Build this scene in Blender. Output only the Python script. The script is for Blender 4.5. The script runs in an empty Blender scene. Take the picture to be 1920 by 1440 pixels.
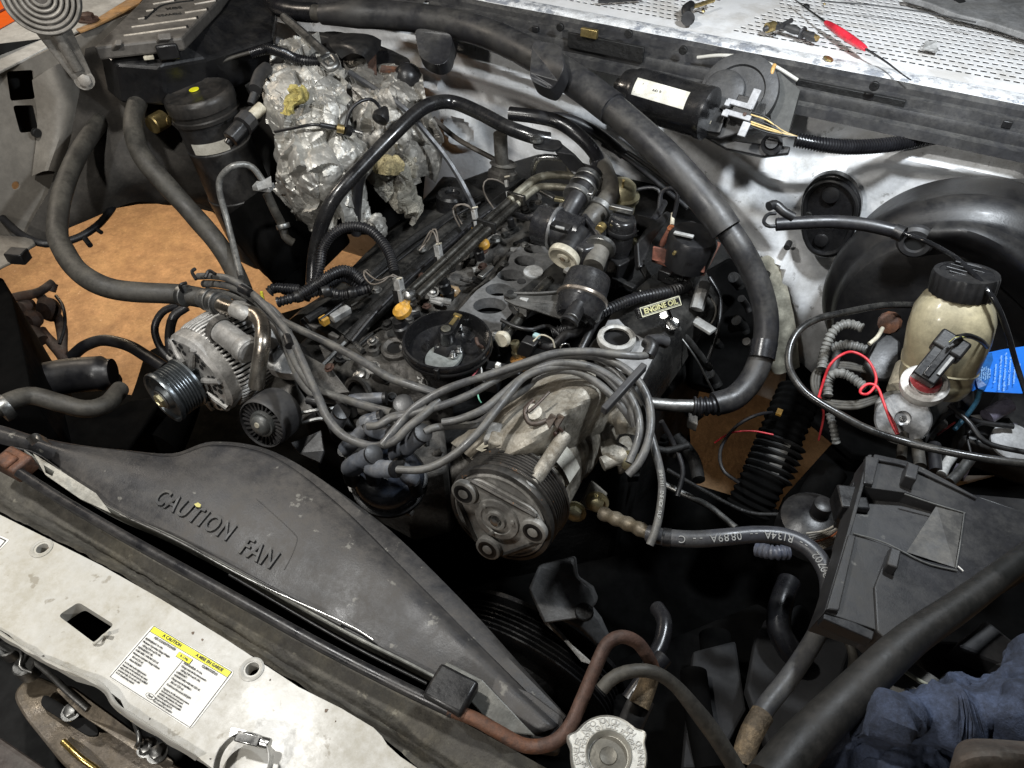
import bpy, bmesh, math, random
from mathutils import Vector, Matrix, noise
from mathutils.geometry import tessellate_polygon
random.seed(7)
sc = bpy.context.scene
C = sc.collection
W, H, F = 1920, 1440, 1400.0
# ------------------------------------------------------------ camera
CAMLOC = Vector((0, 0, 1.70)); TILT = math.radians(45); YAW = math.radians(28.8)
cd = bpy.data.cameras.new('camera'); cam = bpy.data.objects.new('camera', cd); C.objects.link(cam)
cam.location = CAMLOC; cam.rotation_euler = (TILT, 0, YAW)
cd.sensor_width = 36; cd.lens = 36*F/W; cd.clip_start = .02; cd.clip_end = 60
sc.camera = cam
# ------------------------------------------------------------ world and lamps (night, work lamps)
w = bpy.data.worlds.new('World'); sc.world = w; w.use_nodes = True
w.node_tree.nodes['Background'].inputs[0].default_value = (.75, .85, 1, 1)
w.node_tree.nodes['Background'].inputs[1].default_value = .008
def area(name, loc, aim, size, power, col):
    l = bpy.data.lights.new(name, 'AREA'); l.shape = 'DISK'; l.size = size; l.energy = power; l.color = col
    o = bpy.data.objects.new(name, l); C.objects.link(o); o.location = loc
    o.rotation_euler = (Vector(aim)-Vector(loc)).to_track_quat('-Z', 'Y').to_euler()
area('work_lamp_over_cowl', (.08, .80, 1.82), (-.12, 1.28, 1.1), .09, 12.8, (.88, .94, 1))
area('work_lamp_overhead', (-.72, .22, 2.15), (-.55, .6, 1.0), .07, 12.2, (1, .985, .95))
area('work_lamp_front', (-.45, -.75, 1.95), (-.4, .5, .95), .09, 9, (1, .965, .91))
area('floor_lamp', (-2.35, 1.35, 1.05), (-2.1, 1.4, 0), .35, 13, (1, .80, .56))
area('fender_lamp', (-1.9, .75, 1.9), (-1.3, .95, 1.2), .15, 5, (1, .88, .74))
sc.view_settings.view_transform = 'Standard'; sc.view_settings.look = 'None'
sc.view_settings.exposure = 0.0; sc.view_settings.gamma = 1.0
# ------------------------------------------------------------ pixel of the photograph -> point of the place
RM = cam.rotation_euler.to_matrix()
def ray(px, py): return RM @ Vector(((px-W/2)/F, (H/2-py)/F, -1))
def P(px, py, z):
    d = ray(px, py); return CAMLOC + d*((z-CAMLOC.z)/d.z)
def PY(px, py, y):
    d = ray(px, py); return CAMLOC + d*(y/d.y)
def PX(px, py, x):
    d = ray(px, py); return CAMLOC + d*(x/d.x)
def Q(s):
    if isinstance(s, Vector): return s.copy()
    if len(s) == 4: return (PY if s[2] == 'y' else PX)(s[0], s[1], s[3])
    return P(*s)
CF = RM @ Vector((0, 0, -1))
def dep(p): return (p-CAMLOC).dot(CF)
def mpx(n, p): return n*dep(p)/F        # n photo pixels in metres at point p
X, Y, Z = Vector((1,0,0)), Vector((0,1,0)), Vector((0,0,1))
# ------------------------------------------------------------ materials
MATS = {}
def mat(name, col, rough=.5, metal=0, dust=0, dustc=(.17,.16,.14), scl=30, var=.3, bump=.25, bs=260, spots=0, spotc=(.02,.02,.02), trans=0, coat=0, emit=0, wear=None, rvar=.2, rel=.0008, spec=.5):
    if name in MATS: return MATS[name]
    m = bpy.data.materials.new(name); m.use_nodes = True; MATS[name] = m
    if name == 'cavity_shade': m.node_tree.nodes['Principled BSDF'].inputs['Specular IOR Level'].default_value = 0
    nt = m.node_tree; N = nt.nodes; L = nt.links; b = N['Principled BSDF']
    g = N.new('ShaderNodeNewGeometry')
    def nz(s, det=5, ro=.6, off=0):
        n = N.new('ShaderNodeTexNoise'); n.inputs['Scale'].default_value = s; n.inputs['Detail'].default_value = det
        n.inputs['Roughness'].default_value = ro
        mp = N.new('ShaderNodeVectorMath'); mp.operation = 'ADD'; mp.inputs[1].default_value = (off, off*.7, off*1.3)
        L.new(g.outputs['Position'], mp.inputs[0]); L.new(mp.outputs[0], n.inputs['Vector']); return n.outputs['Fac']
    def ramp(f, a, c):
        r = N.new('ShaderNodeMapRange'); r.inputs[1].default_value = a; r.inputs[2].default_value = c
        L.new(f, r.inputs[0]); return r.outputs[0]
    def mix(f, a, c):
        x = N.new('ShaderNodeMix'); x.data_type = 'RGBA'
        if isinstance(f, float): x.inputs[0].default_value = f
        else: L.new(f, x.inputs[0])
        for i, v in ((6, a), (7, c)):
            if isinstance(v, tuple): x.inputs[i].default_value = (*v, 1)
            else: L.new(v, x.inputs[i])
        return x.outputs[2]
    def mul(a, k):
        x = N.new('ShaderNodeMath'); x.operation = 'MULTIPLY'; L.new(a, x.inputs[0])
        if isinstance(k, (int, float)): x.inputs[1].default_value = k
        else: L.new(k, x.inputs[1])
        return x.outputs[0]
    lo = tuple(c*(1-var) for c in col); hi = tuple(min(1, c*(1+var)) for c in col)
    c = mix(ramp(nz(scl), .35, .65), lo, hi)
    rr = ramp(nz(scl*1.7, off=3), .3, .7)
    ro = N.new('ShaderNodeMapRange'); ro.inputs[3].default_value = max(.03, rough-rvar*.5); ro.inputs[4].default_value = min(1, rough+rvar*.5)
    L.new(rr, ro.inputs[0]); rout = ro.outputs[0]
    if wear:                                   # second tone in patches
        f = mul(ramp(nz(scl*.55, 8, .7, 9), .50, .58), wear[1]); c = mix(f, c, wear[0])
    fine = ramp(nz(scl*5.5, 9, .8, 11), .36, .64)
    vv = N.new('ShaderNodeMapRange'); vv.inputs[3].default_value = 1-var*1.1; vv.inputs[4].default_value = 1+var*.5
    L.new(fine, vv.inputs[0]); sm = N.new('ShaderNodeVectorMath'); sm.operation = 'SCALE'; L.new(c, sm.inputs[0]); L.new(vv.outputs[0], sm.inputs[3]); c = sm.outputs[0]
    if dust:
        s = N.new('ShaderNodeSeparateXYZ'); L.new(g.outputs['Normal'], s.inputs[0])
        up = N.new('ShaderNodeMapRange'); up.inputs[1].default_value = -.3; up.inputs[2].default_value = .9; up.inputs[3].default_value = .25; up.inputs[4].default_value = 1
        L.new(s.outputs[2], up.inputs[0])
        fd_ = N.new('ShaderNodeMapRange'); fd_.inputs[3].default_value = .45; fd_.inputs[4].default_value = 1
        L.new(ramp(nz(scl*8, 8, .8, 14), .40, .60), fd_.inputs[0])
        f = mul(mul(mul(ramp(nz(scl*.8, 9, .75, 5), .42, .60), up.outputs[0]), dust), fd_.outputs[0])
        c = mix(f, c, dustc)
        a = N.new('ShaderNodeMix'); L.new(f, a.inputs[0]); L.new(rout, a.inputs[2]); a.inputs[3].default_value = .85; rout = a.outputs[0]
    if spots:
        f = mul(ramp(nz(scl*5, 4, .6, 2), .66, .70), spots); c = mix(f, c, spotc)
    L.new(c, b.inputs['Base Color']); L.new(rout, b.inputs['Roughness'])
    b.inputs['Metallic'].default_value = metal; b.inputs['Specular IOR Level'].default_value = spec
    if trans: b.inputs['Transmission Weight'].default_value = trans
    if coat: b.inputs['Coat Weight'].default_value = coat; b.inputs['Coat Roughness'].default_value = .15
    if bump:
        bp = N.new('ShaderNodeBump'); bp.inputs['Strength'].default_value = bump; bp.inputs['Distance'].default_value = rel
        L.new(nz(bs, 6, .65, 1), bp.inputs['Height']); L.new(bp.outputs[0], b.inputs['Normal'])
    return m
RUB = mat('black_rubber', (.012,.012,.014), .38, dust=.35, dustc=(.05,.047,.042), var=.3, bump=.2)
RUBG = mat('glossy_black_rubber', (.010,.010,.012), .28, dust=.12, dustc=(.06,.06,.055), var=.3, bump=.12)
RUBD = mat('dusty_rubber', (.038,.035,.030), .55, dust=.6, dustc=(.115,.105,.085), bump=.3)
LEAD = mat('grey_lead_silicone', (.085,.085,.086), .36, dust=.6, dustc=(.18,.168,.14), wear=((.05,.048,.045), .5), var=.25, bump=.25, scl=45)
BOOT = mat('blue_grey_boot', (.095,.105,.125), .36, dust=.5, dustc=(.26,.25,.23), bump=.15)
BPL = mat('black_plastic', (.010,.010,.011), .34, dust=.35, dustc=(.05,.046,.04), bump=.2)
GPL = mat('dark_grey_plastic', (.026,.026,.028), .45, dust=.55, dustc=(.07,.065,.058), scl=14, bump=.25)
SHR = mat('shroud_plastic', (.026,.026,.028), .40, dust=.7, dustc=(.085,.076,.066), scl=10, bump=.3, bs=500, spots=.5, spotc=(.25,.24,.21))
WHT = mat('dirty_white_paint', (.53,.52,.485), .38, dust=.75, dustc=(.36,.33,.26), scl=11, var=.08, bump=.15, spots=.6, spotc=(.2,.17,.12))
FWP = mat('firewall_paint', (.78,.79,.80), .42, dust=.8, dustc=(.30,.29,.25), scl=9, var=.14, bump=.5, bs=90, spots=.5, spotc=(.13,.12,.1), rel=.002)
FEN = mat('dusty_apron_paint', (.24,.22,.19), .55, dust=.9, dustc=(.10,.085,.068), scl=7, var=.2, bump=.3, bs=120)
COW = mat('cowl_white_paint', (.80,.80,.80), .35, dust=.25, dustc=(.5,.45,.38), scl=8, var=.05, bump=.1, wear=((.40,.36,.30), .45))
ALU = mat('cast_aluminium', (.38,.37,.35), .45, .4, dust=.7, dustc=(.14,.13,.11), scl=28, bump=.6, bs=180, rel=.0012)
ALD = mat('grimy_casting', (.13,.122,.112), .5, .5, dust=.8, dustc=(.075,.07,.06), scl=26, bump=.9, bs=120, wear=((.035,.033,.03), .7), rel=.002)
CMP = mat('oily_compressor_casting', (.37,.345,.295), .42, .3, dust=.95, dustc=(.14,.115,.08), scl=24, bump=.8, bs=150, wear=((.05,.045,.035), .75), spots=.5, rel=.0015)
STL = mat('bright_steel', (.55,.55,.54), .25, 1, dust=.3, var=.15, bump=.1)
STD = mat('dull_steel', (.30,.30,.29), .36, .95, dust=.5, dustc=(.12,.11,.1), bump=.3)
BLK = mat('grimy_black_engine', (.010,.010,.010), .5, 0, spec=.35, dust=.45, dustc=(.024,.022,.019), bump=.8, bs=90, rel=.003)
BPT = mat('gloss_black_paint', (.010,.010,.011), .22, 0, dust=.3, dustc=(.05,.046,.04), bump=.15, coat=.2)
DRK = mat('underbody_shade_black', (.002,.002,.002), .9, spec=.08, dust=.3, dustc=(.005,.0045,.004), bump=.5, bs=60)  # near-black, so deep shade sits in the colour itself
RST = mat('rusty_steel', (.085,.045,.032), .6, .2, dust=.4, dustc=(.07,.055,.045), var=.4, bump=.8, bs=220, wear=((.20,.075,.03), .55), spots=.5)
RSR = mat('red_brown_rust', (.20,.075,.05), .6, .1, dust=.4, dustc=(.12,.08,.06), var=.4, bump=.5, wear=((.05,.03,.025), .6))
BRS = mat('brass', (.50,.38,.16), .35, .9, dust=.4, var=.3, bump=.3)
ZNC = mat('yellow_zinc', (.42,.38,.24), .38, .8, dust=.5, dustc=(.15,.14,.1), var=.3, bump=.3)
FOI = mat('aluminium_foil', (.50,.49,.455), .42, .62, dust=.4, dustc=(.22,.20,.17), scl=20, var=.15, bump=.6, bs=240, rel=.0012)
YLW = mat('yellow_plastic', (.55,.29,.04), .4, dust=.7, dustc=(.2,.14,.06))
YLP = mat('yellow_print', (.88,.83,.02), .5, bump=0, var=.03)
INK = mat('black_ink', (.02,.02,.02), .5, bump=0, var=.03)
PAP = mat('white_label', (.80,.79,.75), .45, bump=0, var=.05, dust=.3, dustc=(.5,.48,.42), scl=40)
PAD = mat('stained_label', (.62,.60,.53), .5, bump=.1, var=.1, dust=.7, dustc=(.28,.26,.2), scl=60, spots=.8)
CRM = mat('cream_plastic', (.52,.48,.38), .45, dust=.6, dustc=(.2,.18,.13))
RES = mat('yellowed_translucent_plastic', (.32,.28,.18), .40, dust=.55, dustc=(.22,.19,.12), var=.25, scl=18, bump=.15, bs=120, coat=.2)
CPL = mat('clear_grey_plastic', (.34,.34,.33), .35, dust=.6, dustc=(.14,.13,.12), bump=.2)
RED = mat('red_plastic', (.62,.03,.05), .3, bump=0, coat=.3)
REDW = mat('red_wire', (.55,.03,.04), .45, bump=0)
BLU = mat('blue_card', (.02,.16,.62), .35, bump=0, var=.08)
LBL = mat('pale_blue_print', (.35,.6,.9), .5, bump=0, var=.05)
RAG = mat('blue_shop_rag', (.050,.066,.112), .95, dust=.9, dustc=(.014,.016,.024), scl=26, var=.5, bump=1, bs=500, rel=.001)
BRN = mat('brown_leather', (.06,.045,.035), .7, var=.4, bump=.5, dust=.4)
ORG = mat('orange_decal', (.85,.13,.01), .4, bump=0, var=.05)
TAN = mat('dirt_channel', (.10,.092,.075), .75, dust=.9, dustc=(.055,.05,.045), scl=16, var=.35, bump=1, bs=160, rel=.002, wear=((.16,.14,.10), .5), spots=.4, spotc=(.3,.28,.22))
INS = mat('yellow_insulation', (.50,.42,.14), .95, var=.4, bump=1, bs=300, rel=.003)
GSK = mat('grey_gasket_face', (.25,.25,.25), .36, .45, dust=.4, dustc=(.12,.12,.11), bump=.25)
HOL = mat('cavity_shade', (.004,.004,.004), .9, bump=0)  # near-black paint puts shade into holes, slots and cavities
ORB = mat('primer_stain', (.45,.25,.10), .5, dust=.5, dustc=(.25,.2,.15), bump=.1)
GRD = mat('concrete_floor', (.50,.31,.17), .75, dust=.6, dustc=(.34,.20,.11), scl=13, var=.25, bump=.9, bs=60, wear=((.62,.40,.21), .5), spots=.75, spotc=(.78,.60,.42), rel=.004)
# ------------------------------------------------------------ objects
WP = {}
def cen(V): return sum(V, Vector())/len(V)
def mk(name, vf, m, parent=None, smooth=True, bev=0, sub=0, loc=None, kind=None, flat=False, ms=None, mi=None):
    V, Fc = vf
    base = WP[parent.name] if parent else Vector()
    o_ = Vector(loc) if loc is not None else cen(V)
    me = bpy.data.meshes.new(name); me.from_pydata([v-o_ for v in V], [], Fc); me.update()
    me.materials.append(m)
    if ms:
        for x in ms: me.materials.append(x)
        me.polygons.foreach_set('material_index', mi)
    o = bpy.data.objects.new(name, me); C.objects.link(o)
    o.location = o_-base; WP[o.name] = o_
    if parent: o.parent = parent
    if smooth and not flat:
        me.polygons.foreach_set('use_smooth', [True]*len(me.polygons))
        try: me.set_sharp_from_angle(angle=math.radians(38))
        except Exception: pass
    if bev:
        d = o.modifiers.new('edges', 'BEVEL'); d.width = bev; d.segments = 2; d.limit_method = 'ANGLE'; d.angle_limit = math.radians(35)
        d.harden_normals = False
    if sub:
        d = o.modifiers.new('round', 'SUBSURF'); d.levels = d.render_levels = sub
    if kind: o['kind'] = kind
    return o
def tag(o, label, cat, group=None):
    o['label'] = label; o['category'] = cat
    if group: o['group'] = group
    return o
def thing(name, label, cat, loc, group=None):
    o = bpy.data.objects.new(name, None); C.objects.link(o); o.empty_display_size = .02
    o.location = Q(loc); WP[o.name] = Q(loc).copy(); return tag(o, label, cat, group)
def join(*vs):
    V, Fc = [], []
    for v, f in vs:
        n = len(V); V += v; Fc += [tuple(i+n for i in q) for q in f]
    return V, Fc
# ------------------------------------------------------------ shapes
def spline(pts, n):
    pts = [Q(p) for p in pts]
    if len(pts) == 2:
        return [pts[0].lerp(pts[1], i/(n)) for i in range(n+1)]
    e = [pts[0]*2-pts[1]] + pts + [pts[-1]*2-pts[-2]]
    raw = []
    for i in range(1, len(e)-2):
        a, b, c, d = e[i-1:i+3]
        for k in range(12):
            t = k/12
            raw.append(.5*((2*b)+(c-a)*t+(2*a-5*b+4*c-d)*t*t+(3*b-a-3*c+d)*t**3))
    raw.append(pts[-1])
    acc = [0]
    for i in range(1, len(raw)): acc.append(acc[-1]+(raw[i]-raw[i-1]).length)
    out = []; j = 0
    for i in range(n+1):
        s = acc[-1]*i/n
        while j < len(acc)-2 and acc[j+1] < s: j += 1
        t = (s-acc[j])/max(1e-9, acc[j+1]-acc[j]); out.append(raw[j].lerp(raw[j+1], min(1, t)))
    return out
def sweep(path, rf, seg=14, caps=True, flat=1.0, up=None):
    n = len(path); V = []; Fc = []
    t0 = (path[1]-path[0]).normalized()
    nrm = (up or (Z if abs(t0.z) < .9 else X)); nrm = (nrm-t0*nrm.dot(t0)).normalized()
    for i, p in enumerate(path):
        t = (path[min(n-1, i+1)]-path[max(0, i-1)]).normalized()
        nrm = (nrm-t*nrm.dot(t)).normalized(); b = t.cross(nrm)
        r = rf(i/(n-1)) if callable(rf) else rf
        for k in range(seg):
            a = 2*math.pi*k/seg; V.append(p+nrm*(math.cos(a)*r*flat)+b*(math.sin(a)*r))
    for i in range(n-1):
        for k in range(seg):
            a = i*seg+k; b_ = i*seg+(k+1) % seg; Fc.append((a, b_, b_+seg, a+seg))
    if caps:
        Fc.append(tuple(range(seg))[::-1]); Fc.append(tuple(range((n-1)*seg, n*seg)))
    return V, Fc
def plen(pts):
    q = [Q(p) for p in pts]; return sum((q[i+1]-q[i]).length for i in range(len(q)-1))
def tube(pts, rpx, seg=14, n=None, corr=0, prof=None, wob=0, caps=True):
    q = [Q(p) for p in pts]; L = plen(pts)
    r0 = sum(mpx(rpx, p) for p in q)/len(q)
    if corr:
        n = int(min(700, L/corr*4)); path = spline(pts, n)
        return sweep(path, lambda t: r0*(1+.11*(1 if (int(t*n) % 4) < 2 else -1)), 12, caps)
    n = n or max(12, min(90, int(L/.008)))
    path = spline(pts, n)
    sd = random.random()*50
    def rf(t):
        r = r0*(prof(t) if prof else 1)
        if wob: r *= 1+wob*noise.noise(Vector((t*L*25+sd, sd, 0)))
        return r
    if wob: path = [p+noise.noise_vector(p*9+Vector((sd, 0, 0)))*wob*r0*1.2 for p in path]
    return sweep(path, rf, seg, caps)
def hose(name, label, cat, pts, rpx, m, group=None, parent=None, **k):
    o = mk(name, tube(pts, rpx, **k), m, parent)
    if not parent: tag(o, label, cat, group)
    return o
def frame(ax):
    ax = ax.normalized(); u = (Z if abs(ax.z) < .8 else X); u = (u-ax*u.dot(ax)).normalized(); return u, ax.cross(u), ax
def lathe(prof, o, ax, seg=40, rad=None, cap0=True, cap1=True, el=(1, 1)):
    o = Q(o); u, v, a = frame(ax); V = []; Fc = []; n = len(prof)
    for r, h in prof:
        for k in range(seg):
            t = 2*math.pi*k/seg; rr = r*(rad(t, r, h) if rad else 1)
            V.append(o+u*(rr*math.cos(t)*el[0])+v*(rr*math.sin(t)*el[1])+a*h)
    for i in range(n-1):
        for k in range(seg):
            b = i*seg+k; c = i*seg+(k+1) % seg; Fc.append((b, c, c+seg, b+seg))
    if cap0: Fc.append(tuple(range(seg))[::-1])
    if cap1: Fc.append(tuple(range((n-1)*seg, n*seg)))
    return V, Fc
def cyl(o, ax, r, h, seg=24, ch=.12):
    c = min(r*ch, abs(h)*.3); s = 1 if h > 0 else -1
    return lathe([(r-c, 0), (r, c*s), (r, h-c*s), (r-c, h)], o, ax, seg)
def box(c, sx, sy, sz, ax=(X, Y, Z)):
    c = Q(c); ax = [a.normalized() for a in ax]; V = []
    for k in (-1, 1):
        for j in (-1, 1):
            for i in (-1, 1): V.append(c+ax[0]*(i*sx/2)+ax[1]*(j*sy/2)+ax[2]*(k*sz/2))
    return V, [(0,2,3,1), (4,5,7,6), (0,1,5,4), (2,6,7,3), (0,4,6,2), (1,3,7,5)]
def rnd(pts, r, k=4):
    q = [Q(p) for p in pts]; out = []; n = len(q)
    for i in range(n):
        a, b, c = q[i-1], q[i], q[(i+1) % n]
        ra = min(r, (a-b).length*.45); rc = min(r, (c-b).length*.45)
        s = b+(a-b).normalized()*ra; e = b+(c-b).normalized()*rc
        for j in range(k+1):
            t = j/k; out.append(s*(1-t)**2+b*2*t*(1-t)+e*t*t)
    return out
def plate(out, th, holes=(), nrm=None):
    """slab: outline (and holes) of points on a plane, thickness th below the plane"""
    loops = [[Q(p) for p in out]]+[[Q(p) for p in h] for h in holes]
    if nrm is None:
        o = loops[0]; nv = Vector()
        for i in range(len(o)): nv += (o[i]-cen(o)).cross(o[(i+1) % len(o)]-cen(o))
        nrm = nv.normalized()
        if nrm.dot(CAMLOC-cen(o)) < 0: nrm = -nrm
    V = [v for l in loops for v in l]; n = len(V)
    tris = tessellate_polygon(loops); Fc = []
    for t in tris:
        a, b, c = (V[i] for i in t)
        if (b-a).cross(c-a).dot(nrm) < 0: t = (t[0], t[2], t[1])
        Fc.append(tuple(t)); Fc.append(tuple(i+n for i in reversed(t)))
    V2 = V+[v-nrm*th for v in V]; s = 0
    for l in loops:
        for i in range(len(l)):
            a, b = s+i, s+(i+1) % len(l); Fc.append((a, b, b+n, a+n))
        s += len(l)
    bm = bmesh.new(); vs = [bm.verts.new(v) for v in V2]
    for f in Fc:
        try: bm.faces.new([vs[i] for i in f])
        except Exception: pass
    bmesh.ops.recalc_face_normals(bm, faces=bm.faces)
    bmesh.ops.dissolve_limit(bm, angle_limit=.01, verts=bm.verts, edges=bm.edges)
    bm.verts.index_update()
    r = ([v.co.copy() for v in bm.verts], [tuple(v.index for v in f.verts) for f in bm.faces]); bm.free(); return r
def circ(c, r, k=20, u=X, v=Y): c = Q(c); return [c+u*(r*math.cos(2*math.pi*i/k))+v*(r*math.sin(2*math.pi*i/k)) for i in range(k)]
def loft(rows, nu, nv, disp=None, th=0):
    """surface through rows of points; disp(u,v,p)->metres along the local normal"""
    R = [spline(r, nu) for r in rows]
    cols = [spline([R[j][i] for j in range(len(R))], nv) for i in range(nu+1)]
    G = [[cols[i][j] for i in range(nu+1)] for j in range(nv+1)]
    V = []
    for j in range(nv+1):
        for i in range(nu+1):
            p = G[j][i]
            if disp:
                a = G[j][min(nu, i+1)]-G[j][max(0, i-1)]; b = G[min(nv, j+1)][i]-G[max(0, j-1)][i]
                n = a.cross(b)
                if n.length > 1e-12:
                    n.normalize()
                    if n.dot(CAMLOC-p) < 0: n = -n
                    p = p+n*disp(i/nu, j/nv, p)
            V.append(p)
    k = nu+1
    Fc = [(j*k+i, j*k+i+1, (j+1)*k+i+1, (j+1)*k+i) for j in range(nv) for i in range(nu)]
    return V, Fc
def solid(o, t, off=-1):
    d = o.modifiers.new('thickness', 'SOLIDIFY'); d.thickness = t; d.offset = off; return o
def text(s, size, c, xd, yd, m, parent, ext=.0004, name='lettering', shear=0, al='CENTER', bold=0, sx=1, sp=1):
    cu = bpy.data.curves.new(name, 'FONT'); cu.body = s; cu.size = size; cu.align_x = al; cu.align_y = 'CENTER'
    cu.extrude = ext; cu.shear = shear; cu.resolution_u = 3; cu.offset = bold; cu.space_character = sp
    o = bpy.data.objects.new('t', cu); C.objects.link(o)
    bpy.context.view_layer.update()
    me = bpy.data.meshes.new_from_object(o.evaluated_get(bpy.context.evaluated_depsgraph_get()))
    c = Q(c); xd = xd.normalized(); n = xd.cross(yd).normalized(); y2 = yd.normalized()
    V = [c+xd*v.co.x*sx+y2*v.co.y+n*v.co.z for v in me.vertices]; Fc = [tuple(p.vertices) for p in me.polygons]
    bpy.data.objects.remove(o); bpy.data.curves.remove(cu); bpy.data.meshes.remove(me)
    return mk(name, (V, Fc), m, parent, smooth=False)
def bolt(o, ax, r, m, parent, h=None, name='bolt'):
    h = h or r*.9; o = Q(o)
    a = lathe([(r*1.5, 0), (r*1.5, r*.25), (r*1.2, r*.25)], o, ax, 16)
    b = lathe([(r*1.02, r*.2), (r, h), (r*.8, h+r*.12)], o, ax, 6)
    return mk(name, join(a, b), m, parent)
# ============================================================ SETTING
fl = mk('floor', ([Vector((-12,-8,0)), Vector((10,-8,0)), Vector((10,14,0)), Vector((-12,14,0))], [(0,1,2,3)]), GRD, smooth=False); fl['kind'] = 'structure'
# near-black sheets added below the engine so the deep gaps read as shade
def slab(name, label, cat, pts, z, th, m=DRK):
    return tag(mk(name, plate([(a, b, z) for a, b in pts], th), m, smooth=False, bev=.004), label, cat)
slab('underbody_shade_sheet', 'near-black underbody sheet added as the shade behind the fan shroud', 'shield',
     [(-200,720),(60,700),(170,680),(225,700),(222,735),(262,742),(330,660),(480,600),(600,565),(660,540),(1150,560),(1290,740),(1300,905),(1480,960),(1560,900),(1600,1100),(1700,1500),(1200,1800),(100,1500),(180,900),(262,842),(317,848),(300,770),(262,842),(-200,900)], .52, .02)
slab('frame_rail_shade', 'near-black frame rail sheet added as shade under the brake booster side', 'frame rail',
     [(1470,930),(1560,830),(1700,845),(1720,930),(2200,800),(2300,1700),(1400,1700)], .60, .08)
slab('tunnel_shade_sheet', 'near-black floor pan sheet added as the shade below the brake booster', 'shield', [(1640,500),(2300,500),(2300,880),(1800,880),(1600,850),(1475,745),(1480,640)], .66, .02)
# ---------------- firewall: one pressed sheet on the plane y = 1.25
def fwp(px, py): q = PY(px, py, 1.25); return Vector((q.x, q.z))
def seg_d(p, c):
    best = 9; side = 1
    for i in range(len(c)-1):
        a, b = c[i], c[i+1]; ab = b-a; t = max(0, min(1, (p-a).dot(ab)/ab.length_squared)); d = (p-(a+ab*t)).length
        if d < best: best = d; side = 1 if ab.x*(p.y-a.y)-ab.y*(p.x-a.x) > 0 else -1
    return best*side
def smooth2(pts, n=24): return [Vector((q.x, q.y)) for q in spline([Vector((p.x, p.y, 0)) for p in pts], n)]
C1 = smooth2([fwp(*p) for p in ((700,100),(760,118),(900,150),(1050,205),(1180,275),(1290,385),(1370,480),(1430,600),(1480,780))])
C2 = smooth2([fwp(*p) for p in ((1340,235),(1400,290),(1470,328),(1560,322),(1640,290),(1760,300),(1900,320))])
C3 = smooth2([fwp(*p) for p in ((1180,215),(1300,290),(1400,380),(1470,480),(1520,620),(1540,760))])
C4 = smooth2([fwp(*p) for p in ((760,70),(900,108),(1060,170),(1180,215))])
V = []; Fc = []; nx, nz_ = 190, 110
for j in range(nz_+1):
    for i in range(nx+1):
        x = -1.35+2.0*i/nx; z = .50+.71*j/nz_; p = Vector((x, z)); y = 1.25
        d = seg_d(p, C1); s = 1/(1+math.exp(-(-d)/.010)); y += .034*s
        y -= .016*math.exp(-(d/.016)**2)
        y -= .020*math.exp(-(seg_d(p, C2)/.018)**2); y += .014*math.exp(-((seg_d(p, C2)-.035)/.02)**2)
        y -= .022*math.exp(-(seg_d(p, C3)/.022)**2)
        y -= .012*math.exp(-(seg_d(p, C4)/.012)**2)
        for (cx, cy, r, h) in ((850,255,.035,.016),(790,150,.03,.012),(1360,420,.02,.008),(1450,500,.03,.012)):
            c = fwp(cx, cy); r_ = (p-c).length; y -= h*math.exp(-((r_-r)/(r*.3))**2)
        y += .006*noise.noise(Vector((x*9, z*9, 2)))+.0010*noise.noise(Vector((x*30, z*30, 5)))
        V.append(Vector((x, y, z)))
k = nx+1; Fc = [(j*k+i, j*k+i+1, (j+1)*k+i+1, (j+1)*k+i) for j in range(nz_) for i in range(nx)]
fw = tag(mk('firewall', (V, Fc), FWP), 'dirty white pressed steel firewall behind the engine', 'firewall'); solid(fw, .003)
for px, py in ((1245,142),(1520,395),(1442,508),(1405,560),(1480,455),(1392,245)):
    q = PY(px, py, 1.225); mk('stud', cyl(q, -Y, .006, .018, 12), BLK, fw)
tag(mk('sound_deadener_patch', loft([[(1400,500,'y',1.225),(1440,480,'y',1.22),(1470,510,'y',1.225)],[(1395,600,'y',1.215),(1450,590,'y',1.2),(1490,600,'y',1.215)],[(1420,690,'y',1.2),(1460,700,'y',1.19),(1500,690,'y',1.2)]], 24, 24, lambda u,v,p: .008*noise.noise(p*45)), mat('beige_sealer', (.42,.40,.32), .6, dust=.6, dustc=(.2,.18,.14), bump=.6, bs=80)), 'lumpy beige sealer pad stuck on the firewall beside the big hose', 'pad')
# ---------------- cowl grille with real slots
cg = thing('cowl_grille', 'white perforated cowl grille panel below the windscreen', 'cowl grille', Vector((-.2, 1.5, 1.225)))
V = []; Fc = []; dx, dy = .0135, .019; zc = 1.226
def holed(x, y):
    if y < 1.335: return False
    if -1.02 < x < -.86: return False
    n_ = (x+.55)/.06
    if abs(x+.36-(y-1.33)*.2) < .045 and y < 1.52: return False
    return True
for j in range(34):
    for i in range(150):
        x0 = -1.35+i*dx+(dx/2 if j % 2 else 0); y0 = 1.262+j*dy
        n = len(V); zz = zc+.003*noise.noise(Vector((x0*3, y0*3, 0)))
        V += [Vector((x0, y0, zc)), Vector((x0+dx, y0, zc)), Vector((x0+dx, y0+dy, zc)), Vector((x0, y0+dy, zc))]
        if holed(x0, y0):
            a, b, c, d = x0+dx*.17, x0+dx*.83, y0+dy*.25, y0+dy*.74
            V += [Vector((a, c, zc)), Vector((b, c, zc)), Vector((b, d, zc)), Vector((a, d, zc))]
            Fc += [(n, n+1, n+5, n+4), (n+1, n+2, n+6, n+5), (n+2, n+3, n+7, n+6), (n+3, n, n+4, n+7)]
        else: Fc.append((n, n+1, n+2, n+3))
gp = mk('perforated_panel', (V, Fc), COW, cg, smooth=False); solid(gp, .0015)
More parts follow.
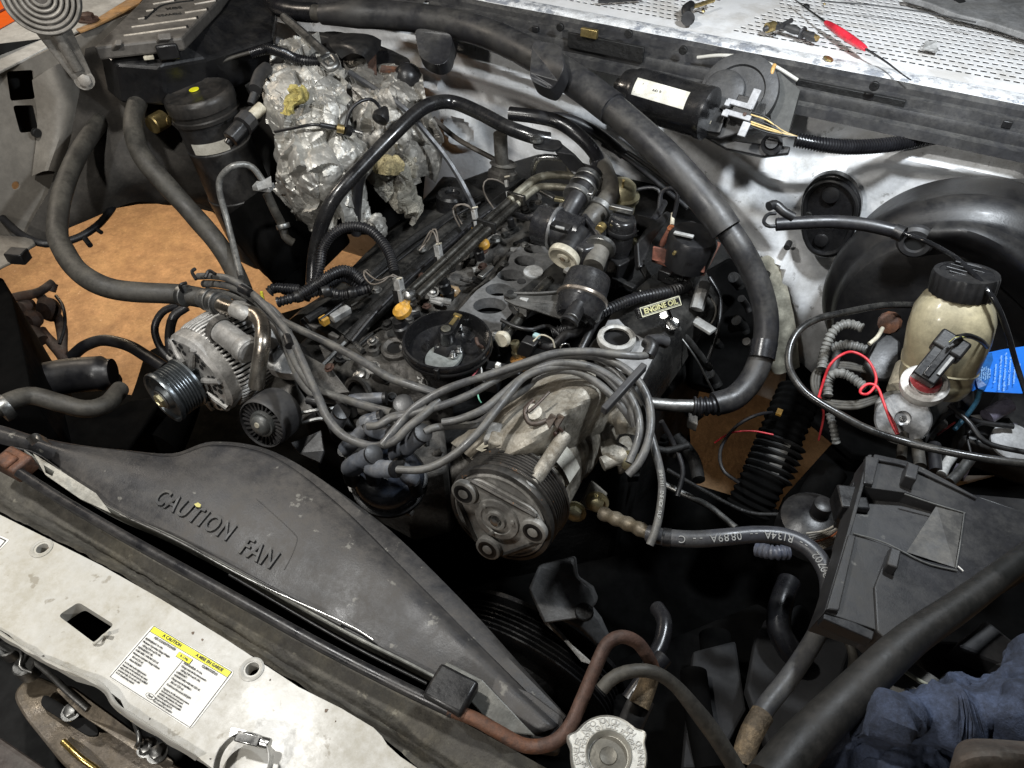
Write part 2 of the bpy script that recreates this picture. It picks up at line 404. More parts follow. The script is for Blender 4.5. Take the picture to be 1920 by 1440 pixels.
mk('air_tray', plate([Vector((-1.4,1.262,1.19)), Vector((.9,1.262,1.19)), Vector((.9,1.95,1.19)), Vector((-1.4,1.95,1.19))], .003), mat('tray_shadow_paint', (.12,.12,.12), .7), cg, smooth=False)
V = [];
for x in [(-1.35+2.1*i/80) for i in range(81)]:
    for (y, z) in ((1.300,1.2285),(1.285,1.2300),(1.270,1.2285),(1.262,1.223),(1.262,1.2)): V.append(Vector((x, y+.0015*noise.noise(Vector((x*12, 0, 0))), z)))
Fc = [(i*5+j, (i+1)*5+j, (i+1)*5+j+1, i*5+j+1) for i in range(80) for j in range(4)]
mk('front_lip', (V, Fc), mat('chipped_lip_paint', (.66,.67,.68), .4, wear=((.16,.18,.22), .85), scl=60, bump=.4, dust=.3, dustc=(.4,.36,.3)), cg)
# seal channel along the cowl edge
cs = thing('cowl_seal', 'long black rubber and steel seal channel along the cowl edge', 'seal', Vector((-.2, 1.24, 1.2)))
def extr(prof, x0, x1, n=70, wob=.001):
    V = [Vector((x0+(x1-x0)*i/n, y+wob*noise.noise(Vector((i*.4, y*50, z*50))), z+wob*noise.noise(Vector((i*.35, z*60, 9))))) for i in range(n+1) for (y, z) in prof]
    k = len(prof); return V, [(i*k+j, (i+1)*k+j, (i+1)*k+j+1, i*k+j+1) for i in range(n) for j in range(k-1)]
RL = mat('weathered_seal_rubber', (.022,.022,.024), .5, dust=.7, dustc=(.10,.095,.085), scl=22, bump=.4)
mk('seal_bead', extr([(1.268,1.212),(1.266,1.224),(1.256,1.229),(1.247,1.224),(1.246,1.214)], -1.35, .62), RL, cs)
mk('seal_channel', extr([(1.250,1.216),(1.238,1.214),(1.236,1.203),(1.226,1.2015),(1.224,1.196),(1.2245,1.184),(1.212,1.182),(1.210,1.168),(1.225,1.166)], -.86, .62), RL, cs)
mk('seal_channel', extr([(1.250,1.216),(1.235,1.212),(1.230,1.200),(1.215,1.198),(1.213,1.176),(1.225,1.172)], -1.35, -.87), RL, cs)
for px, py in ((1052,50),(1282,93),(1640,160),(1180,62)):
    q = PY(px, py, 1.222); mk('screw', cyl(q, -Y, .007, .006, 14), BLK, cs)
mk('white_pinch_strip', tube([(1308,108,'y',1.222),(1350,104,'y',1.215),(1400,108,'y',1.213),(1450,123,'y',1.215),(1495,150,'y',1.222)], 3.5), WHT, cs)
mk('drip_bracket', box(PY(1135,88,1.22)+Vector((0,0,0)), .14, .006, .025), BLK, cs, bev=.001)
mk('drip_bracket', box(PY(1590,185,1.235), .16, .008, .03), BLK, cs, bev=.001)
mk('brass_clip', box(PY(1105,62,1.214), .03, .008, .014), BRS, cs, bev=.001)
# ---------------- left inner apron and fender
fd = thing('left_fender', 'grey and white fender with dirty apron holding the spring hinge', 'fender', (100, 300, 1.1))
top = plate([(-80,178,1.20),(0,133,1.20),(60,103,1.20),(130,66,1.20),(200,28,1.20),(270,-10,1.20),(340,-50,1.20),(-100,-60,1.20)], .004)
mk('fender_top', top, mat('grey_white_fender_paint', (.50,.49,.46), .4, dust=.4, dustc=(.3,.28,.24), scl=8, bump=.1), fd, smooth=False, bev=.001)
mk('orange_stripe', plate([(-40,80,1.202),(0,53,1.202),(46,28,1.202),(42,-20,1.202),(-40,-20,1.202)], .001), ORG, fd, smooth=False)
mk('dark_stripe_line', plate([(-10,28,1.2035),(40,2,1.2035),(40,-2,1.2035),(-10,24,1.2035)], .0008), mat('maroon_line', (.2,.03,.02), .5), fd, smooth=False)
xa = P(60,103,1.20).x
def ax_(px, py): return (px, py, 'x', xa+.004)
ap = [ax_(-60,175), ax_(0,138), ax_(60,108), ax_(135,72), ax_(200,45), ax_(330,-10), ax_(520,10), ax_(520,330), ax_(470,480), ax_(430,425), ax_(400,398), ax_(330,381), ax_(260,383), ax_(210,392), ax_(130,422), ax_(60,455), ax_(20,490), ax_(-60,520)]
hl = [rnd([ax_(12,134), ax_(63,131), ax_(69,186), ax_(20,190)], .006), rnd([ax_(24,198), ax_(64,197), ax_(75,247), ax_(38,250)], .006), [ax_(114,156), ax_(136,146), ax_(146,163), ax_(123,175)],
      [ax_(30+8*math.cos(a), 348+8*math.sin(a)) for a in [i*.52 for i in range(12)]]]
mk('apron', plate(ap, .004, hl), FEN, fd, smooth=False, bev=.002)
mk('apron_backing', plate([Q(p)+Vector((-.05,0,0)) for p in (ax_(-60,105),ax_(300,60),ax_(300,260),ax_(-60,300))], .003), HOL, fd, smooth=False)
# bulged strut housing, its shadow put into a darker colour
mk('wheel_housing', loft([[(160,90,'x',xa+.03),(300,60,'x',xa+.10),(450,70,'x',xa+.16),(560,90,'x',xa+.22)],
     [(140,200,'x',xa+.03),(260,220,'x',xa+.14),(400,260,'x',xa+.2),(560,260,'x',xa+.24)],
     [(100,330,'x',xa+.03),(200,330,'x',xa+.12),(330,330,'x',xa+.18),(520,400,'x',xa+.22)],
     [(20,490,'x',xa+.01),(130,425,'x',xa+.06),(215,390,'x',xa+.10),(300,382,'x',xa+.12),(395,393,'x',xa+.15),(470,470,'x',xa+.2)]], 40, 26, lambda u,v,p: .01*noise.noise(p*14)), mat('housing_shade', (.045,.04,.034), .8, dust=.6, dustc=(.03,.026,.022), bump=.6), fd)
mk('brace_pressing', loft([[(60,150,'x',xa+.02),(110,120,'x',xa+.05),(160,110,'x',xa+.03)],[(70,230,'x',xa+.01),(120,220,'x',xa+.05),(165,200,'x',xa+.02)],[(60,330,'x',xa+.01),(90,320,'x',xa+.05),(130,330,'x',xa+.02)]], 20, 20), FEN, fd)
mk('slot_mark', box(P(110,240,1.0), .012, .05, .012), HOL, fd)
for px, py in ((143,275),(65,248),(86,390)): mk('screw', cyl(PX(px, py, xa+.012), X, .008, .008, 12), BLK, fd)
mk('rust_patch_strip', plate([(142,54,1.212),(160,47,1.212),(255,-12,1.212),(275,-12,1.212),(262,5,1.212),(178,48,1.212),(150,58,1.212)], .004), ORB, fd, smooth=False, bev=.001)
bolt(P(166,38,1.214), Z, .012, RST, fd)
# ---------------- radiator support panel
zf = 1.08
def Fp(px, py, dz=0): return (px, py, zf+dz)
rs = thing('radiator_support_panel', 'dirty white radiator support panel with square cutout and warning sticker', 'panel', Fp(380, 1240))
out = [(-90,912),(0,965),(95,1012),(190,1060),(300,1122),(420,1196),(560,1288),(640,1328),(700,1364),(716,1380),(726,1396),(750,1418),(800,1452),(860,1500),(520,1520),(400,1442),(372,1421),(328,1396),(262,1352),(236,1335),(226,1313),(208,1299),(190,1284),(160,1273),(131,1265),(83,1237),(44,1215),(16,1190),(0,1181),(-60,1140)]
hs = [rnd([Fp(147,1129), Fp(214,1171), Fp(196,1187), Fp(178,1206), Fp(109,1154)], .004), circ(Fp(79,1028), .0055), circ(Fp(473,1254), .0058)]
mk('panel_sheet', plate([Fp(*p) for p in out], .014, hs), WHT, rs, smooth=False, bev=.0025)
for px, py in ((76,1030),(470,1257)):
    mk('dimple', lathe([(.0105,.0006),(.009,.0016),(.0072,.0006),(.0062,-.004)], Fp(px+2, py-2), Z, 28, cap0=False, cap1=False), WHT, rs)
mk('torn_edge', tube([Fp(176,1206,.002), Fp(186,1199,.006), Fp(196,1190,.003), Fp(206,1186,.007)], 4, wob=.5), WHT, rs)
mk('edge_crimp', loft([[Fp(-20,1170,.001), Fp(83,1232,.002), Fp(190,1280,.003), Fp(230,1325,.004), Fp(372,1416,.003)], [Fp(-22,1176,.004), Fp(81,1238,.006), Fp(188,1286,.006), Fp(228,1332,.007), Fp(370,1421,.006)], [Fp(-26,1180,-.02), Fp(80,1243,-.02), Fp(186,1292,-.02), Fp(224,1338,-.02), Fp(366,1427,-.02)]], 60, 8, lambda u,v,p: .0012*noise.noise(p*70)), WHT, rs)
bl = [Fp(-60,880,-.015), Fp(1000,1480,-.015), Fp(900,1700,-.015), Fp(-200,1500,-.015)]
mk('shade_sheet_below', plate([P(-200,900,.90), P(1100,1500,.90), P(900,1900,.90), P(-400,1700,.90)], .01), HOL, rs, smooth=False)  # near-black sheet painted as the shade under the panel
# sticker
TL, TR, BR, BL = Q(Fp(287,1171,.0006)), Q(Fp(440,1260,.0006)), Q(Fp(357,1368,.0006)), Q(Fp(203,1269,.0006))
st = mk('warning_sticker', plate(rnd([TL, TR, BR, BL], .004), .0005), PAP, rs, smooth=False)
ux = ((TR-TL)+(BR-BL))/2; uy = ((TL-BL)+(TR-BR))/2; SW, SH = ux.length, uy.length; ux.normalize(); uy.normalize()
O = (TL+TR+BR+BL)/4
def S(u, v, dz=.0): return O+ux*(u*SW)+uy*(v*SH)+Z*(.0003+dz)      # u,v in -.5..+.5
def srect(u0, v0, u1, v1, m, name, dz=0): return mk(name, plate([S(u0,v0,dz), S(u1,v0,dz), S(u1,v1,dz), S(u0,v1,dz)], .0002), m, st, smooth=False)
srect(-.475,.385,.475,.475, YLP, 'yellow_band', .0001)
for a in ((-.48,.48,.48,.487),(-.48,-.487,.48,-.48),(-.484,-.48,-.478,.48),(.478,-.48,.484,.48),(-.475,.378,.475,.384),(.0,-.36,.005,.30)): srect(*a, INK, 'border_line', .0001)
srect(-.085,.255,.085,.345, INK, 'plate_border', .0002); srect(-.079,.262,.079,.338, YLP, 'yellow_plate', .0004)
def stx(s, u, v, h, al='CENTER', m=INK): text(s, h*SH, S(u, v, .0006), ux, uy, m, st, .0001, 'sticker_text', al=al, bold=.00008)
stx('\u26a0 CAUTION'.replace('\u26a0','A'), -.22, .43, .075); stx('A MISE EN GARDE', .24, .43, .072)
for u in (-.405, .012): pass
stx('R-134a', 0, .30, .06)
stx('AIR CONDITIONER', -.26, .335, .055); stx('CLIMATISEUR', .29, .335, .055)
for i, s in enumerate(('REFRIGERANT: R-134a','Maximum Operating Charge Weight:','   1.08 kg (2 lb 6 oz) R-134a','REFRIGERANT OIL:','FORD SPEC. WSH-M1C231-B','Maximum Lubricant Charge Volume:','   206 ml (7.0 oz)','   Meets SAE J639')):
    stx(s, -.46, .255-i*.055, .040, 'LEFT')
for i, s in enumerate(('R-134a fluid under high pressure.','Improper service methods may cause','injury. System to be serviced by qualified','personnel only. Do not mix with','R-12. Consult shop manual.')):
    stx(s, -.46, -.20-i*.047, .036, 'LEFT')
for i, s in enumerate(('FRIGORIG\u00c8NE : R-134a','Charge maxi de fonctionnement :','   1,08 kg (2 lb 6 oz) R-134a','LUBRIFIANT :','NORME FORD WSH-M1C231-B','Charge maxi de lubrifiant :','   206 cm\u00b3 (7,0 oz)','Conforme \u00e0 la norme SAE J639')):
    stx(s, .03, .235-i*.055, .040, 'LEFT')
for i, s in enumerate(('Frigorig\u00e8ne R-134a sous haute pression.','Une intervention incorrecte peut','entra\u00eener des blessures. Ne confier','l\u2019entretien qu\u2019\u00e0 un personnel qualifi\u00e9.','Ne pas m\u00e9langer de R-12.','Voir le manuel de r\u00e9paration.')):
    stx(s, .03, -.225-i*.044, .034, 'LEFT')
el = [S(-.02+.055*math.cos(a), -.415+.038*math.sin(a), .0001) for a in [i*math.pi/12 for i in range(24)]]
mk('oval_badge', plate(el, .0002), INK, st, smooth=False)
mk('oval_badge', plate([S(-.02+.048*math.cos(a), -.415+.031*math.sin(a), .0003) for a in [i*math.pi/12 for i in range(24)]], .0002), PAP, st, smooth=False)
stx('Ford', -.02, -.415, .05)
s2 = mk('warning_sticker', plate(rnd([Fp(-60,978,.0006), Fp(18,1012,.0006), Fp(-4,1034,.0006), Fp(-90,1000,.0006)], .002), .0005), PAP, rs, smooth=False)
mk('border_line', plate([Fp(-10,1003,.001), Fp(12,1013,.001), Fp(-2,1029,.001), Fp(-3,1028,.001), Fp(9,1014,.001), Fp(-10,1005,.001)], .0002), INK, s2, smooth=False)
# ---------------- hood latch under the panel (front left)
hl_ = thing('hood_latch', 'greasy steel hood latch below the radiator support panel', 'latch', (160, 1370, .98))
zl = 1.0
LAT = mat('greasy_latch_plate', (.15,.12,.085), .32, .5, dust=.8, dustc=(.06,.05,.038), scl=22, var=.3, bump=.4, wear=((.16,.14,.12),.6))
mk('latch_plate', plate(rnd([P(20,1300,zl), P(60,1262,zl), P(120,1290,zl), P(190,1345,zl-.01), P(300,1420,zl-.02), P(420,1480,zl-.03), P(260,1540,zl-.03), P(120,1440,zl-.02), P(40,1340,zl)], .012), .02), LAT, hl_, smooth=False, bev=.004)
mk('latch_slot', plate(rnd([P(82,1300,1.008), P(180,1358,1.0), P(186,1378,1.0), P(165,1380,1.0), P(74,1322,1.008)], .006), .004), HOL, hl_, smooth=False)
mk('latch_bar', tube([P(50,1228,1.03), P(95,1265,1.03), P(125,1295,1.03), P(165,1330,1.025)], 6), STD, hl_)
mk('latch_lever', plate(rnd([P(100,1290,1.03), P(130,1285,1.03), P(260,1380,1.02), P(330,1430,1.01), P(310,1445,1.01), P(150,1340,1.02)], .006), .004), LAT, hl_, smooth=False, bev=.001)
mk('return_spring', tube([P(10,1208,1.035), P(40,1222,1.04), P(38,1250,1.035), P(60,1260,1.03)], 3.5), STD, hl_)
mk('pivot_boss', cyl(P(60,1262,1.015), Z, .010, .018, 16), STD, hl_); mk('pivot_boss', cyl(P(28,1225,1.02), Z, .010, .016, 14), STD, hl_)
for px, py in ((277,1402),(296,1413),(135,1335)): bolt(P(px,py,1.012), Z, .006, STD, hl_)
mk('rolled_edge', tube([P(118,1390,.992), P(150,1420,.99), P(178,1440,.985), P(200,1460,.98)], 6), mat('worn_gold_grease', (.5,.36,.12), .25, .9, bump=.2), hl_)
mk('latch_hook', tube([P(250,1345,1.03), P(262,1385,1.03), P(258,1400,1.02), P(285,1398,1.01)], 5), STD, hl_)
slab('bumper_beam', 'dull brown painted bumper beam at the lower left corner', 'bumper', [(-80,1350),(0,1382),(85,1440),(130,1480),(-80,1500)], .97, .02, mat('dull_brown_paint', (.07,.055,.05), .5, dust=.4))
# loose hose clamp lying on the panel
hc = thing('hose_clamp', 'loose shiny worm-drive hose clamp lying on the white panel', 'hose clamp', Fp(455, 1428, .006))
cc = Q(Fp(457, 1430, .012)); axc = Vector((.10, -.25, 1)).normalized()
mk('clamp_band', lathe([(.0205,-.006),(.0212,-.006),(.0212,.006),(.0205,.006),(.0205,-.006)], cc, axc, 64, cap0=False, cap1=False), STL, hc)
u_, v_, a_ = frame(axc)
hp = Q(Fp(468, 1386, .016))
mk('clamp_housing', box(hp, .020, .008, .011, ((P(505,1396,zf)-P(435,1378,zf)), axc.cross(P(505,1396,zf)-P(435,1378,zf)), axc)), STL, hc, bev=.001)
mk('clamp_screw', cyl(hp+(P(505,1396,zf)-P(435,1378,zf)).normalized()*.008, (P(505,1396,zf)-P(435,1378,zf)), .0045, .009, 12), STL, hc)
mk('housing_bracket', plate([Fp(434,1364,.020), Fp(462,1370,.020), Fp(456,1384,.020), Fp(430,1382,.020)], .0015), STL, hc, smooth=False)
# ---------------- channel, radiator edge, shroud
tag(mk('radiator_channel', loft([[(-80,840,1.066),(60,900,1.066),(300,1045,1.066),(640,1240,1.066),(860,1350,1.066),(1060,1460,1.066)],
      [(-80,862,1.060),(40,930,1.060),(270,1075,1.058),(600,1270,1.058),(800,1390,1.058),(1000,1500,1.058)],
      [(-80,885,1.058),(20,945,1.056),(240,1065,1.054),(560,1262,1.054),(760,1385,1.054),(960,1530,1.054)],
      [(-80,895,1.070),(12,955,1.068),(225,1070,1.066),(560,1275,1.066),(735,1385,1.066),(900,1500,1.066)],
      [(-80,905,1.070),(5,962,1.070),(200,1062,1.070),(570,1290,1.070),(700,1368,1.069),(850,1500,1.069)]], 110, 40, lambda u,v,p: .0018*noise.noise(p*60)+.001*noise.noise(p*180)), TAN), 'grimy brown channel between the white panel and the radiator', 'channel')
for i in range(60):
    if i == 0: gv = []
    px = random.gauss(520, 60); py = 1010+ (px-100)*.585+random.gauss(60, 14)
    q = Q((px, py, 1.071)); r = random.uniform(.0005, .0016)
    gv.append(lathe([(r*.5,-r*.5),(r,0),(r*.4,r*.7)], q, Vector((random.uniform(-.4,.4), random.uniform(-.4,.4), 1)), 6))
o = mk('grit', join(*gv), mat('pale_grit', (.55,.52,.45), .5), smooth=False); tag(o, 'pale grit crumbs scattered on the grimy channel', 'grit'); o['kind'] = 'stuff'
rd = thing('radiator', 'radiator with thin bright top edge strip along the fan shroud', 'radiator', (640, 1190, 1.06))
EDG = mat('pale_aluminium_edge', (.5,.5,.46), .35, .6, dust=.6, dustc=(.2,.19,.16))
edge = [(45,845),(130,905),(215,958),(330,1010),(470,1085),(640,1180),(760,1240),(840,1282)]
mk('top_edge_strip', loft([[(a, b-3, 1.083) for a, b in edge], [(a, b+3, 1.083) for a, b in edge], [(a-3, b+12, 1.070) for a, b in edge]], 60, 6), EDG, rd)
mk('white_tab_plate', plate([(62,850,1.085),(90,868,1.085),(180,925,1.085),(208,962,1.085),(150,935,1.085),(85,890,1.085)], .002, [[(82,872,1.085),(102,884,1.085),(98,893,1.085),(85,886,1.085)]]), EDG, rd, smooth=False)
mk('top_tank_ridge', tube([(430,1078,1.078),(640,1200,1.078),(800,1282,1.078)], 3), BPL, rd)
mk('bright_wire_edge', tube([(225,965,1.084),(330,1013,1.085),(470,1088,1.085),(650,1170,1.085),(700,1200,1.085)], 1.8), STL, rd)
mk('side_bracket', plate([(820,1258,1.09),(838,1240,1.09),(905,1275,1.088),(1005,1380,1.08),(960,1375,1.08),(905,1340,1.082),(860,1290,1.086)], .003), mat('bare_plate', (.17,.17,.155), .4, .4, dust=.6), rd, smooth=False, bev=.001)
mk('plastic_end_tank', plate([(880,1285,1.084),(910,1262,1.084),(1000,1300,1.084),(1060,1345,1.082),(1052,1392,1.08),(1000,1385,1.08)], .05), SHR, rd, smooth=False, bev=.004)
# radiator end block and ridge
def lp(t, a, b): return a+(b-a)*t
lo = [(-60,812),(0,832),(60,848),(120,890),(210,958),(330,1010),(470,1085),(640,1180),(760,1240),(880,1305),(1000,1382)]
md = [(-60,805),(0,818),(60,836),(150,868),(260,920),(400,985),(540,1050),(690,1130),(810,1210),(930,1290),(1040,1375)]
hi = [(-60,792),(0,800),(70,820),(150,836),(240,846),(325,855),(402,834),(512,856),(640,950),(795,1105),(1050,1358)]
rm = [(-60,790),(0,797),(70,818),(150,834),(240,844),(325,850),(400,828),(510,846),(640,925),(800,1060),(1062,1342)]
def zz(L, z0, z1): return [(a, b, lp(i/(len(L)-1), z0, z1)) for i, (a, b) in enumerate(L)]
sh = thing('fan_shroud', 'large dark grey plastic fan shroud with raised CAUTION FAN lettering', 'fan shroud', (520, 1010, 1.05))
rows = [zz(lo, 1.078, 1.078), [(lp(.4, a[0], b[0]), lp(.4, a[1], b[1]), 1.086) for a, b in zip(lo, hi)], [(lp(.75, a[0], b[0]), lp(.75, a[1], b[1]), 1.088) for a, b in zip(lo, hi)], zz(hi, 1.0835, 1.0795)]
shm = mk('shroud_shell', loft(rows, 110, 30, lambda u,v,p: .0012*noise.noise(p*12)), SHR, sh); solid(shm, .004)
mk('shroud_rim', loft([zz(hi, 1.0838, 1.0798), zz(rm, 1.0815, 1.0755), [(a+2, b+5, 1.055) for a, b in rm], [(a+6, b+30, .94) for a, b in rm]], 110, 16), SHR, sh)
mk('shroud_front_edge', tube([(20,838,1.082),(70,852,1.082),(130,895,1.082),(215,955,1.083),(420,1055,1.083),(640,1172,1.083)], 2.2), SHR, sh)
A, B = P(296,935,1.0885), P(518,1048,1.0885); xd = (B-A).normalized(); yd = Z.cross(xd)
LM = mat('worn_letter_plastic', (.03,.03,.031), .5, dust=.5, dustc=(.16,.15,.13), scl=60)
from mathutils.bvhtree import BVHTree
bv = BVHTree.FromPolygons([v.co+WP[shm.name] for v in shm.data.vertices], [tuple(p.vertices) for p in shm.data.polygons])
def drape(o, z0):
    b = WP[o.name]
    for v in o.data.vertices:
        h = bv.ray_cast(Vector((v.co.x+b.x, v.co.y+b.y, 1.3)), Vector((0,0,-1)))
        if h[0]: v.co.z = h[0].z+(v.co.z+b.z-z0)+.0012-b.z
drape(text('CAUTION', .0240, P(362,963,1.0888), xd, yd, LM, sh, .0016, 'raised_lettering', shear=.05, bold=.0003, sx=.80, sp=1.17), 1.0888)
drape(text('FAN', .0240, P(482,1032,1.0898), xd, yd, LM, sh, .0016, 'raised_lettering', shear=.05, bold=.0003, sx=.80, sp=1.17), 1.0898)
ml = mk('mould_line', tube([(480,935,1.0885),(520,970,1.0885),(552,1000,1.0885),(556,1012,1.0885),(545,1038,1.0885),(530,1062,1.0885)], .9, n=60), SHR, sh); drape(ml, 1.0897)
mk('yellow_paint_dab', plate([(364,945,1.0918),(371,942,1.0918),(377,946,1.0918),(375,951,1.0918),(368,950,1.0918)], .0006), mat('dull_yellow_dab', (.5,.45,.15), .6), sh, smooth=False)
slab('radiator_gap_sheet', 'near-black sheet added as radiator core to darken the gaps by the grimy channel', 'radiator core', [(-200,780),(60,856),(420,1068),(860,1312),(1010,1400),(960,1560),(-200,1060)], 1.02, .05)  # added dark sheet, hides the lit floor behind the channel gaps
# black rod and rusty line
ln = thing('cooler_line', 'black steel cooler line that turns rusty and bends up past the radiator cap', 'pipe', (500, 1130, 1.095))
mk('black_pipe', tube([(30,882,1.098),(120,940,1.096),(240,1010,1.096),(420,1110,1.096),(600,1210,1.096),(740,1282,1.096),(850,1335,1.096)], 10.5, seg=18), mat('glossy_black_pipe', (.02,.02,.022), .3, .3, dust=.35, dustc=(.12,.11,.10), bump=.2), ln)
mk('rusty_pipe', tube([(842,1330,1.096),(890,1348,1.096),(930,1370,1.096),(985,1398,1.096),(1035,1393,1.10),(1068,1362,1.105),(1092,1310,1.11),(1118,1248,1.12),(1138,1208,1.125),(1165,1194,1.125),(1195,1205,1.115),(1217,1235,1.10),(1228,1262,1.08)], 13, seg=18, n=80), RST, ln)
mk('pipe_bracket', box(P(846,1296,1.10), .036, .030, .014, (xd, Z.cross(xd), Z)), BPL, ln, bev=.003)
mk('pipe_bracket_foot', plate([(800,1310,1.094),(815,1298,1.094),(850,1325,1.094),(842,1340,1.094)], .006), BPL, ln, smooth=False, bev=.002)
tag(mk('corner_bracket', join(box(P(30,870,1.095), .034, .024, .020, (xd, Z.cross(xd), Z)), box(P(12,862,1.106), .02, .016, .006)), RST, bev=.003), 'rust brown bracket at the left end of the black cooler line', 'bracket')
tag(mk('corner_clip', loft([[(48,822,1.11),(66,812,1.122),(86,820,1.11)],[(60,836,1.11),(78,826,1.122),(100,836,1.10)]], 12, 4), STD), 'curved pale metal clip at the left corner of the shroud', 'clip')
# ---------------- radiator cap
rc = thing('radiator_cap', 'round silver radiator cap with two ears and stamped warning text', 'radiator cap', (1141, 1412, 1.10))
cz = P(1141,1414,1.115); R0 = mpx(72, cz); tl = Vector((-.04,-.05,1)).normalized()
def ear(t, r, h):
    if r < R0*.8: return 1
    return 1+.17*(math.exp(-((math.atan2(math.sin(t-E1), math.cos(t-E1)))/.14)**2)+math.exp(-((math.atan2(math.sin(t-E2), math.cos(t-E2)))/.14)**2))
uu, vv, aa = frame(tl)
def ang(px, py): d = P(px, py, 1.115)-cz; return math.atan2(d.dot(vv), d.dot(uu))
E1, E2 = ang(1062,1378), ang(1216,1372)
CAP = mat('worn_cap_aluminium', (.72,.71,.66), .38, .8, dust=.4, dustc=(.4,.38,.32), scl=60, var=.08, bump=.2)
mk('cap_shell', lathe([(R0*.96,-.012),(R0*1.0,-.010),(R0*1.0,-.001),(R0*.965,.0018),(R0*.93,.0008),(R0*.62,.0006),(R0*.585,.0016),(R0*.55,-.0005),(R0*.51,-.0045),(R0*.5,-.0045)], cz, tl, 96, ear, cap0=False, cap1=False), CAP, rc)
mk('centre_disc', lathe([(R0*.52,-.0046),(R0*.235,-.0040),(R0*.22,-.0030),(R0*.205,-.0032)], cz, tl, 48), mat('worn_brass_disc', (.16,.15,.125), .42, .7, dust=.5), rc)
def ring_text(s, rad, a0, step, size):
    for i, ch in enumerate(s):
        if ch == ' ': continue
        a = a0-i*step; d = uu*math.cos(a)+vv*math.sin(a)
        text(ch, size, cz+d*rad+tl*.0011, tl.cross(-d), d, INKS, rc, .0002, 'stamped_letter')
INKS = mat('stamped_shadow_metal', (.42,.41,.38), .5, .6, bump=0)
ring_text('WARNING  HOT  DO NOT OPEN  RELEASE PRESSURE SLOWLY', R0*.83, ang(1200,1440), -.115, .0062)
ring_text('SERVICE COOLING SYSTEM 16 PSI', R0*.68, ang(1185,1405), -.125, .005)
mk('filler_neck', lathe([(R0*.7,-.05),(R0*.7,-.012)], cz, tl, 32), BPL, rc)
# ============================================================ LEFT SIDE
# spring hinge
hg = thing('hood_hinge', 'grey hood hinge arm with a large coiled clock spring', 'hinge', (110, 60, 1.30))
HG = mat('dusty_hinge_steel', (.30,.28,.25), .5, .4, dust=.6, dustc=(.2,.17,.14), bump=.3)
hc0 = P(78,-6,1.33); hn = (CAMLOC-hc0).normalized(); hu, hv, _ = frame(hn)
sp = [hc0+hu*(r*math.cos(t))+hv*(r*math.sin(t)) for t, r in [(i*.22, .052-.044*i/170) for i in range(171)]]
mk('clock_spring', sweep(spline(sp, 420), .0026, 8), HG, hg)
mk('spring_backing', lathe([(.050,-.012),(.052,-.004),(.03,-.003)], hc0, hn, 40), mat('dark_brown_steel', (.08,.07,.06), .6), hg)
a0, a1 = P(88,35,1.30), P(158,150,1.20); ad = (a1-a0).normalized(); aw = ad.cross(hn).normalized()
mk('hinge_arm', plate(rnd([a0-aw*.026, a0+aw*.026, a1+aw*.013+ad*.012, a1-aw*.013+ad*.012], .010), .010), HG, hg, smooth=False, bev=.002)
mk('arm_rib', sweep([a0+hn*.003, a0.lerp(a1,.5)+hn*.003, a1-ad*.02+hn*.002], .008, 12), HG, hg)
bolt(a1, hn, .010, HG, hg)
# fuse box
fb = thing('fuse_box', 'black ribbed power distribution box with latches beside the left fender', 'fuse box', (330, 60, 1.20))
lz = 1.235
la = [(175,88,lz),(213,52,lz),(262,4,lz),(300,-45,lz),(452,-60,lz),(408,0,lz),(340,70,lz)]
lidm = mat('dusty_lid_plastic', (.095,.088,.080), .42, dust=.55, dustc=(.17,.155,.135), scl=16, bump=.25, bs=600)
Wx = (P(340,72,lz)-P(175,88,lz)); fx = (P(338,72,lz)-P(232,84,lz)).normalized(); fy = Z.cross(fx)
mk('lid', plate([P(*p) for p in la], .022), lidm, fb, smooth=False, bev=.004)
mk('box_body', plate([(185,95,lz-.023),(335,75,lz-.023),(350,78,lz-.023),(412,2,lz-.023),(450,-50,lz-.023),(520,-30,lz-.03),(512,70,lz-.055),(385,110,lz-.05),(300,125,lz-.04),(215,118,lz-.03)], .075), BPL, fb, smooth=False, bev=.006)
mk('side_skirt', plate([P(345,80,lz-.024), P(412,5,lz-.024), P(460,-55,lz-.024), P(500,-20,lz-.06), P(440,70,lz-.06), P(390,105,lz-.06)], .004), GPL, fb, smooth=False)
ribs = [((232,67),(349,51)),((247,51),(368,34)),((259,36),(271,34)),((274,21),(288,19)),((347,24),(387,18)),((365,8),(404,1)),((287,8),(326,1))]
rbm = mat('worn_rib_edge', (.50,.45,.38), .35, bump=0)
for a, b in ribs:
    p, q = P(a[0],a[1],lz+.001), P(b[0],b[1],lz+.001)
    mk('lid_rib', sweep([p, p.lerp(q,.5), q], .0016, 8), rbm, fb)
    mk('rib_peg', cyl(q+fx*.002, Z, .002, .003, 8), BPL, fb)
mk('recess_line', tube([(272,36,lz+.0006),(300,12,lz+.0006),(330,5,lz+.0006),(363,1,lz+.0006)], 1.6), HOL, fb)
LTX = mat('dark_raised_text', (.03,.028,.025), .5, bump=0)
text('POWER', .012, P(316,27,lz+.001), -fx*1.0+fy*-.0, -fy, LTX, fb, .0008, 'lid_lettering', shear=-.2)
text('BOX', .013, P(325,15,lz+.001), -fx, -fy, LTX, fb, .0008, 'lid_lettering', shear=-.2)
mk('latch', plate([(297,75,lz+.002),(322,73,lz+.002),(312,85,lz-.012),(290,97,lz-.022),(282,96,lz-.022)], .012), lidm, fb, smooth=False, bev=.002)
mk('latch', plate([(215,85,lz+.002),(228,84,lz+.002),(222,95,lz-.01),(206,106,lz-.02),(196,104,lz-.02)], .012), lidm, fb, smooth=False, bev=.002)
mk('latch_block', box(P(222,112,lz-.035), .022, .02, .025, (fx, fy, Z)), BPL, fb, bev=.003)
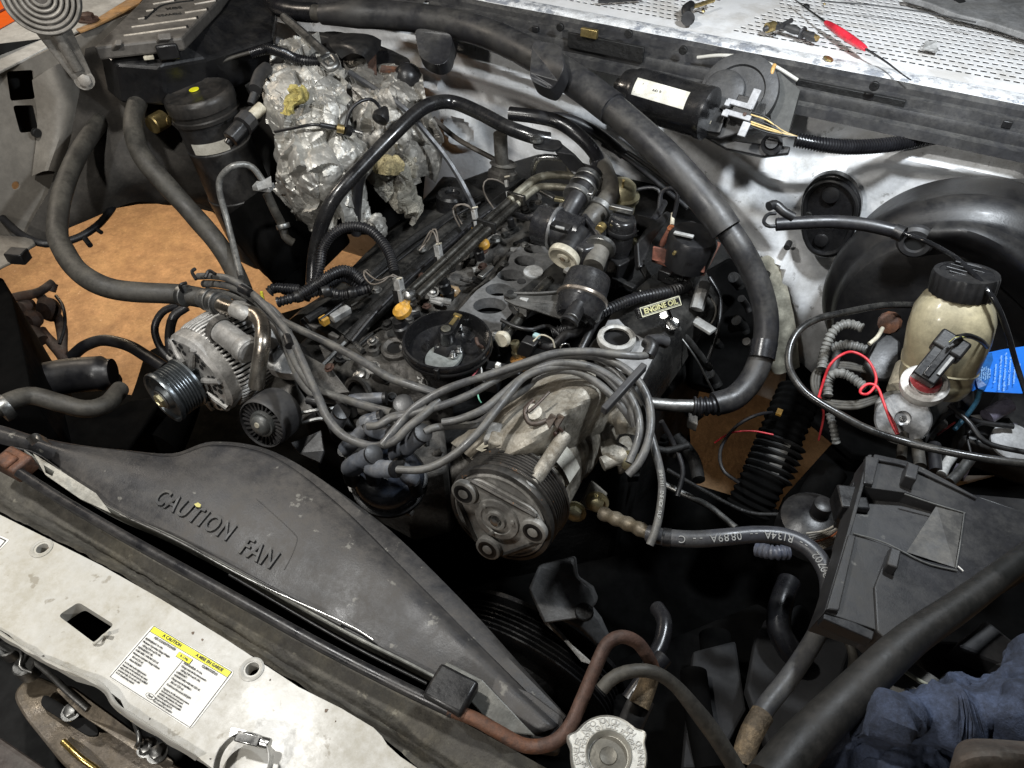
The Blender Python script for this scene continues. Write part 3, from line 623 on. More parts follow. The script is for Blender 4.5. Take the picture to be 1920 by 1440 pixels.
mk('latch_block', box(P(315,95,lz-.02), .034, .02, .025, (fx, fy, Z)), BPL, fb, bev=.003)
mk('front_slot_rail', tube([(238,103,lz-.02),(272,98,lz-.02),(300,95,lz-.02)], 1.6), STD, fb)
mk('white_clip', box(P(279,108,lz-.025), .016, .006, .006, (fx, fy, Z)), CRM, fb, bev=.001)
mk('lower_tray', plate([(225,112,lz-.07),(320,112,lz-.07),(310,138,lz-.07),(235,132,lz-.07)], .03), BPL, fb, smooth=False, bev=.004)
for px, py in ((478,38),(500,60)): mk('bracket_tab', box(P(px,py,1.16), .014,.012,.004,(fx,fy,Z)), STD, fb, bev=.001)
tag(mk('round_bracket', lathe([(.055,0),(.058,.012),(.050,.02),(.040,.014)], P(255,185,1.02), Vector((.3,-.8,.6)).normalized(), 40), BPL), 'black round bracket below the ribbed fuse box', 'bracket')
# accumulator
ac = thing('accumulator', 'black cylindrical accumulator canister with yellow dot on its lid', 'canister', (370, 300, 1.1))
p0, p1 = P(370,172,1.15), P(520,490,.80); aax = (p0-p1).normalized(); aax = (aax*.75+Z*.25).normalized(); AL = (p0-p1).length
rr = mpx(62, p0)
CAN = mat('mottled_canister_paint', (.022,.022,.023), .45, .1, dust=.75, dustc=(.09,.085,.078), scl=34, bump=.4, wear=((.06,.058,.055), .5))
mk('canister_body', lathe([(rr*.7,-AL*.97),(rr*1.0,-AL*.90),(rr*1.05,-AL*.55),(rr*1.06,-AL*.545),(rr*1.06,-AL*.53),(rr*1.03,-AL*.525),(rr*1.0,-.10),(rr*1.02,-.098),(rr*1.02,-.092),(rr*.99,-.09),(rr*.97,-.03),(rr*.99,-.028)], p0, aax, 48), CAN, ac)
mk('canister_lid', lathe([(rr*.99,-.042),(rr*1.035,-.040),(rr*1.04,-.034),(rr*1.0,-.032),(rr*1.0,-.024),(rr*1.05,-.022),(rr*1.06,-.008),(rr*1.02,-.001),(rr*.96,.0015),(rr*.9,-.0005),(rr*.2,-.0002)], p0, aax, 56), mat('satin_black_lid', (.02,.019,.018), .36, dust=.5, dustc=(.10,.085,.07), bump=.1), ac)
uu2, vv2, _ = frame(aax)
dd = P(363,166,1.152)-p0; dd -= aax*dd.dot(aax)
mk('yellow_dot', lathe([(.0085,-.0005),(.0085,.0008),(.0083,.0011)], p0+dd+aax*.0012, aax, 24), YLP, ac)
# label wrapped on the canister
def wrap(o, ax, r, h0, h1, toward, a0, a1, n=14):
    u, v, a = frame(ax); t = toward-o; t -= a*t.dot(a); t.normalize(); s = a.cross(t)
    V = []; 
    for i in range(n+1):
        g = math.radians(a0+(a1-a0)*i/n); d = t*math.cos(g)+s*math.sin(g)
        V += [o+d*r+a*h0, o+d*r+a*h1]
    return V, [(i*2, i*2+2, i*2+3, i*2+1) for i in range(n)]
mk('paper_label', wrap(p0, aax, rr*1.01, -.088, -.068, CAMLOC, -52, 14), PAD, ac)
mk('side_fitting', cyl(P(308,222,1.10), P(290,232,1.1)-P(308,222,1.1), .016, .03, 20), BRS, ac)
mk('side_fitting', tube([(300,225,1.10),(318,226,1.10)], 9), BRS, ac)
tag(mk('lower_housing', loft([[(395,330,.98),(440,300,1.0),(500,330,.98),(560,400,.92)],[(420,420,.93),(470,400,.96),(530,410,.95),(585,450,.88)],[(455,470,.88),(490,480,.92),(540,480,.90),(575,490,.86)],[(480,500,.85),(505,522,.86),(535,524,.85),(556,505,.84)]], 28, 24), DRK), 'black plastic housing around the foot of the canister', 'housing')
mk_ = tag(mk('evaporator_case', plate([(395,330,.90),(560,250,.95),(640,420,.90),(560,500,.84),(527,525,.84),(505,520,.84),(478,488,.85),(430,430,.87)], .06), DRK, bev=.006), 'black evaporator case behind the canister and the foil', 'case')
sw = thing('pressure_switch', 'black pressure switch plug on the side of the canister', 'switch', (450, 235, 1.12))
mk('switch_body', tube([(432,262,1.11),(452,240,1.12),(478,212,1.13)], 17, seg=8, n=6), BPL, sw, flat=True, bev=.002)
mk('switch_cap', tube([(428,270,1.10),(440,252,1.11)], 9), BPT, sw)
mk('switch_collar', tube([(455,236,1.125),(468,222,1.13)], 20, seg=10, n=3), GPL, sw, flat=True)
mk('switch_stub', tube([(468,222,1.13),(492,200,1.14)], 11, seg=10), CRM, sw)
tag(mk('capped_fitting', join(tube([(478,168,1.16),(488,140,1.17),(500,128,1.17)], 12), tube([(470,195,1.14),(482,160,1.16)], 7)), GPL), 'grey capped fitting between the canister and the foil', 'fitting')
tag(mk('mounting_bracket', plate([(458,160,1.12),(478,146,1.13),(492,150,1.13),(486,180,1.12),(476,195,1.1)], .003), STD, smooth=False, bev=.001), 'thin bent metal bracket behind the canister', 'bracket')
# dark hoses and frame bars near the canister
hose('hose', 'thin grey brake hose draped across the top of the canister bracket', 'hose', [(365,140,1.16),(430,110,1.17),(500,92,1.18),(540,90,1.18)], 3.5, RUBD)
hose('hose', 'black corrugated conduit running from the fuse box over the foil', 'conduit', [(470,100,1.19),(500,92,1.195),(530,100,1.195),(560,112,1.195),(605,117,1.19)], 9, RUBG, corr=.004)
hose('heater_hose', 'large dusty hose sweeping from the fuse box down to the alternator pipe', 'hose', [(330,120,1.06),(277,145,1.08),(200,217,1.09),(150,283,1.09),(118,360,1.08),(107,433,1.07),(118,467,1.06),(146,508,1.05),(191,536,1.04),(243,547,1.03),(333,552,1.02),(384,560,1.01),(400,564,1.01)], 17.5, RUBD, seg=20, wob=.04)
hose('heater_hose', 'dusty hose curving beside the canister down behind the alternator', 'hose', [(318,132,1.11),(285,150,1.12),(259,190,1.13),(250,240,1.12),(268,295,1.10),(310,345,1.07),(360,400,1.03),(405,452,1.0),(435,500,.97),(455,545,.95)], 17.5, RUBD, seg=20, wob=.04)
hose('thin_pipe', 'thin pale pipe arching up beside the canister and down to the hose end', 'pipe', [(452,520,.99),(440,470,1.0),(425,410,1.03),(412,360,1.07),(413,335,1.09),(432,314,1.11),(455,308,1.11),(475,315,1.10),(492,338,1.08)], 6, mat('grey_pipe_paint', (.24,.24,.23), .35, .4, dust=.5, wear=((.08,.08,.08), .6), scl=70))
pc = thing('pipe_clip', 'pale plastic clip holding the thin pipe beside the foil', 'clip', (495, 350, 1.08))
mk('clip_body', box(P(494,350,1.08), .03, .018, .008, (Vector((1,.3,0)), Vector((-.3,1,0)), Z)), CPL, pc, bev=.001)
mk('clip_fin', plate([(480,345,1.09),(508,330,1.09),(510,350,1.085),(484,356,1.085)], .002), CPL, pc, smooth=False)
hose('drain_hose', 'short brown hose with a spring clamp hanging below the clip', 'hose', [(500,362,1.06),(515,395,1.03),(528,420,1.0),(536,445,.98),(550,455,.97)], 8, RUBD)
mk('clamp', lathe([(.011,-.004),(.0115,-.003),(.0115,.003),(.011,.004)], P(531,424,1.0), P(528,420,1.0)-P(536,445,.98), 18), STD, bpy.data.objects['drain_hose'])
# crossing dark hose in front of the floor at upper left
dk = thing('vacuum_hose', 'black hose looping across the wheel opening with small side nipples', 'hose', (110, 450, 1.0))
mk('hose_body', tube([(0,405,.98),(40,440,.97),(85,457,.96),(140,448,.95),(180,425,.95),(205,398,.95),(213,385,.95)], 7), RUB, dk)
mk('nipple', tube([(160,448,.95),(169,460,.95)], 5), RUB, dk); mk('nipple', tube([(184,432,.95),(190,436,.95)], 4), RUB, dk)
tag(mk('grey_bracket_arm', plate([(0,440,.98),(60,445,.97),(65,455,.97),(20,490,.98),(-40,520,.98),(-40,440,.98)], .006), FEN, smooth=False, bev=.002), 'dirty grey bracket arm at the left picture edge', 'bracket')
tag(mk('small_relay', box(P(34,480,.985), .03, .022, .02, (Vector((1,.4,0)), Vector((-.4,1,0)), Z)), BPL, bev=.002), 'small black relay block on the bracket arm at the left edge', 'relay')
tag(mk('dark_side_case', plate([(-60,505,.95),(4,520,.95),(22,556,.95),(34,610,.95),(52,700,.95),(60,745,.95),(-60,780,.95)], .25), DRK, smooth=False, bev=.004), 'tall black case at the left picture edge', 'case')
rj = thing('rusty_linkage', 'rusty suspension linkage against the floor at the left', 'linkage', (85, 600, .75))
for pts, r in (([(20,558,.80),(70,548,.80),(100,530,.80)], 9), ([(100,530,.80),(95,545,.79)], 10), ([(70,548,.79),(110,600,.76),(118,660,.74),(130,690,.72)], 9), ([(75,620,.76),(110,660,.74),(130,690,.72)], 10), ([(30,625,.78),(60,620,.77),(80,640,.76)], 13)):
    mk('link', tube([P(*p) for p in pts], r, wob=.25), mat('dark_rust', (.045,.025,.018), .7, .2, dust=.4, wear=((.10,.05,.03), .6), bump=.8), rj)
for px, py, r in ((90,580,17),(48,575,12),(60,600,13),(35,615,11)): mk('ball_joint', lathe([(.001,-.015),(.014*r/12,-.012),(.018*r/12,0),(.012*r/12,.012),(.001,.014)], P(px,py,.78), (X*.3-Y+Z*.4).normalized(), 20), MATS['dark_rust'], rj)
hose('cable', 'thin cable bowing beside the rusty linkage', 'cable', [(105,555,.80),(118,575,.80),(122,610,.79),(112,645,.78)], 3, RUB)
hose('hose', 'black hose crossing the floor toward the alternator', 'hose', [(135,668,.80),(160,648,.82),(195,638,.83),(240,648,.85),(275,668,.86),(310,690,.86)], 11, RUB)
hose('looped_hose', 'thin black hose loop left of the alternator', 'hose', [(335,572,.95),(305,585,.94),(290,615,.92),(300,650,.90),(325,680,.88)], 7, RUB)
hose('looped_hose', 'second black hose loop close to the alternator housing', 'hose', [(350,575,.95),(325,595,.94),(318,640,.92),(330,680,.90)], 9, RUB)
tag(mk('steering_cylinder', tube([(-40,730,.84),(40,722,.84),(120,706,.84),(190,700,.84),(212,698,.84)], 33, seg=26, prof=lambda t: 1 if t < .93 else .8), RUB), 'fat black steering cylinder lying over the floor at the left', 'cylinder')
hose('lower_hose', 'dusty hose emerging from the lower left behind the shroud', 'hose', [(-20,775,1.0),(20,752,1.0),(60,742,.99),(110,755,.98),(160,767,.97),(200,757,.96),(225,730,.94)], 17, RUBD, seg=18)
mk('hose_end_band', lathe([(.017,-.006),(.018,0),(.017,.006)], P(8,765,1.0), P(20,752,1.0)-P(-20,775,1.0), 20), STD, bpy.data.objects['lower_hose'])
tag(mk('coil_spring_tower', tube([(330,690,.72),(310,760,.72),(270,850,.72)], 60, seg=24), DRK), 'black spring tower in shadow under the alternator', 'strut')
slab('wheel_arch_shadow_panel', 'near-black apron sheet added as the shade left of the shroud', 'panel', [(60,770),(200,775),(240,750),(310,740),(240,842),(60,830)], .80, .01)  # near-black sheet standing in for shade here
# ============================================================ FOIL heat shields
def crum(A, f=24, seed=0):
    o_ = Vector((seed, seed*2, 0))
    def fac(q, k, st):
        x = Vector((q.x*k, q.y*k, q.z*k*st)); c = noise.voronoi(x)
        rv = noise.cell_vector(c[1][0]*7.31+Vector((3.3,1.7,9.1)))-Vector((.5,.5,.5))
        return (x-c[1][0]).dot(rv)/k, (c[0][1]-c[0][0])/k
    def d(u, v, p):
        q = p+o_; w_ = noise.noise_vector(q*18)*.010+noise.noise_vector(q*60)*.0025
        a, ar_ = fac(q+w_, f*.95, .6); b, br_ = fac(q-w_, f*2.6, .75); c, _ = fac(q+w_*.5, f*6, 1)
        return A/.0065*(1.0*a+.36*b+.22*c+.10*min(ar_, .012)+.004*noise.noise(q*7)+.0006*noise.noise(q*120))
    return d
fo = thing('foil_blanket', 'crumpled silver foil heat blanket with yellow insulation showing', 'foil blanket', (590, 280, 1.0))
mk('foil_sheet', loft([[(528,85,1.17),(560,75,1.18),(600,80,1.18),(640,130,1.17),(650,160,1.17)],
      [(505,130,1.15),(540,130,1.17),(590,135,1.18),(630,180,1.17),(655,220,1.14)],
      [(492,195,1.13),(530,200,1.155),(580,205,1.16),(620,230,1.15),(665,262,1.11)],
      [(515,255,1.10),(550,262,1.12),(600,262,1.13),(650,285,1.11),(700,310,1.06)],
      [(510,310,1.06),(560,330,1.08),(610,330,1.09),(655,330,1.07),(692,350,1.02)],
      [(545,390,1.00),(580,385,1.02),(620,385,1.03),(660,375,1.02),(690,395,.99)],
      [(575,425,.95),(600,425,.97),(640,422,.98),(680,410,.98),(705,425,.96)]], 200, 260, crum(.0065, 22)), FOI, fo)
mk('foil_flap', loft([[(600,112,1.16),(700,116,1.17),(792,140,1.16)],[(615,165,1.145),(700,172,1.16),(798,185,1.14)],[(625,215,1.115),(710,215,1.135),(808,215,1.10)],[(640,260,1.085),(740,262,1.105),(825,255,1.06)],[(665,318,1.025),(755,310,1.055),(822,310,1.02)],[(690,345,1.0),(770,345,1.02),(800,330,.99)]], 150, 150, crum(.0060, 24, 5)), mat('dull_foil', (.42,.40,.36), .45, .6, dust=.6, dustc=(.16,.15,.13), scl=20, var=.3, bump=.6, bs=200, rel=.0015, wear=((.12,.11,.10), .5)), fo)
mk('torn_lining', loft([[(700,300,1.06),(740,290,1.07),(780,295,1.06)],[(705,335,1.03),(745,330,1.05),(775,335,1.03)],[(720,370,1.0),(755,365,1.01),(790,380,.98)],[(745,400,.97),(770,400,.97),(775,430,.96)]], 70, 80, crum(.008, 34, 9)), mat('torn_lining', (.40,.38,.32), .6, .3, dust=.7, wear=((.08,.07,.06), .8), scl=40, bump=1, rel=.004), fo)
mk('torn_foil_edge', loft([[(690,405,.985),(705,400,.99),(722,408,.98)],[(688,425,.97),(708,430,.98),(726,430,.97)],[(698,440,.96),(712,445,.965),(722,442,.96)]], 30, 30, crum(.005, 50, 3)), FOI, fo)
mk('insulation_tuft', loft([[(545,165,1.182),(562,160,1.19),(575,168,1.182)],[(540,180,1.178),(560,182,1.19),(578,185,1.178)],[(535,200,1.17),(548,200,1.18),(556,200,1.17)],[(530,215,1.16),(542,215,1.172),(552,212,1.165)]], 40, 50, crum(.006, 60, 2)), INS, fo)
mk('insulation_tuft', loft([[(715,292,1.075),(735,288,1.08),(750,294,1.075)],[(700,310,1.06),(730,310,1.075),(755,312,1.06)],[(702,325,1.05),(725,328,1.06),(748,326,1.05)]], 40, 40, crum(.005, 60, 7)), mat('brown_insulation', (.36,.30,.16), .95, var=.5, bump=1, rel=.003), fo)
tag(mk('foil_backing_panel', loft([[(545,80,1.12),(640,60,1.13),(780,130,1.10)],[(520,250,1.0),(660,250,1.02),(800,250,.98)],[(560,430,.86),(690,440,.86),(790,420,.86)]], 20, 20), DRK), 'black heater box behind the foil', 'heater box')
tag(mk('heater_box_top', plate([(500,120,1.165),(560,55,1.18),(640,60,1.18),(720,85,1.18),(770,110,1.17),(760,150,1.15),(700,140,1.15),(620,130,1.16)], .05), BPL, smooth=False, bev=.006), 'dark top of the heater box above the foil', 'heater box')
vm = thing('vacuum_actuator', 'black bracketed actuator on top of the heater box', 'actuator', (660, 90, 1.2))
mk('actuator_body', loft([[(615,70,1.195),(640,62,1.20),(690,64,1.20),(715,75,1.195)],[(618,85,1.195),(650,80,1.21),(690,82,1.21),(712,92,1.195)],[(640,110,1.185),(660,100,1.20),(680,105,1.20),(690,118,1.185)]], 20, 12), BPL, vm)
mk('actuator_leg', plate([(690,90,1.19),(704,92,1.19),(706,140,1.165),(690,140,1.165)], .004), RST, vm, smooth=False)
mk('rust_strap', plate([(715,122,1.175),(760,126,1.17),(755,135,1.17),(712,132,1.17)], .004), RST, vm, smooth=False)
mk('black_lump', lathe([(.008,-.02),(.022,-.014),(.025,0),(.018,.014),(.006,.02)], P(765,142,1.16), (Z+X*.4).normalized(), 16), BPL, vm)
tag(mk('strap_bar', tube([(532,32,1.215),(560,55,1.21),(590,82,1.205),(615,105,1.20)], 8, seg=8), STD), 'flat grey metal strap running down to the foil', 'strap')
tag(mk('cable_end_clip', join(tube([(600,112,1.20),(620,104,1.20),(632,120,1.195),(618,130,1.19),(605,120,1.195)], 6)), STD), 'bent steel clip at the end of the corrugated conduit on the foil', 'clip')
hose('thin_bar', 'thin grey metal stay running diagonally past the foil to the valve cover', 'stay', [(655,135,1.18),(700,165,1.165),(760,205,1.14),(800,250,1.10),(840,300,1.06),(870,350,1.02),(892,395,.99)], 5.5, mat('grey_stay_paint', (.06,.062,.068), .35, .3, dust=.4), seg=6)
hose('thin_bar', 'brown stay leaning on the firewall behind the pipes', 'stay', [(812,222,1.07),(860,262,1.03),(930,300,1.0)], 5, mat('brown_stay', (.10,.085,.07), .5), seg=8)
es = thing('oxygen_sensor_lead', 'thin black sensor lead with brass tip lying on the foil', 'cable', (640, 240, 1.15))
mk('lead', tube([(515,247,1.13),(550,240,1.145),(585,234,1.155),(610,236,1.15),(630,240,1.145)], 3), RUB, es)
mk('lead_sleeve', tube([(600,234,1.155),(632,240,1.145)], 5), RUB, es)
mk('brass_ferrule', tube([(632,240,1.148),(646,243,1.145)], 8), BRS, es)
mk('plug', tube([(646,243,1.145),(656,246,1.14)], 11), BPT, es); mk('plug_pins', tube([(656,244,1.14),(680,250,1.135)], 4), STL, es)
mk('looped_lead', tube([(648,238,1.15),(655,210,1.17),(672,192,1.18),(695,186,1.18),(710,198,1.165),(716,212,1.155)], 3.2), RUB, es)
mk('bulb_end', lathe([(.004,-.014),(.008,-.008),(.014,.004),(.013,.012),(.006,.014)], P(717,214,1.152), (CAMLOC-P(717,214,1.15)).normalized()*.5+Vector((-.2,-.3,-.5)), 18), BPL, es)
# ============================================================ BIG HOSES over the top
mh = thing('main_vacuum_duct', 'thick black hose arching over the whole engine from left to brake booster', 'hose', (1090, 150, 1.2))
mk('elbow_end', tube([(505,0,1.19),(525,14,1.20),(560,22,1.205),(592,24,1.21)], 17, seg=20), RUBG, mh)
mk('end_band', tube([(588,24,1.212),(612,27,1.212)], 15, seg=20), RUBD, mh)
DCT = mat('duct_rubber', (.018,.018,.020), .38, dust=.5, dustc=(.075,.07,.062), wear=((.045,.043,.040), .5), scl=22, bump=.2, bs=700)
mk('duct_body', tube([(605,27,1.215),(650,26,1.222),(720,28,1.225),(800,36,1.227),(880,52,1.228),(950,78,1.228),(1020,115,1.225),(1090,160,1.22),(1150,205,1.21)], 27, seg=32, n=80, prof=lambda t: .72+.28*min(1, t*9)), DCT, mh)
mk('duct_body', tube([(1148,203,1.21),(1200,248,1.20),(1250,295,1.185),(1300,350,1.16),(1340,400,1.14),(1362,432,1.125)], 31, seg=32, n=60, prof=lambda t: .93), DCT, mh)
mk('duct_body', tube([(1350,410,1.13),(1385,460,1.11),(1412,510,1.08),(1430,560,1.05),(1437,610,1.02),(1430,660,.99),(1410,710,.965),(1378,745,.95),(1340,758,.945)], 23, seg=28, n=70), DCT, mh)
mk('duct_band', tube([(1434,640,1.003),(1428,672,.988)], 24.3, seg=28), RUBG, mh)
mk('corrugated_cuff', tube([(1356,755,.945),(1338,760,.945),(1318,762,.944),(1300,761,.944)], 17, seg=24, corr=.008), RUB, mh)
mk('metal_end_tube', tube([(1310,761,.944),(1260,760,.944),(1215,756,.944)], 12, seg=20), STD, mh)
for (px, py, a) in ((812,80,0),(1022,120,1)):
    st_ = mk('strap', plate(rnd([(px-36,py-28,1.232),(px+20,py-22,1.232),(px+38,py-12,1.225),(px+30,py+34,1.20),(px+8,py+44,1.195),(px-26,py+28,1.20)] if a == 0 else
        [(px-24,py-46,1.268),(px+30,py-36,1.266),(px+36,py+8,1.258),(px+16,py+46,1.225),(px+4,py+46,1.225),(px-30,py+30,1.235)], .014), .030), DCT, mh, bev=.004)
tag(mk('strap_loop', tube([(840,50,1.19),(850,80,1.18),(845,110,1.175),(825,120,1.17)], 8, seg=8), DCT), 'black strap tail hanging behind the thick hose', 'strap')
hose('coolant_pipe', 'black painted pipe bending from beside the alternator up over the foil', 'pipe', [(586,535,.95),(590,480,.99),(604,420,1.04),(628,370,1.08),(680,312,1.11),(740,250,1.14),(780,212,1.155),(812,194,1.16),(850,192,1.155),(900,212,1.15),(950,238,1.145),(1000,256,1.14),(1030,262,1.135)], 13.5, BPT, seg=22, n=90, wob=.02)
hose('branch_pipe', 'short dark pipe dropping behind the black pipe in front of the foil', 'pipe', [(680,318,1.08),(672,350,1.05),(668,400,1.0),(668,440,.96)], 9.5, RUB)
hose('bypass_hose', 'glossy black hose bending over the throttle body', 'hose', [(955,213,1.155),(1000,218,1.155),(1045,228,1.15),(1080,250,1.14),(1110,280,1.12),(1122,305,1.10),(1112,330,1.09)], 13, RUBG, seg=20)
tag(mk('pipe_bracket', join(plate(rnd([(998,268,1.14),(1012,258,1.14),(1050,262,1.138),(1056,272,1.137),(1040,282,1.137),(1002,276,1.14)], .006), .004), plate([(1050,270,1.135),(1075,290,1.13),(1112,330,1.10),(1098,345,1.09),(1068,320,1.10),(1040,285,1.13)], .008)), BPL, smooth=False, bev=.001), 'flat black bracket tying the pipe to the throttle body', 'bracket')
bolt(P(1006,264,1.143), Z, .007, STD, bpy.data.objects['pipe_bracket'])
hose('upper_hose', 'black hose in shadow on the firewall above the throttle body', 'hose', [(1010,222,1.12),(1060,222,1.12),(1120,250,1.10),(1170,290,1.07)], 10, RUB)
tag(mk('water_pipe_stub', join(tube([(938,250,1.10),(940,290,1.06),(943,318,1.03)], 13), lathe([(.02,-.008),(.026,-.006),(.026,.004),(.021,.008),(.021,.016),(.025,.018),(.02,.022)], P(942,326,1.02), (Z*.9+Y*.2).normalized(), 26)), mat('grimy_aluminium_stub', (.22,.21,.19), .4, .7, dust=.6, wear=((.06,.05,.05), .6))), 'grimy metal pipe stub with flange against the firewall', 'pipe')
# ============================================================ WIPER MOTOR
wm = thing('wiper_motor', 'black wiper motor with paper label mounted on the firewall', 'motor', (1300, 190, 1.17))
wa, wb = P(1172,168,1.19), P(1330,214,1.19); wx = (wb-wa).normalized(); wr = mpx(46, (wa+wb)/2); WL = (wb-wa).length
mk('motor_can', lathe([(wr*.5,-.006),(wr*.78,-.002),(wr*.86,.004),(wr*.88,.014),(wr*.97,.018),(wr,.026),(wr,WL-.012),(wr*1.03,WL-.010),(wr*1.03,WL)], wa, wx, 44), BPT, wm)
mk('end_button', lathe([(.004,-.020),(.010,-.016),(.012,-.006),(.012,0)], wa+Vector((0,0,.004)), wx, 24), BPT, wm)
mk('motor_label', wrap(wa, wx, wr*1.01, .030, WL-.028, CAMLOC, -34, 6, 14), PAD, wm)
tcam = (CAMLOC-wa).normalized(); tcam = (tcam-wx*tcam.dot(wx)).normalized(); sd_ = wx.cross(tcam)
lp0 = wa+wx*(WL*.47)+(tcam*math.cos(math.radians(-14))+sd_*math.sin(math.radians(-14)))*wr*1.03
text('A41 9', .0060, lp0+sd_*-.001, wx, -sd_ if (-sd_).dot(Z) > 0 else sd_, INK, wm, .0001, 'label_print')
text('M0081 4C26', .0048, lp0-Z*.007, wx, -sd_ if (-sd_).dot(Z) > 0 else sd_, INK, wm, .0001, 'label_print')
mat('grey_cast_bracket', (.035,.035,.036), .5, .2, dust=.5, dustc=(.075,.07,.062), bump=.6, bs=200)
gn = (-Y*.75+Z*.65).normalized()
gu = wx; gv = gn.cross(gu).normalized()
def GP(px, py, d=0): q = P(1385,180,1.20); r_ = ray(px, py); t = (q-CAMLOC).dot(gn)/r_.dot(gn); return CAMLOC+r_*t+gn*d
mk('gear_housing', lathe([(.056,-.03),(.060,-.004),(.058,.004),(.052,.006),(.040,.006),(.038,.002),(.020,.002)], GP(1385,172), gn, 48), MATS['grey_cast_bracket'], wm)
mk('gear_boss', lathe([(.032,.0),(.031,.009),(.028,.011),(.012,.011)], GP(1358,172), gn, 36), MATS['grey_cast_bracket'], wm)
mk('bracket_body', plate([GP(1330,175,.006), GP(1410,190,.006), GP(1440,195,.006), GP(1432,240,.006), GP(1350,262,.006), GP(1305,248,.006), GP(1325,215,.006)], .025), mat('grey_cast_bracket', (.085,.085,.085), .5, .3, dust=.5, dustc=(.13,.12,.11), bump=.6, bs=200), wm, bev=.002)
mk('terminal_cover', plate(rnd([GP(1318,215,.018), GP(1350,208,.018), GP(1362,225,.018), GP(1352,256,.018), GP(1310,250,.018)], .003), .01), BPL, wm, bev=.001)
for px, py in ((1331,214),(1332,236)): mk('terminal_slot', box(GP(px,py,.0185), .006, .005, .002, (gu, gv, gn)), CRM, wm)
CN = mat('pale_connector', (.36,.36,.37), .45, dust=.3)
cnn = mk('connector', box(GP(1396,215,.022), .030, .035, .018, (gu, gv, gn)), BPL, wm, bev=.001)
for px, py, w_, h_ in ((1390,209,.040,.008),(1386,229,.042,.008),(1415,200,.012,.03),(1398,255,.012,.022),(1368,207,.008,.009),(1364,226,.010,.009)):
    mk('connector_rib', box(GP(px,py,.032), w_, h_, .006, (gu, gv, gn)), CN, wm, bev=.001)
mk('rust_screw', cyl(GP(1400,229,.036), gn, .0028, .002, 10), RST, wm)
mk('motor_flange', plate([GP(1318,205,-.004), GP(1338,160,-.004), GP(1322,230,-.004), GP(1302,245,-.004)], .004), STD, wm, smooth=False)
bolt(GP(1316,209,.006), gn, .0075, RST, wm)
mk('mount_plate', plate([GP(1316,250,-.012), GP(1400,262,-.012), GP(1482,270,-.012), GP(1478,284,-.012), GP(1430,290,-.012), GP(1360,275,-.012)], .01), BPL, wm, bev=.002)
mk('grommet_bolt', lathe([(.016,0),(.016,.006),(.012,.008),(.009,.006),(.009,.012),(.002,.012)], GP(1447,268,-.01), gn, 24), BPL, wm)
mk('shaft_cover', plate([GP(1440,130,-.02), GP(1460,125,-.02), GP(1500,160,-.02), GP(1478,240,-.02), GP(1448,248,-.02), GP(1442,190,-.02)], .02), mat('dark_olive_plate', (.045,.045,.04), .6), wm, smooth=False)
mk('wax_drip', tube([GP(1452,122,0), GP(1448,135,.004), GP(1446,150,0)], 4, wob=.3), mat('amber_wax', (.5,.30,.10), .5), wm)
WY = mat('ochre_wire', (.55,.40,.16), .5, bump=0); WB = mat('black_wire', (.012,.012,.012), .45, bump=0)
for k, (py, m_) in enumerate(((233,WY),(240,WB),(246,WY),(250,WY),(228,WB),(255,WB))):
    mk('wire', tube([GP(1410,py-6,.03), GP(1440,py+3,.026), GP(1470,254+k*1.5,.02), GP(1495,262,.015)], 1.5), m_, wm)
hose('wiper_harness', 'black corrugated harness running right along the firewall from the wiper motor', 'harness', [(1492,262,1.165),(1540,271,1.162),(1600,276,1.158),(1680,270,1.158),(1750,257,1.162),(1830,247,1.166),(1940,256,1.165)], 12.5, RUBG, corr=.0042)
tag(mk('harness_clip', join(tube([(1905,270,1.15),(1898,285,1.15),(1915,280,1.14),(1925,300,1.14)], 6, wob=.3), box(P(1915,300,1.14), .03,.02,.02)), BPL, bev=.001), 'black clip hanging under the corrugated harness at the right edge', 'clip')
# ============================================================ THINGS ON THE COWL
cz_ = 1.236
e1 = thing('coil_boot', 'black elbow plug boot with a brass tip lying on the cowl', 'plug boot', (1300, 20, cz_))
mk('boot', tube([(1290,32,cz_),(1286,18,cz_+.008),(1296,10,cz_+.010)], 9, seg=14), BPL, e1)
mk('boot_mouth', lathe([(.010,0),(.0115,.002),(.0115,.008),(.008,.008)], P(1290,35,cz_+.004), (CAMLOC-P(1290,35,cz_)).normalized(), 16), BPL, e1)
mk('brass_tip', tube([(1300,12,cz_+.01),(1318,7,cz_+.01),(1338,0,cz_+.01)], 4), BRS, e1)
tag(mk('dark_bar', tube([(1122,2,cz_),(1160,0,cz_),(1204,-3,cz_)], 4, seg=6), BPL), 'short black bar at the top edge of the cowl', 'bar')
ij = thing('fuel_injector', 'loose dirty fuel injector lying on the perforated cowl', 'injector', (1480, 55, cz_))
mk('injector_body', tube([(1432,55,cz_+.006),(1450,50,cz_+.008),(1470,50,cz_+.008),(1495,58,cz_+.006),(1515,66,cz_+.005),(1532,74,cz_+.004)], 7, prof=lambda t: .55+.6*abs(math.sin(t*9))), GPL, ij)
mk('brass_collar', tube([(1438,52,cz_+.008),(1452,49,cz_+.008)], 9), BRS, ij)
mk('injector_plug', tube([(1465,48,cz_+.012),(1484,38,cz_+.014)], 4.5), GPL, ij); mk('injector_tip', tube([(1512,62,cz_+.006),(1533,72,cz_+.006)], 5.5, seg=10), BRS, ij)
mk('collar', lathe([(.008,-.002),(.010,0),(.008,.002)], P(1505,62,cz_+.006), P(1532,74,cz_)-P(1495,58,cz_), 14), GPL, ij)
pk = thing('pick_tool', 'hook pick tool with a red clear handle lying across the cowl', 'pick tool', (1590, 65, cz_))
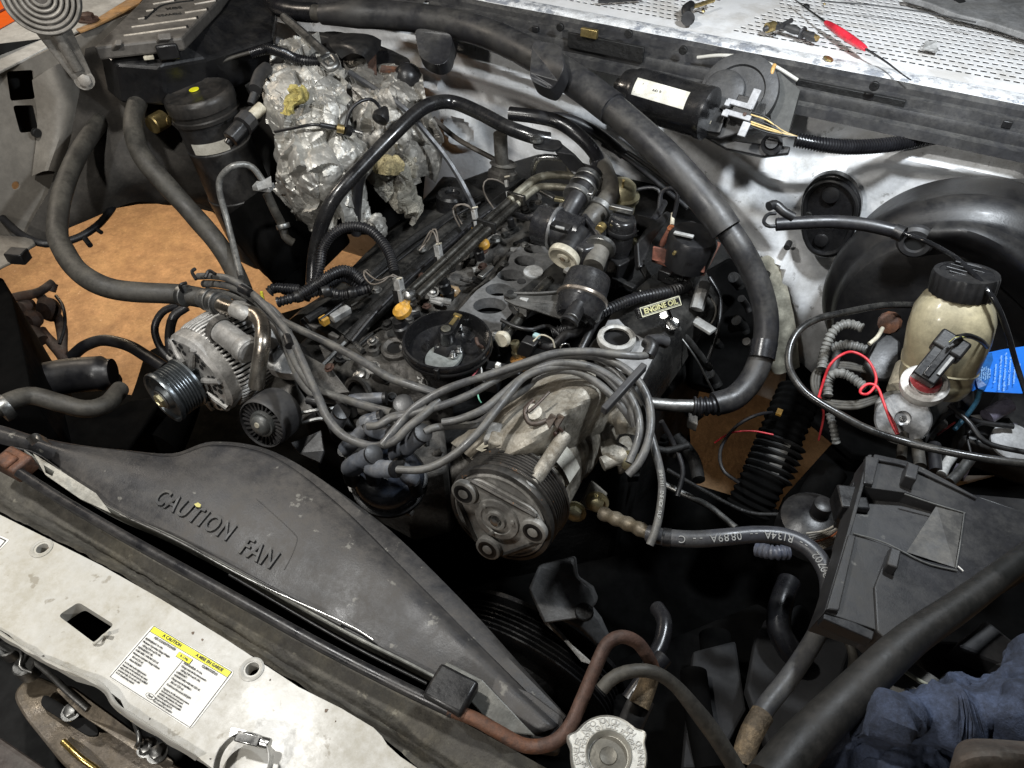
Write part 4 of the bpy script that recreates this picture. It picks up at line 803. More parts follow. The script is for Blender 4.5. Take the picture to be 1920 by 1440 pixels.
mk('handle', tube([(1548,42,cz_+.012),(1575,60,cz_+.012),(1600,77,cz_+.012),(1623,92,cz_+.012)], 7, seg=10, prof=lambda t: .62+.55*math.sin(math.pi*t)**.5), RED, pk)
mk('tip_shaft', tube([(1488,-2,cz_+.008),(1520,22,cz_+.01),(1549,43,cz_+.012)], 2.6, prof=lambda t: .5+.6*t), STL, pk)
mk('long_shaft', tube([(1622,91,cz_+.012),(1660,115,cz_+.01),(1690,138,cz_+.008),(1708,150,cz_+.006)], 2.4, prof=lambda t: 1-.5*t), mat('dark_steel_shaft', (.08,.08,.085), .3, .8), pk)
sc1 = thing('plastic_clip', 'small grey plastic clip standing on the cowl grille', 'clip', (1745, 85, cz_))
mk('clip_plate', plate(rnd([P(1736,78,cz_+.012), P(1756,76,cz_+.012), P(1758,94,cz_), P(1730,92,cz_)], .002), .003), CPL, sc1, smooth=False)
mk('clip_foot', box(P(1742,91,cz_), .026, .012, .004), CPL, sc1, bev=.001)
tag(mk('hood_corner', plate(rnd([(1690,-10,1.247),(1740,4,1.247),(1790,25,1.247),(1860,42,1.247),(1960,75,1.247),(1960,-40,1.247)], .01), .01), mat('matt_grey_panel', (.20,.20,.20), .55, dust=.4), smooth=False, bev=.002), 'matt grey panel corner over the cowl at the top right', 'panel')
mk('black_slot', plate(rnd([(1775,-8,1.2485),(1800,5,1.2485),(1812,2,1.2485),(1790,-12,1.2485)], .003), .001), HOL, bpy.data.objects['hood_corner'], smooth=False)
hose('wire', 'thin stiff wire lying along the white cowl top', 'wire', [(1540,2,cz_+.02),(1640,10,cz_+.02),(1740,24,cz_+.02),(1830,42,cz_+.02)], 1.3, BPL)
for i, (px, py, s) in enumerate(((1318,22,3),(1450,67,3),(1553,112,7),(1420,108,4),(1545,9,2),(1512,12,5))):
    tag(mk('debris', lathe([(.001,0),(.0014*s,.001),(.001*s,.003)], (px,py,cz_-.006), Z+X*.3, 7), BPL if i % 2 else BRS, smooth=False), ['dark crumb beside the elbow boot','brass crumb by the injector','black rubber scrap under the red handle','brown crumb near the seal','tiny dark crumb at the top of the cowl','grey flake near the pick tip'][i], 'debris')
# ============================================================ ENGINE BODY
en = thing('engine_block', 'grimy black engine block and heads filling the middle of the bay', 'engine', (800, 640, .8))
def bx(x0, x1, y0, y1, z0, z1, m, name, par, bev=.01, nz=.004, ndiv=14):
    """rough cast block with a lumpy top"""
    V = []; Fc = []; n = ndiv
    for j in range(n+1):
        for i in range(n+1):
            x = x0+(x1-x0)*i/n; y = y0+(y1-y0)*j/n
            V.append(Vector((x, y, z1+nz*noise.noise(Vector((x*30, y*30, 3)))*2)))
    k = n+1; Fc = [(j*k+i, j*k+i+1, (j+1)*k+i+1, (j+1)*k+i) for j in range(n) for i in range(n)]
    ring = [i for i in range(k)]+[j*k+n for j in range(1, k)]+[n*k+i for i in range(n-1, -1, -1)]+[j*k for j in range(n-1, 0, -1)]
    b = len(V); V += [Vector((V[i].x, V[i].y, z0)) for i in ring]; r = len(ring)
    Fc += [(ring[(i+1) % r], ring[i], b+i, b+(i+1) % r) for i in range(r)]; Fc.append(tuple(range(b+r-1, b-1, -1)))
    return mk(name, (V, Fc), m, par)
mk('block_casting', plate([(560,640,.80),(700,520,.80),(860,400,.80),(960,330,.80),(1180,340,.80),(1330,480,.80),(1330,660,.80),(1230,760,.80),(1180,860,.80),(960,900,.80),(700,840,.80),(560,760,.80)], .30), BLK, en, bev=.01)
mk('timing_cover', plate([(640,700,.86),(690,665,.86),(780,690,.86),(830,760,.86),(840,880,.86),(760,900,.86),(640,840,.86)], .16), ALD, en, bev=.008)
mk('front_casting', loft([[(600,650,.90),(680,610,.92),(760,600,.93),(850,640,.93)],[(615,690,.91),(690,660,.94),(770,670,.94),(850,700,.93)],[(630,730,.89),(700,715,.92),(780,730,.92),(850,750,.91)],[(640,790,.84),(710,780,.86),(780,790,.86),(850,800,.85)]], 60, 50, lambda u,v,p: .007*noise.noise(p*45)+.003*noise.noise(p*110)), ALD, en)
mk('bore_rim', lathe([(.022,-.02),(.022,.004),(.018,.007),(.0125,.004),(.012,-.02)], P(742,655,.945), (Z-Y*.1).normalized(), 26, cap0=False, cap1=False), ALD, en); mk('bore_hole', lathe([(.0122,0),(.0122,.001)], P(742,656,.945), Z, 20), HOL, en)
mk('water_neck', lathe([(.026,-.05),(.024,-.01),(.028,-.006),(.029,.0),(.025,.002),(.021,.0),(.020,-.03)], P(670,742,.92), P(670,742,.92)-P(725,722,.90), 32, cap0=False, cap1=False), ALD, en)
mk('water_neck_hole', lathe([(.021,0),(.021,.001)], P(676,740,.917), P(670,742,.92)-P(725,722,.90), 24), HOL, en)
bolt(P(678,706,.935), (Z+Vector((-.1,-.3,0))).normalized(), .009, STD, en)
for px, py in ((722,712),(800,720),(640,672),(612,715)): bolt(P(px,py,.925), Z, .007, BLK, en)
# left valve cover: long pressed black cover along the engine axis
vc = thing('valve_cover', 'long dirty valve cover with a black filler boss left of the fuel rail', 'valve cover', (720, 480, .95))
VCM = mat('oily_black_cover', (.011,.011,.011), .26, .1, dust=.5, dustc=(.07,.066,.058), scl=18, bump=.4, wear=((.075,.072,.066), .6))
mk('cover_pressing', loft([[(540,600,.88),(640,520,.90),(740,420,.92),(800,370,.93),(830,330,.93)],
     [(575,590,.91),(665,520,.93),(765,430,.95),(835,365,.96),(860,335,.96)],
     [(640,625,.92),(710,560,.94),(800,470,.96),(870,400,.965),(915,365,.96)],
     [(690,660,.90),(745,600,.92),(820,510,.93),(890,440,.935),(940,400,.93)]], 60, 24, lambda u,v,p: .004*noise.noise(p*22)), VCM, vc)
mk('cover_end', plate([(560,600,.90),(600,570,.905),(690,545,.91),(760,560,.91),(700,640,.90),(650,640,.90),(610,625,.90)], .02), mat('pale_grimy_metal', (.26,.25,.235), .45, .5, dust=.7, dustc=(.10,.095,.085), scl=16, wear=((.10,.09,.08), .6), bump=.4), vc, smooth=False, bev=.003)
mk('filler_boss', lathe([(.030,-.03),(.030,0),(.026,.004),(.014,.005),(.012,.001),(.003,.001)], P(848,366,.985), (Z+Y*.1).normalized(), 32), BPT, vc)
mk('cover_rail', tube([(575,600,.945),(680,530,.955),(760,460,.965),(850,400,.97),(905,372,.97)], 8, seg=8), BLK, vc)
mk('inner_rail', tube([(655,640,.93),(700,590,.95),(790,500,.96),(870,430,.97),(950,370,.98),(985,345,.985)], 13, seg=10), BLK, vc)
mk('lower_flange', tube([(600,690,.93),(650,640,.93),(720,580,.935),(760,540,.94)], 5, seg=6), STD, vc)
mk('dark_groove', tube([(566,600,.93),(600,640,.915),(650,665,.915),(690,645,.92)], 3.5), BLK, vc)
for px, py in ((706,545),(792,468),(868,402)): bolt(P(px,py,.965), Z, .006, STD, vc)
# loose plug lying on the cover end
lpg = thing('loose_connector', 'grey plug with an orange end lying on the dirty valve cover', 'connector', (635, 590, .95))
mk('plug_body', box(P(638,588,.955), .034, .014, .012, (P(660,575,.955)-P(612,603,.955), Z.cross(P(660,575,.955)-P(612,603,.955)), Z)), CPL, lpg, bev=.0015)
mk('orange_end', box(P(608,601,.955), .012, .013, .012, (P(660,575,.955)-P(612,603,.955), Z.cross(P(660,575,.955)-P(612,603,.955)), Z)), YLW, lpg, bev=.001)
mk('plug_lead', tube([(658,574,.955),(680,560,.955),(700,548,.96)], 2), RUBD, lpg)
# ------------- lower intake manifold with ports
im = thing('intake_manifold', 'grey lower intake manifold face with a row of open black ports', 'manifold', (960, 540, .96))
zi = .965
ports = [((918,573),31,15),((935,543),25,12),((957,516),25,11),((984,489),20,10),((1000,467),18,8)]
pl_ = [(860,582),(893,545),(928,520),(950,497),(958,476),(984,454),(1012,462),(1040,455),(1075,450),(1120,480),(1080,530),(1040,555),(1006,545),(984,566),(962,585),(940,608),(938,630),(926,636),(915,615),(880,625),(850,610)]
def Eport(c, a, b, z):
    c0 = P(*c, z); r1 = (P(c[0]+a, c[1], z)-P(c[0]-a, c[1], z)).length/2; r2 = (P(c[0], c[1]-b, z)-P(c[0], c[1]+b, z)).length/2
    u = (P(c[0]+a, c[1], z)-c0).normalized(); v = Z.cross(u)
    return [c0+u*(r1*math.cos(t))+v*(r2*math.sin(t)) for t in [i*math.pi/12 for i in range(24)]]
mk('manifold_face', plate([(a, b, zi) for a, b in pl_], .02, [Eport(c, a, b, zi) for c, a, b in ports]), GSK, im, smooth=False, bev=.0012)
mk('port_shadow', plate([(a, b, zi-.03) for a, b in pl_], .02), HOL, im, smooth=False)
mk('port_gasket', loft([[(858,592,.962),(885,548,.965),(925,515,.968),(950,480,.968)],[(850,600,.955),(878,552,.958),(915,518,.96),(938,482,.96)]], 30, 4, lambda u,v,p: .002*noise.noise(p*80)), ALD, im)
for px, py in ((928,626),(945,495),(984,460)): bolt(P(px,py,zi+.001), Z, .005, STD, im)
mk('valley_casting', loft([[(760,580,.92),(800,520,.93),(860,470,.94),(930,420,.94),(985,380,.94)],[(800,600,.915),(835,555,.93),(895,505,.93),(950,455,.94),(1000,410,.94)],[(840,615,.92),(870,575,.935),(920,530,.94),(955,490,.945),(1010,440,.945)]], 70, 26, lambda u,v,p: .008*noise.noise(p*38)+.004*noise.noise(p*100)), ALD, im)
mk('amber_oil_stain', lathe([(.002,-.008),(.014,-.004),(.017,.004),(.010,.012),(.002,.015)], P(842,550,.935), (Z-Y*.6).normalized(), 14, rad=lambda t,r,h: 1+.25*math.sin(3*t)), mat('amber_resin', (.40,.22,.08), .25, dust=.5, dustc=(.12,.08,.04), var=.5, wear=((.6,.5,.35), .5), scl=80, bump=.5), im)
# ------------- twin fuel rail
fr = thing('fuel_rail', 'twin steel fuel rail tubes running up the engine to the throttle body', 'fuel rail', (880, 440, 1.0))
RAI = mat('worn_steel_rail', (.21,.20,.18), .26, .95, dust=.35, dustc=(.13,.12,.1), var=.3, bump=.15)
RBE = mat('beige_rail_paint', (.34,.32,.25), .38, .5, dust=.5, dustc=(.12,.11,.09), wear=((.08,.075,.06), .7), scl=40)
mk('rail_tube', tube([(766,548,1.015),(830,490,1.02),(900,425,1.028),(960,372,1.035)], 7.5, seg=16), RAI, fr)
mk('rail_tube', tube([(782,556,1.012),(845,497,1.017),(912,434,1.025),(972,380,1.032)], 8.5, seg=16), RAI, fr)
mk('rail_upper_bend', tube([(956,376,1.036),(985,350,1.045),(1008,334,1.05),(1040,328,1.05),(1090,331,1.05)], 8, seg=16), RBE, fr)
mk('rail_lower_bend', tube([(968,384,1.032),(998,358,1.04),(1020,350,1.04),(1088,354,1.04)], 7, seg=16), RBE, fr)
mk('rail_clamp', box(P(968,372,1.04), .006, .032, .018, (Y.lerp(X,.2), X, Z)), RAI, fr, bev=.001); mk('rail_clamp', box(P(912,424,1.03), .005, .034, .02, (Y, X, Z)), BLK, fr, bev=.001)
mk('rail_end_plug', lathe([(.003,-.010),(.010,-.006),(.012,.002),(.010,.010),(.006,.013)], P(768,554,1.012), (Z*.3-Y).normalized(), 22), STL, fr)
mk('second_rail', tube([(944,633,1.0),(965,608,1.0),(985,582,1.003),(1005,552,1.005),(1030,525,1.0)], 10, seg=16), RAI, fr)
mk('second_rail_end', lathe([(.002,-.007),(.010,-.005),(.0125,.001),(.010,.006)], P(943,635,1.0), (-Y+Z*.2).normalized(), 20), CRM, fr)
inj_pos = [(755,580),(836,500),(902,440),(962,378)]
for i, (px, py) in enumerate(inj_pos):
    it = thing('fuel_injector', ['fuel injector with yellow collar at the front end of the fuel rail','fuel injector halfway along the fuel rail with its clip plug','fuel injector with orange band under the upper part of the rail','rearmost fuel injector near the throttle hoses'][i], 'injector', (px, py, .98), 'fuel injectors along the rail')
    k = 1-.16*i
    mk('injector_body', lathe([(.008*k,-.03),(.012*k,-.028),(.013*k,-.012),(.010*k,-.010),(.010*k,0)], P(px-8,py+20,.985), (Z-X*.15-Y*.1).normalized(), 20), BPL, it)
    if i in (0, 2):
        mk('yellow_collar', lathe([(.011*k,-.006),(.014*k,-.004),(.014*k,.003),(.010*k,.006),(.008*k,.008)], P(px-1+i*3,py+2+i*8,1.0), (Z-X*.2-Y*.3).normalized(), 20), YLW, it)
        mk('yellow_neck', cyl(P(px+4,py-8,1.003), (Z+Y*.2), .008*k, .006, 16), YLW, it)
    qx, qy = ((748,543),(822,478),(890,410),(950,352))[i]
    pn = thing('injector_plug', ['grey injector plug standing beside the front end of the rail','injector plug second from the front beside the rail','injector plug with orange tip third along the rail','injector plug in front of the metal pipe stub at the rear'][i], 'connector', (qx, qy, 1.0), 'injector plugs on thin wires')
    axp = (P(qx-3,qy-18,1.035)-P(qx+3,qy+18,1.005)).normalized()
    mk('plug_shell', box(P(qx,qy-8,1.025), .012*k, .011*k, .024*k, (axp.cross(Y), axp.cross(axp.cross(Y)), axp)), CPL, pn, bev=.001)
    mk('plug_skirt', box(P(qx+2,qy+12,1.008), .017*k, .012*k, .022*k, (axp.cross(Y), axp.cross(axp.cross(Y)), axp)), BPL, pn, bev=.001)
    mk('plug_tab', box(P(qx+2,qy+12,1.018), .004, .004, .018*k, (axp.cross(Y), axp.cross(axp.cross(Y)), axp)), CPL, pn)
    if i == 2: mk('orange_tip', box(P(892,430,1.0), .009, .009, .010, (axp.cross(Y), axp.cross(axp.cross(Y)), axp)), YLW, pn)
    mk('wire_pair_end', tube([(qx-4,qy-20,1.038),(qx+6,qy-22,1.04)], 1.8), CRM, pn)
wires = [[(747,520,1.04),(735,515,1.045),(715,530,1.04),(695,532,1.03),(682,515,1.03),(686,505,1.03),(694,512,1.02)], [(748,520,1.04),(730,518,1.045),(712,526,1.04),(698,520,1.03),(684,508,1.03)],
         [(820,455,1.05),(815,438,1.06),(808,433,1.06),(800,445,1.05),(790,465,1.03)], [(822,456,1.05),(818,432,1.06),(812,430,1.06),(802,452,1.04),(786,470,1.03)],
         [(886,396,1.05),(880,388,1.06),(862,383,1.06),(850,390,1.05),(852,405,1.04),(862,425,1.02)], [(888,398,1.05),(876,384,1.06),(858,385,1.06),(854,398,1.04),(866,420,1.02)],
         [(945,345,1.05),(930,337,1.06),(912,337,1.06),(906,352,1.05),(912,370,1.03),(925,390,1.01)]]
for i, wp in enumerate(wires):
    hose('injector_wire', ['outer thin wire loop of the front injector plug','inner thin wire loop of the front injector plug','left thin wire of the second injector plug','right thin wire of the second injector plug','upper thin wire loop of the third injector plug','lower thin wire loop of the third injector plug','thin wire loop of the rearmost injector plug'][i], 'wire', wp, 1.5, mat('brown_grey_wire', (.14,.12,.10), .5))
# small lower injector group right of the distributor
si = thing('sensor_plug', 'dark sensor plug with an orange base right of the distributor bowl', 'sensor', (985, 665, .96))
mk('plug_shell', box(P(990,650,.985), .022, .018, .030, (X, Y, (Z+X*.3).normalized())), BPL, si, bev=.002)
mk('plug_window', box(P(1006,630,1.0), .010, .008, .006), mat('pale_cyan_plastic', (.35,.5,.5), .3), si, bev=.001)
mk('orange_base', lathe([(.014,-.01),(.014,.004),(.010,.008)], P(975,676,.955), (Z-X*.2).normalized(), 16), mat('orange_brown', (.42,.20,.05), .5, dust=.4), si)
mk('steel_neck', lathe([(.008,-.02),(.009,-.006),(.007,-.004),(.007,.01)], P(968,652,.975), (Z-X*.3), 16), ZNC, si)
hose('conduit', 'black corrugated conduit behind the canister valve going to the coil', 'conduit', [(1035,625,.99),(1080,610,1.0),(1140,580,1.01),(1190,560,1.01),(1260,545,1.01),(1290,535,1.0)], 10, RUB, corr=.005)
# ------------- distributor
db = thing('distributor', 'open black distributor bowl with rotor arm, cap removed', 'distributor', (838, 640, 1.0))
dc = P(838,634,1.015); dr = mpx(83, dc)
mk('bowl', lathe([(dr*.60,-.052),(dr*.72,-.048),(dr*.74,-.030),(dr*.90,-.022),(dr*.97,-.016),(dr*1.0,-.014),(dr*1.02,-.004),(dr*1.0,0),(dr*.955,.0005),(dr*.94,-.004),(dr*.90,-.022),(dr*.55,-.028),(dr*.3,-.028),(dr*.01,-.028)], dc, Z, 72, cap1=False), BPT, db)
mk('bowl_rim_band', lathe([(dr*1.02,-.016),(dr*1.035,-.014),(dr*1.035,-.012),(dr*1.02,-.010)], dc, Z, 72, cap0=False, cap1=False), BPL, db)
mk('base_skirt', lathe([(dr*.48,-.10),(dr*.56,-.09),(dr*.62,-.052),(dr*.60,-.048)], dc, Z, 40), BPT, db)
mk('rim_notch', box(dc+Vector((dr*.35,-dr*.98,-.008)), .006, .006, .018), BPL, db, bev=.001)
mk('steel_plate', lathe([(dr*.50,-.026),(dr*.49,-.022),(.001,-.022)], dc+Vector((.002,-.014,0)), Z, 40, el=(.8,1)), mat('pale_green_grey_plate', (.28,.30,.29), .4, .4, dust=.3), db)
for px, py in ((823,655),(861,658),(850,668)):
    q = P(px,py,.995); mk('plate_screw', join(cyl(q, Z, .0035, .008, 12), cyl(q, Z, .006, .003, 12)), STL, db)
rb = P(839,652,.992)
mk('rotor_post', lathe([(.016,-.004),(.015,.002),(.0115,.006),(.0115,.034),(.008,.035),(.0075,.030),(.001,.030)], rb, Z, 30), BPT, db)
mk('rotor_skirt', lathe([(.022,.000),(.021,.004),(.014,.012)], rb, Z, 6), BPL, db)
r1 = rb+Vector((0,0,.031)); r2 = P(857,594,1.025)
rdv = (r2-r1); rdv.z = 0; rdv.normalize(); rs_ = Z.cross(rdv)
mk('rotor_arm', plate([r1-rs_*.011-rdv*.004, r1+rs_*.011-rdv*.004, r2+rs_*.006, r2-rs_*.006], .012), BPT, db, bev=.0015)
mk('rotor_contact', plate([r1.lerp(r2,.4)-rs_*.003+Z*.0015, r1.lerp(r2,.4)+rs_*.003+Z*.0015, r2+rs_*.003+Z*.0015, r2-rs_*.003+Z*.0015], .002), BRS, db, smooth=False)
mk('rotor_tip', box(r2+rdv*.002+Z*.001, .012, .005, .003, (rs_, rdv, Z)), BRS, db)
mk('contact_cup', lathe([(.0065,.030),(.007,.036),(.004,.037)], rb, Z, 16), mat('worn_silver', (.5,.48,.4), .35, .9), db)
mk('shutter_leg', box(P(835,655,.99), .012, .008, .034, (X, Y, Z)), BPT, db, bev=.001)
mk('inner_screw', cyl(P(862,618,.993), Z, .004, .008, 10), STL, db)
mk('rust_clip', tube([(893,634,1.012),(896,645,1.01),(905,652,1.0),(912,662,.99)], 3.5), RST, db)
mk('side_clip', tube([(905,655,1.0),(912,668,.985),(915,685,.97)], 2.5), STD, db)
tag(mk('gasket_scrap', plate(rnd([(779,700,.93),(790,697,.93),(800,715,.93),(830,728,.93),(860,735,.93),(880,742,.93),(850,748,.93),(815,735,.93),(786,718,.93)], .004), .004), mat('chalky_gasket', (.50,.50,.48), .6, dust=.7, scl=60, bump=.6), bev=.001), 'chalky white gasket edge under the distributor bowl', 'gasket')
wsp = thing('pink_wire_plug', 'small black plug with pink and green wires beside the distributor', 'connector', (905, 700, .97))
mk('plug_box', box(P(915,715,.96), .035,.022,.02, (Vector((1,.2,0)), Vector((-.2,1,0)), Z)), BPL, wsp, bev=.002)
mk('pink_wire', tube([(884,708,.98),(892,698,.985),(898,690,.985)], 1.6), mat('pink_wire', (.6,.15,.18), .5), wsp)
mk('white_wire', tube([(900,684,.985),(903,695,.985),(902,706,.98)], 1.6), PAP, wsp); mk('white_tab', box(P(934,690,.985), .006,.006,.016), PAP, wsp)
mk('green_wire', tube([(895,735,.96),(898,748,.955),(902,755,.95)], 1.4), mat('green_wire', (.2,.5,.35), .5), wsp)
mk('upper_box', box(P(945,694,.98), .05,.016,.012, (Vector((1,.25,0)), Vector((-.25,1,0)), Z)), BPL, wsp, bev=.002)
# ------------- throttle body, EGR canister and hoses
tb = thing('throttle_body', 'glossy black throttle body drum with a cream capped outlet', 'throttle body', (1050, 430, 1.05))
tx = (P(1090,440,1.06)-P(1012,418,1.06)).normalized()
GBK = mat('gloss_black_plastic', (.016,.016,.018), .24, dust=.3, dustc=(.10,.095,.085), bump=.1)
t0_ = P(1010,420,1.06); tr = mpx(37, t0_)
mk('drum', lathe([(tr*.7,-.006),(tr*.96,-.002),(tr,.004),(tr*1.0,.022),(tr*1.04,.024),(tr*1.08,.028),(tr*1.04,.032),(tr*.98,.034),(tr*.95,.070),(tr*.7,.072)], t0_, tx, 44), GBK, tb)
mk('drum_band', lathe([(tr*1.02,.026),(tr*1.12,.027),(tr*1.12,.031),(tr*1.02,.032)], t0_, tx, 40, cap0=False, cap1=False), mat('grey_band', (.15,.15,.15), .35, .3), tb)
mk('drum_recess', box(P(1052,426,1.095), .030, .016, .008, (tx, Y, Z)), BPL, tb, bev=.001); mk('recess_pin', tube([(1042,425,1.102),(1058,429,1.102)], 3), CPL, tb)
mk('body_block', plate(rnd([(1060,400,1.07),(1100,398,1.07),(1135,425,1.07),(1130,460,1.07),(1095,470,1.07),(1065,455,1.07)], .008), .06), GBK, tb, bev=.004)
mk('rib', tube([(1095,405,1.08),(1115,430,1.075),(1128,452,1.07)], 6), GBK, tb)
oa = P(1056,484,1.05); od = (P(1056,484,1.05)-P(1084,440,1.065)).normalized()
mk('outlet', lathe([(.017,-.055),(.020,-.03),(.021,-.006)], oa, od, 30), BPL, tb)
mk('cream_cap', lathe([(.024,-.008),(.025,-.003),(.024,.002),(.021,.003),(.018,.000),(.010,-.001),(.009,.002),(.005,.003),(.004,0),(.0005,0)], oa, od, 40), CRM, tb)
mk('cap_dot', lathe([(.004,.0),(.004,.0035)], oa, od, 12), mat('brown_dot', (.2,.15,.1), .6), tb)
mk('saddle_casting', plate(rnd([(950,560,.99),(985,535,1.0),(1040,490,1.0),(1058,500,1.0),(1075,520,1.0),(1045,560,1.0),(1000,575,.99),(975,590,.99)], .006), .018), VCM, tb, bev=.003)
mk('pale_disc', lathe([(.0155,-.001),(.0155,.0015),(.015,.002)], P(1000,510,1.002), Z, 30), mat('chalky_disc', (.42,.43,.43), .5, dust=.6, scl=70, bump=.4), tb)
mk('disc_dimple', lathe([(.007,0),(.0065,.0015),(.0045,.001)], P(978,528,1.0), Z, 20), BPL, tb)
hs_ = thing('throttle_hose_clamped', 'clamped black hose dropping into the throttle body', 'hose', (1085, 370, 1.1))
mk('hose_body', tube([(1113,325,1.105),(1100,345,1.10),(1080,375,1.09),(1064,402,1.075)], 18, seg=22), RUB, hs_)
for px, py, q in ((1103,338,1.10),(1082,368,1.09)): mk('clamp_band', lathe([(.0215,-.005),(.0225,-.004),(.0225,.004),(.0215,.005)], P(px,py,q), P(1113,325,1.105)-P(1080,375,1.09), 30), STD, hs_)
mk('clamp_screw', box(P(1108,362,1.10), .014,.009,.009, (P(1113,325,1.105)-P(1080,375,1.09), X, Z)), STL, hs_, bev=.001)
mk('slotted_band', lathe([(.0225,-.003),(.0232,-.002),(.0232,.002),(.0225,.003)], P(1093,352,1.095), P(1113,325,1.105)-P(1080,375,1.09), 30), STD, hs_)
hs2 = thing('idle_air_hose', 'grimy second hose beside the clamped throttle hose', 'hose', (1125, 400, 1.08))
mk('hose_body', tube([(1122,300,1.09),(1138,335,1.095),(1145,360,1.09),(1130,385,1.08),(1108,410,1.07),(1100,425,1.06)], 19, seg=22, wob=.05), mat('grimy_hose', (.05,.046,.04), .45, dust=.6, dustc=(.12,.11,.09), bump=.4), hs2)
mk('clamp_band', lathe([(.021,-.005),(.0222,-.004),(.0222,.004),(.021,.005)], P(1124,392,1.075), P(1145,360,1.09)-P(1108,410,1.07), 28), STD, hs2)
mk('brass_screw', cyl(P(1130,423,1.08), -Y, .007, .012, 12), BRS, hs2)
mk('short_coupler', tube([(1128,460,1.06),(1120,480,1.055),(1112,500,1.05)], 20, seg=22), mat('MATS_g', (.16,.15,.13), .5, .3, dust=.6), hs2)
mk('clamp_band', lathe([(.022,-.004),(.023,-.003),(.023,.003),(.022,.004)], P(1126,464,1.062), P(1128,460,1.06)-P(1112,500,1.05), 28), STD, hs2)
eg = thing('egr_valve_canister', 'round black diaphragm valve on a long triangular bracket', 'valve', (1090, 550, 1.03))
ea = P(1084,585,1.03); ed = (P(1076,596,1.03)-P(1100,520,1.06)).normalized(); er = mpx(48, ea)
mk('canister', lathe([(er*.55,-.062),(er*.85,-.058),(er*.90,-.05),(er*.91,-.030),(er*.96,-.027),(er*1.0,-.024),(er*1.0,-.019),(er*.95,-.016),(er*.92,-.014),(er*.90,.004),(er*.78,.010),(er*.5,.012),(er*.45,.016),(er*.3,.016)], ea, ed, 56), GBK, eg)
mk('crimp_ring', lathe([(er*.97,-.0255),(er*1.03,-.0235),(er*1.03,-.0195),(er*.97,-.0175)], ea, ed, 56, cap0=False, cap1=False), mat('brown_crimp', (.22,.19,.16), .35, .7), eg)
mk('stub', lathe([(.012,-.02),(.012,.008),(.013,.010),(.013,.014),(.010,.015),(.009,.008)], P(1074,592,1.045), (ed*.8+Z*.2-X*.1).normalized(), 24), BPL, eg)
mk('stub_disc', lathe([(.009,0),(.009,.001)], P(1073,595,1.05), (ed*.8+Z*.2-X*.1).normalized(), 18), STD, eg)
mk('bracket_arm', plate(rnd([(944,553,1.035),(962,549,1.035),(1050,548,1.04),(1090,570,1.035),(1095,600,1.02),(1060,600,1.02),(1010,585,1.025),(965,572,1.03),(945,562,1.033)], .004), .005), VCM, eg, smooth=False, bev=.001)
mk('arm_fold', sweep(spline([(962,550,1.037),(1010,550,1.04),(1060,546,1.043)], 12), .0025, 6), VCM, eg)
mk('eyelet', lathe([(.006,0),(.0105,0),(.0105,.003),(.006,.003)], P(957,551,1.036), Z, 22), STD, eg); mk('eyelet_hole', lathe([(.005,0),(.005,.0035)], P(957,551,1.036), Z, 14), HOL, eg)
mk('pale_pin', box(P(984,573,1.02), .012,.012,.03), CPL, eg, bev=.001)
tag(mk('steel_elbow', tube([(1001,340,1.03),(1000,318,1.06),(1008,298,1.085),(1024,294,1.09),(1045,296,1.09),(1062,300,1.085),(1068,318,1.06)], 5.5, seg=14), STL), 'bright bent steel tube under the black bracket', 'pipe')
vr = thing('regulator_valve', 'yellow zinc plated dome valve behind the throttle hoses', 'valve', (1165, 360, 1.06))
mk('dome', lathe([(.022,-.045),(.026,-.04),(.026,-.02),(.030,-.018),(.030,-.012),(.024,-.010),(.022,.004),(.016,.010),(.006,.012)], P(1166,352,1.09), (Z+X*.05).normalized(), 36), ZNC, vr)
mk('nipple', tube([(1168,350,1.10),(1169,338,1.12)], 2.5), BRS, vr)
iv = thing('idle_air_valve', 'black upright cylinder valve right of the throttle hoses', 'valve', (1167, 440, 1.05))
mk('body', lathe([(.021,-.06),(.021,-.005),(.019,0),(.016,.002),(.010,.002)], P(1168,410,1.09), (Z+X*.05).normalized(), 36), BPT, iv)
mk('collar', lathe([(.0225,-.022),(.0235,-.018),(.0225,-.015)], P(1168,410,1.09), (Z+X*.05).normalized(), 36), BPL, iv)
mk('housing', plate(rnd([(1145,430,1.04),(1190,430,1.04),(1195,480,1.03),(1160,500,1.03),(1140,480,1.03)], .006), .05), BPL, iv, bev=.003)
mk('top_clip', box(P(1165,392,1.10), .036, .008, .008, (Vector((1,.1,0)), Y, Z)), STD, iv, bev=.001)
mk('side_plug', tube([(1190,415,1.06),(1225,425,1.05)], 14, seg=10), BPL, iv)
tag(mk('blue_clip', tube([(1128,322,1.09),(1140,322,1.09),(1150,328,1.085)], 4), mat('blue_plastic', (.05,.22,.6), .4)), 'tiny bright blue clip behind the throttle hose', 'clip')
tag(mk('throttle_lever', join(plate([(1195,455,1.06),(1210,430,1.06),(1250,395,1.06),(1262,400,1.06),(1225,450,1.05),(1205,500,1.04),(1198,500,1.04)], .012)), BPL, smooth=False, bev=.002), 'black ribbed lever plate between the valve and the coil', 'lever')
tag(mk('zinc_nut_plate', join(box(P(1197,458,1.03), .03,.026,.006), cyl(P(1197,458,1.034), Z, .009, .01, 14)), ZNC, bev=.001), 'square plate with round nut beside the upright valve', 'nut')
hose('sensor_cable', 'thin black cable looping over the coil bracket', 'cable', [(1235,390,1.08),(1240,362,1.10),(1255,353,1.11),(1270,360,1.11),(1268,385,1.09),(1262,410,1.07)], 4, RUB)
mk('pale_ferrule', tube([(1262,400,1.075),(1260,422,1.065)], 4), CRM, bpy.data.objects['sensor_cable'])
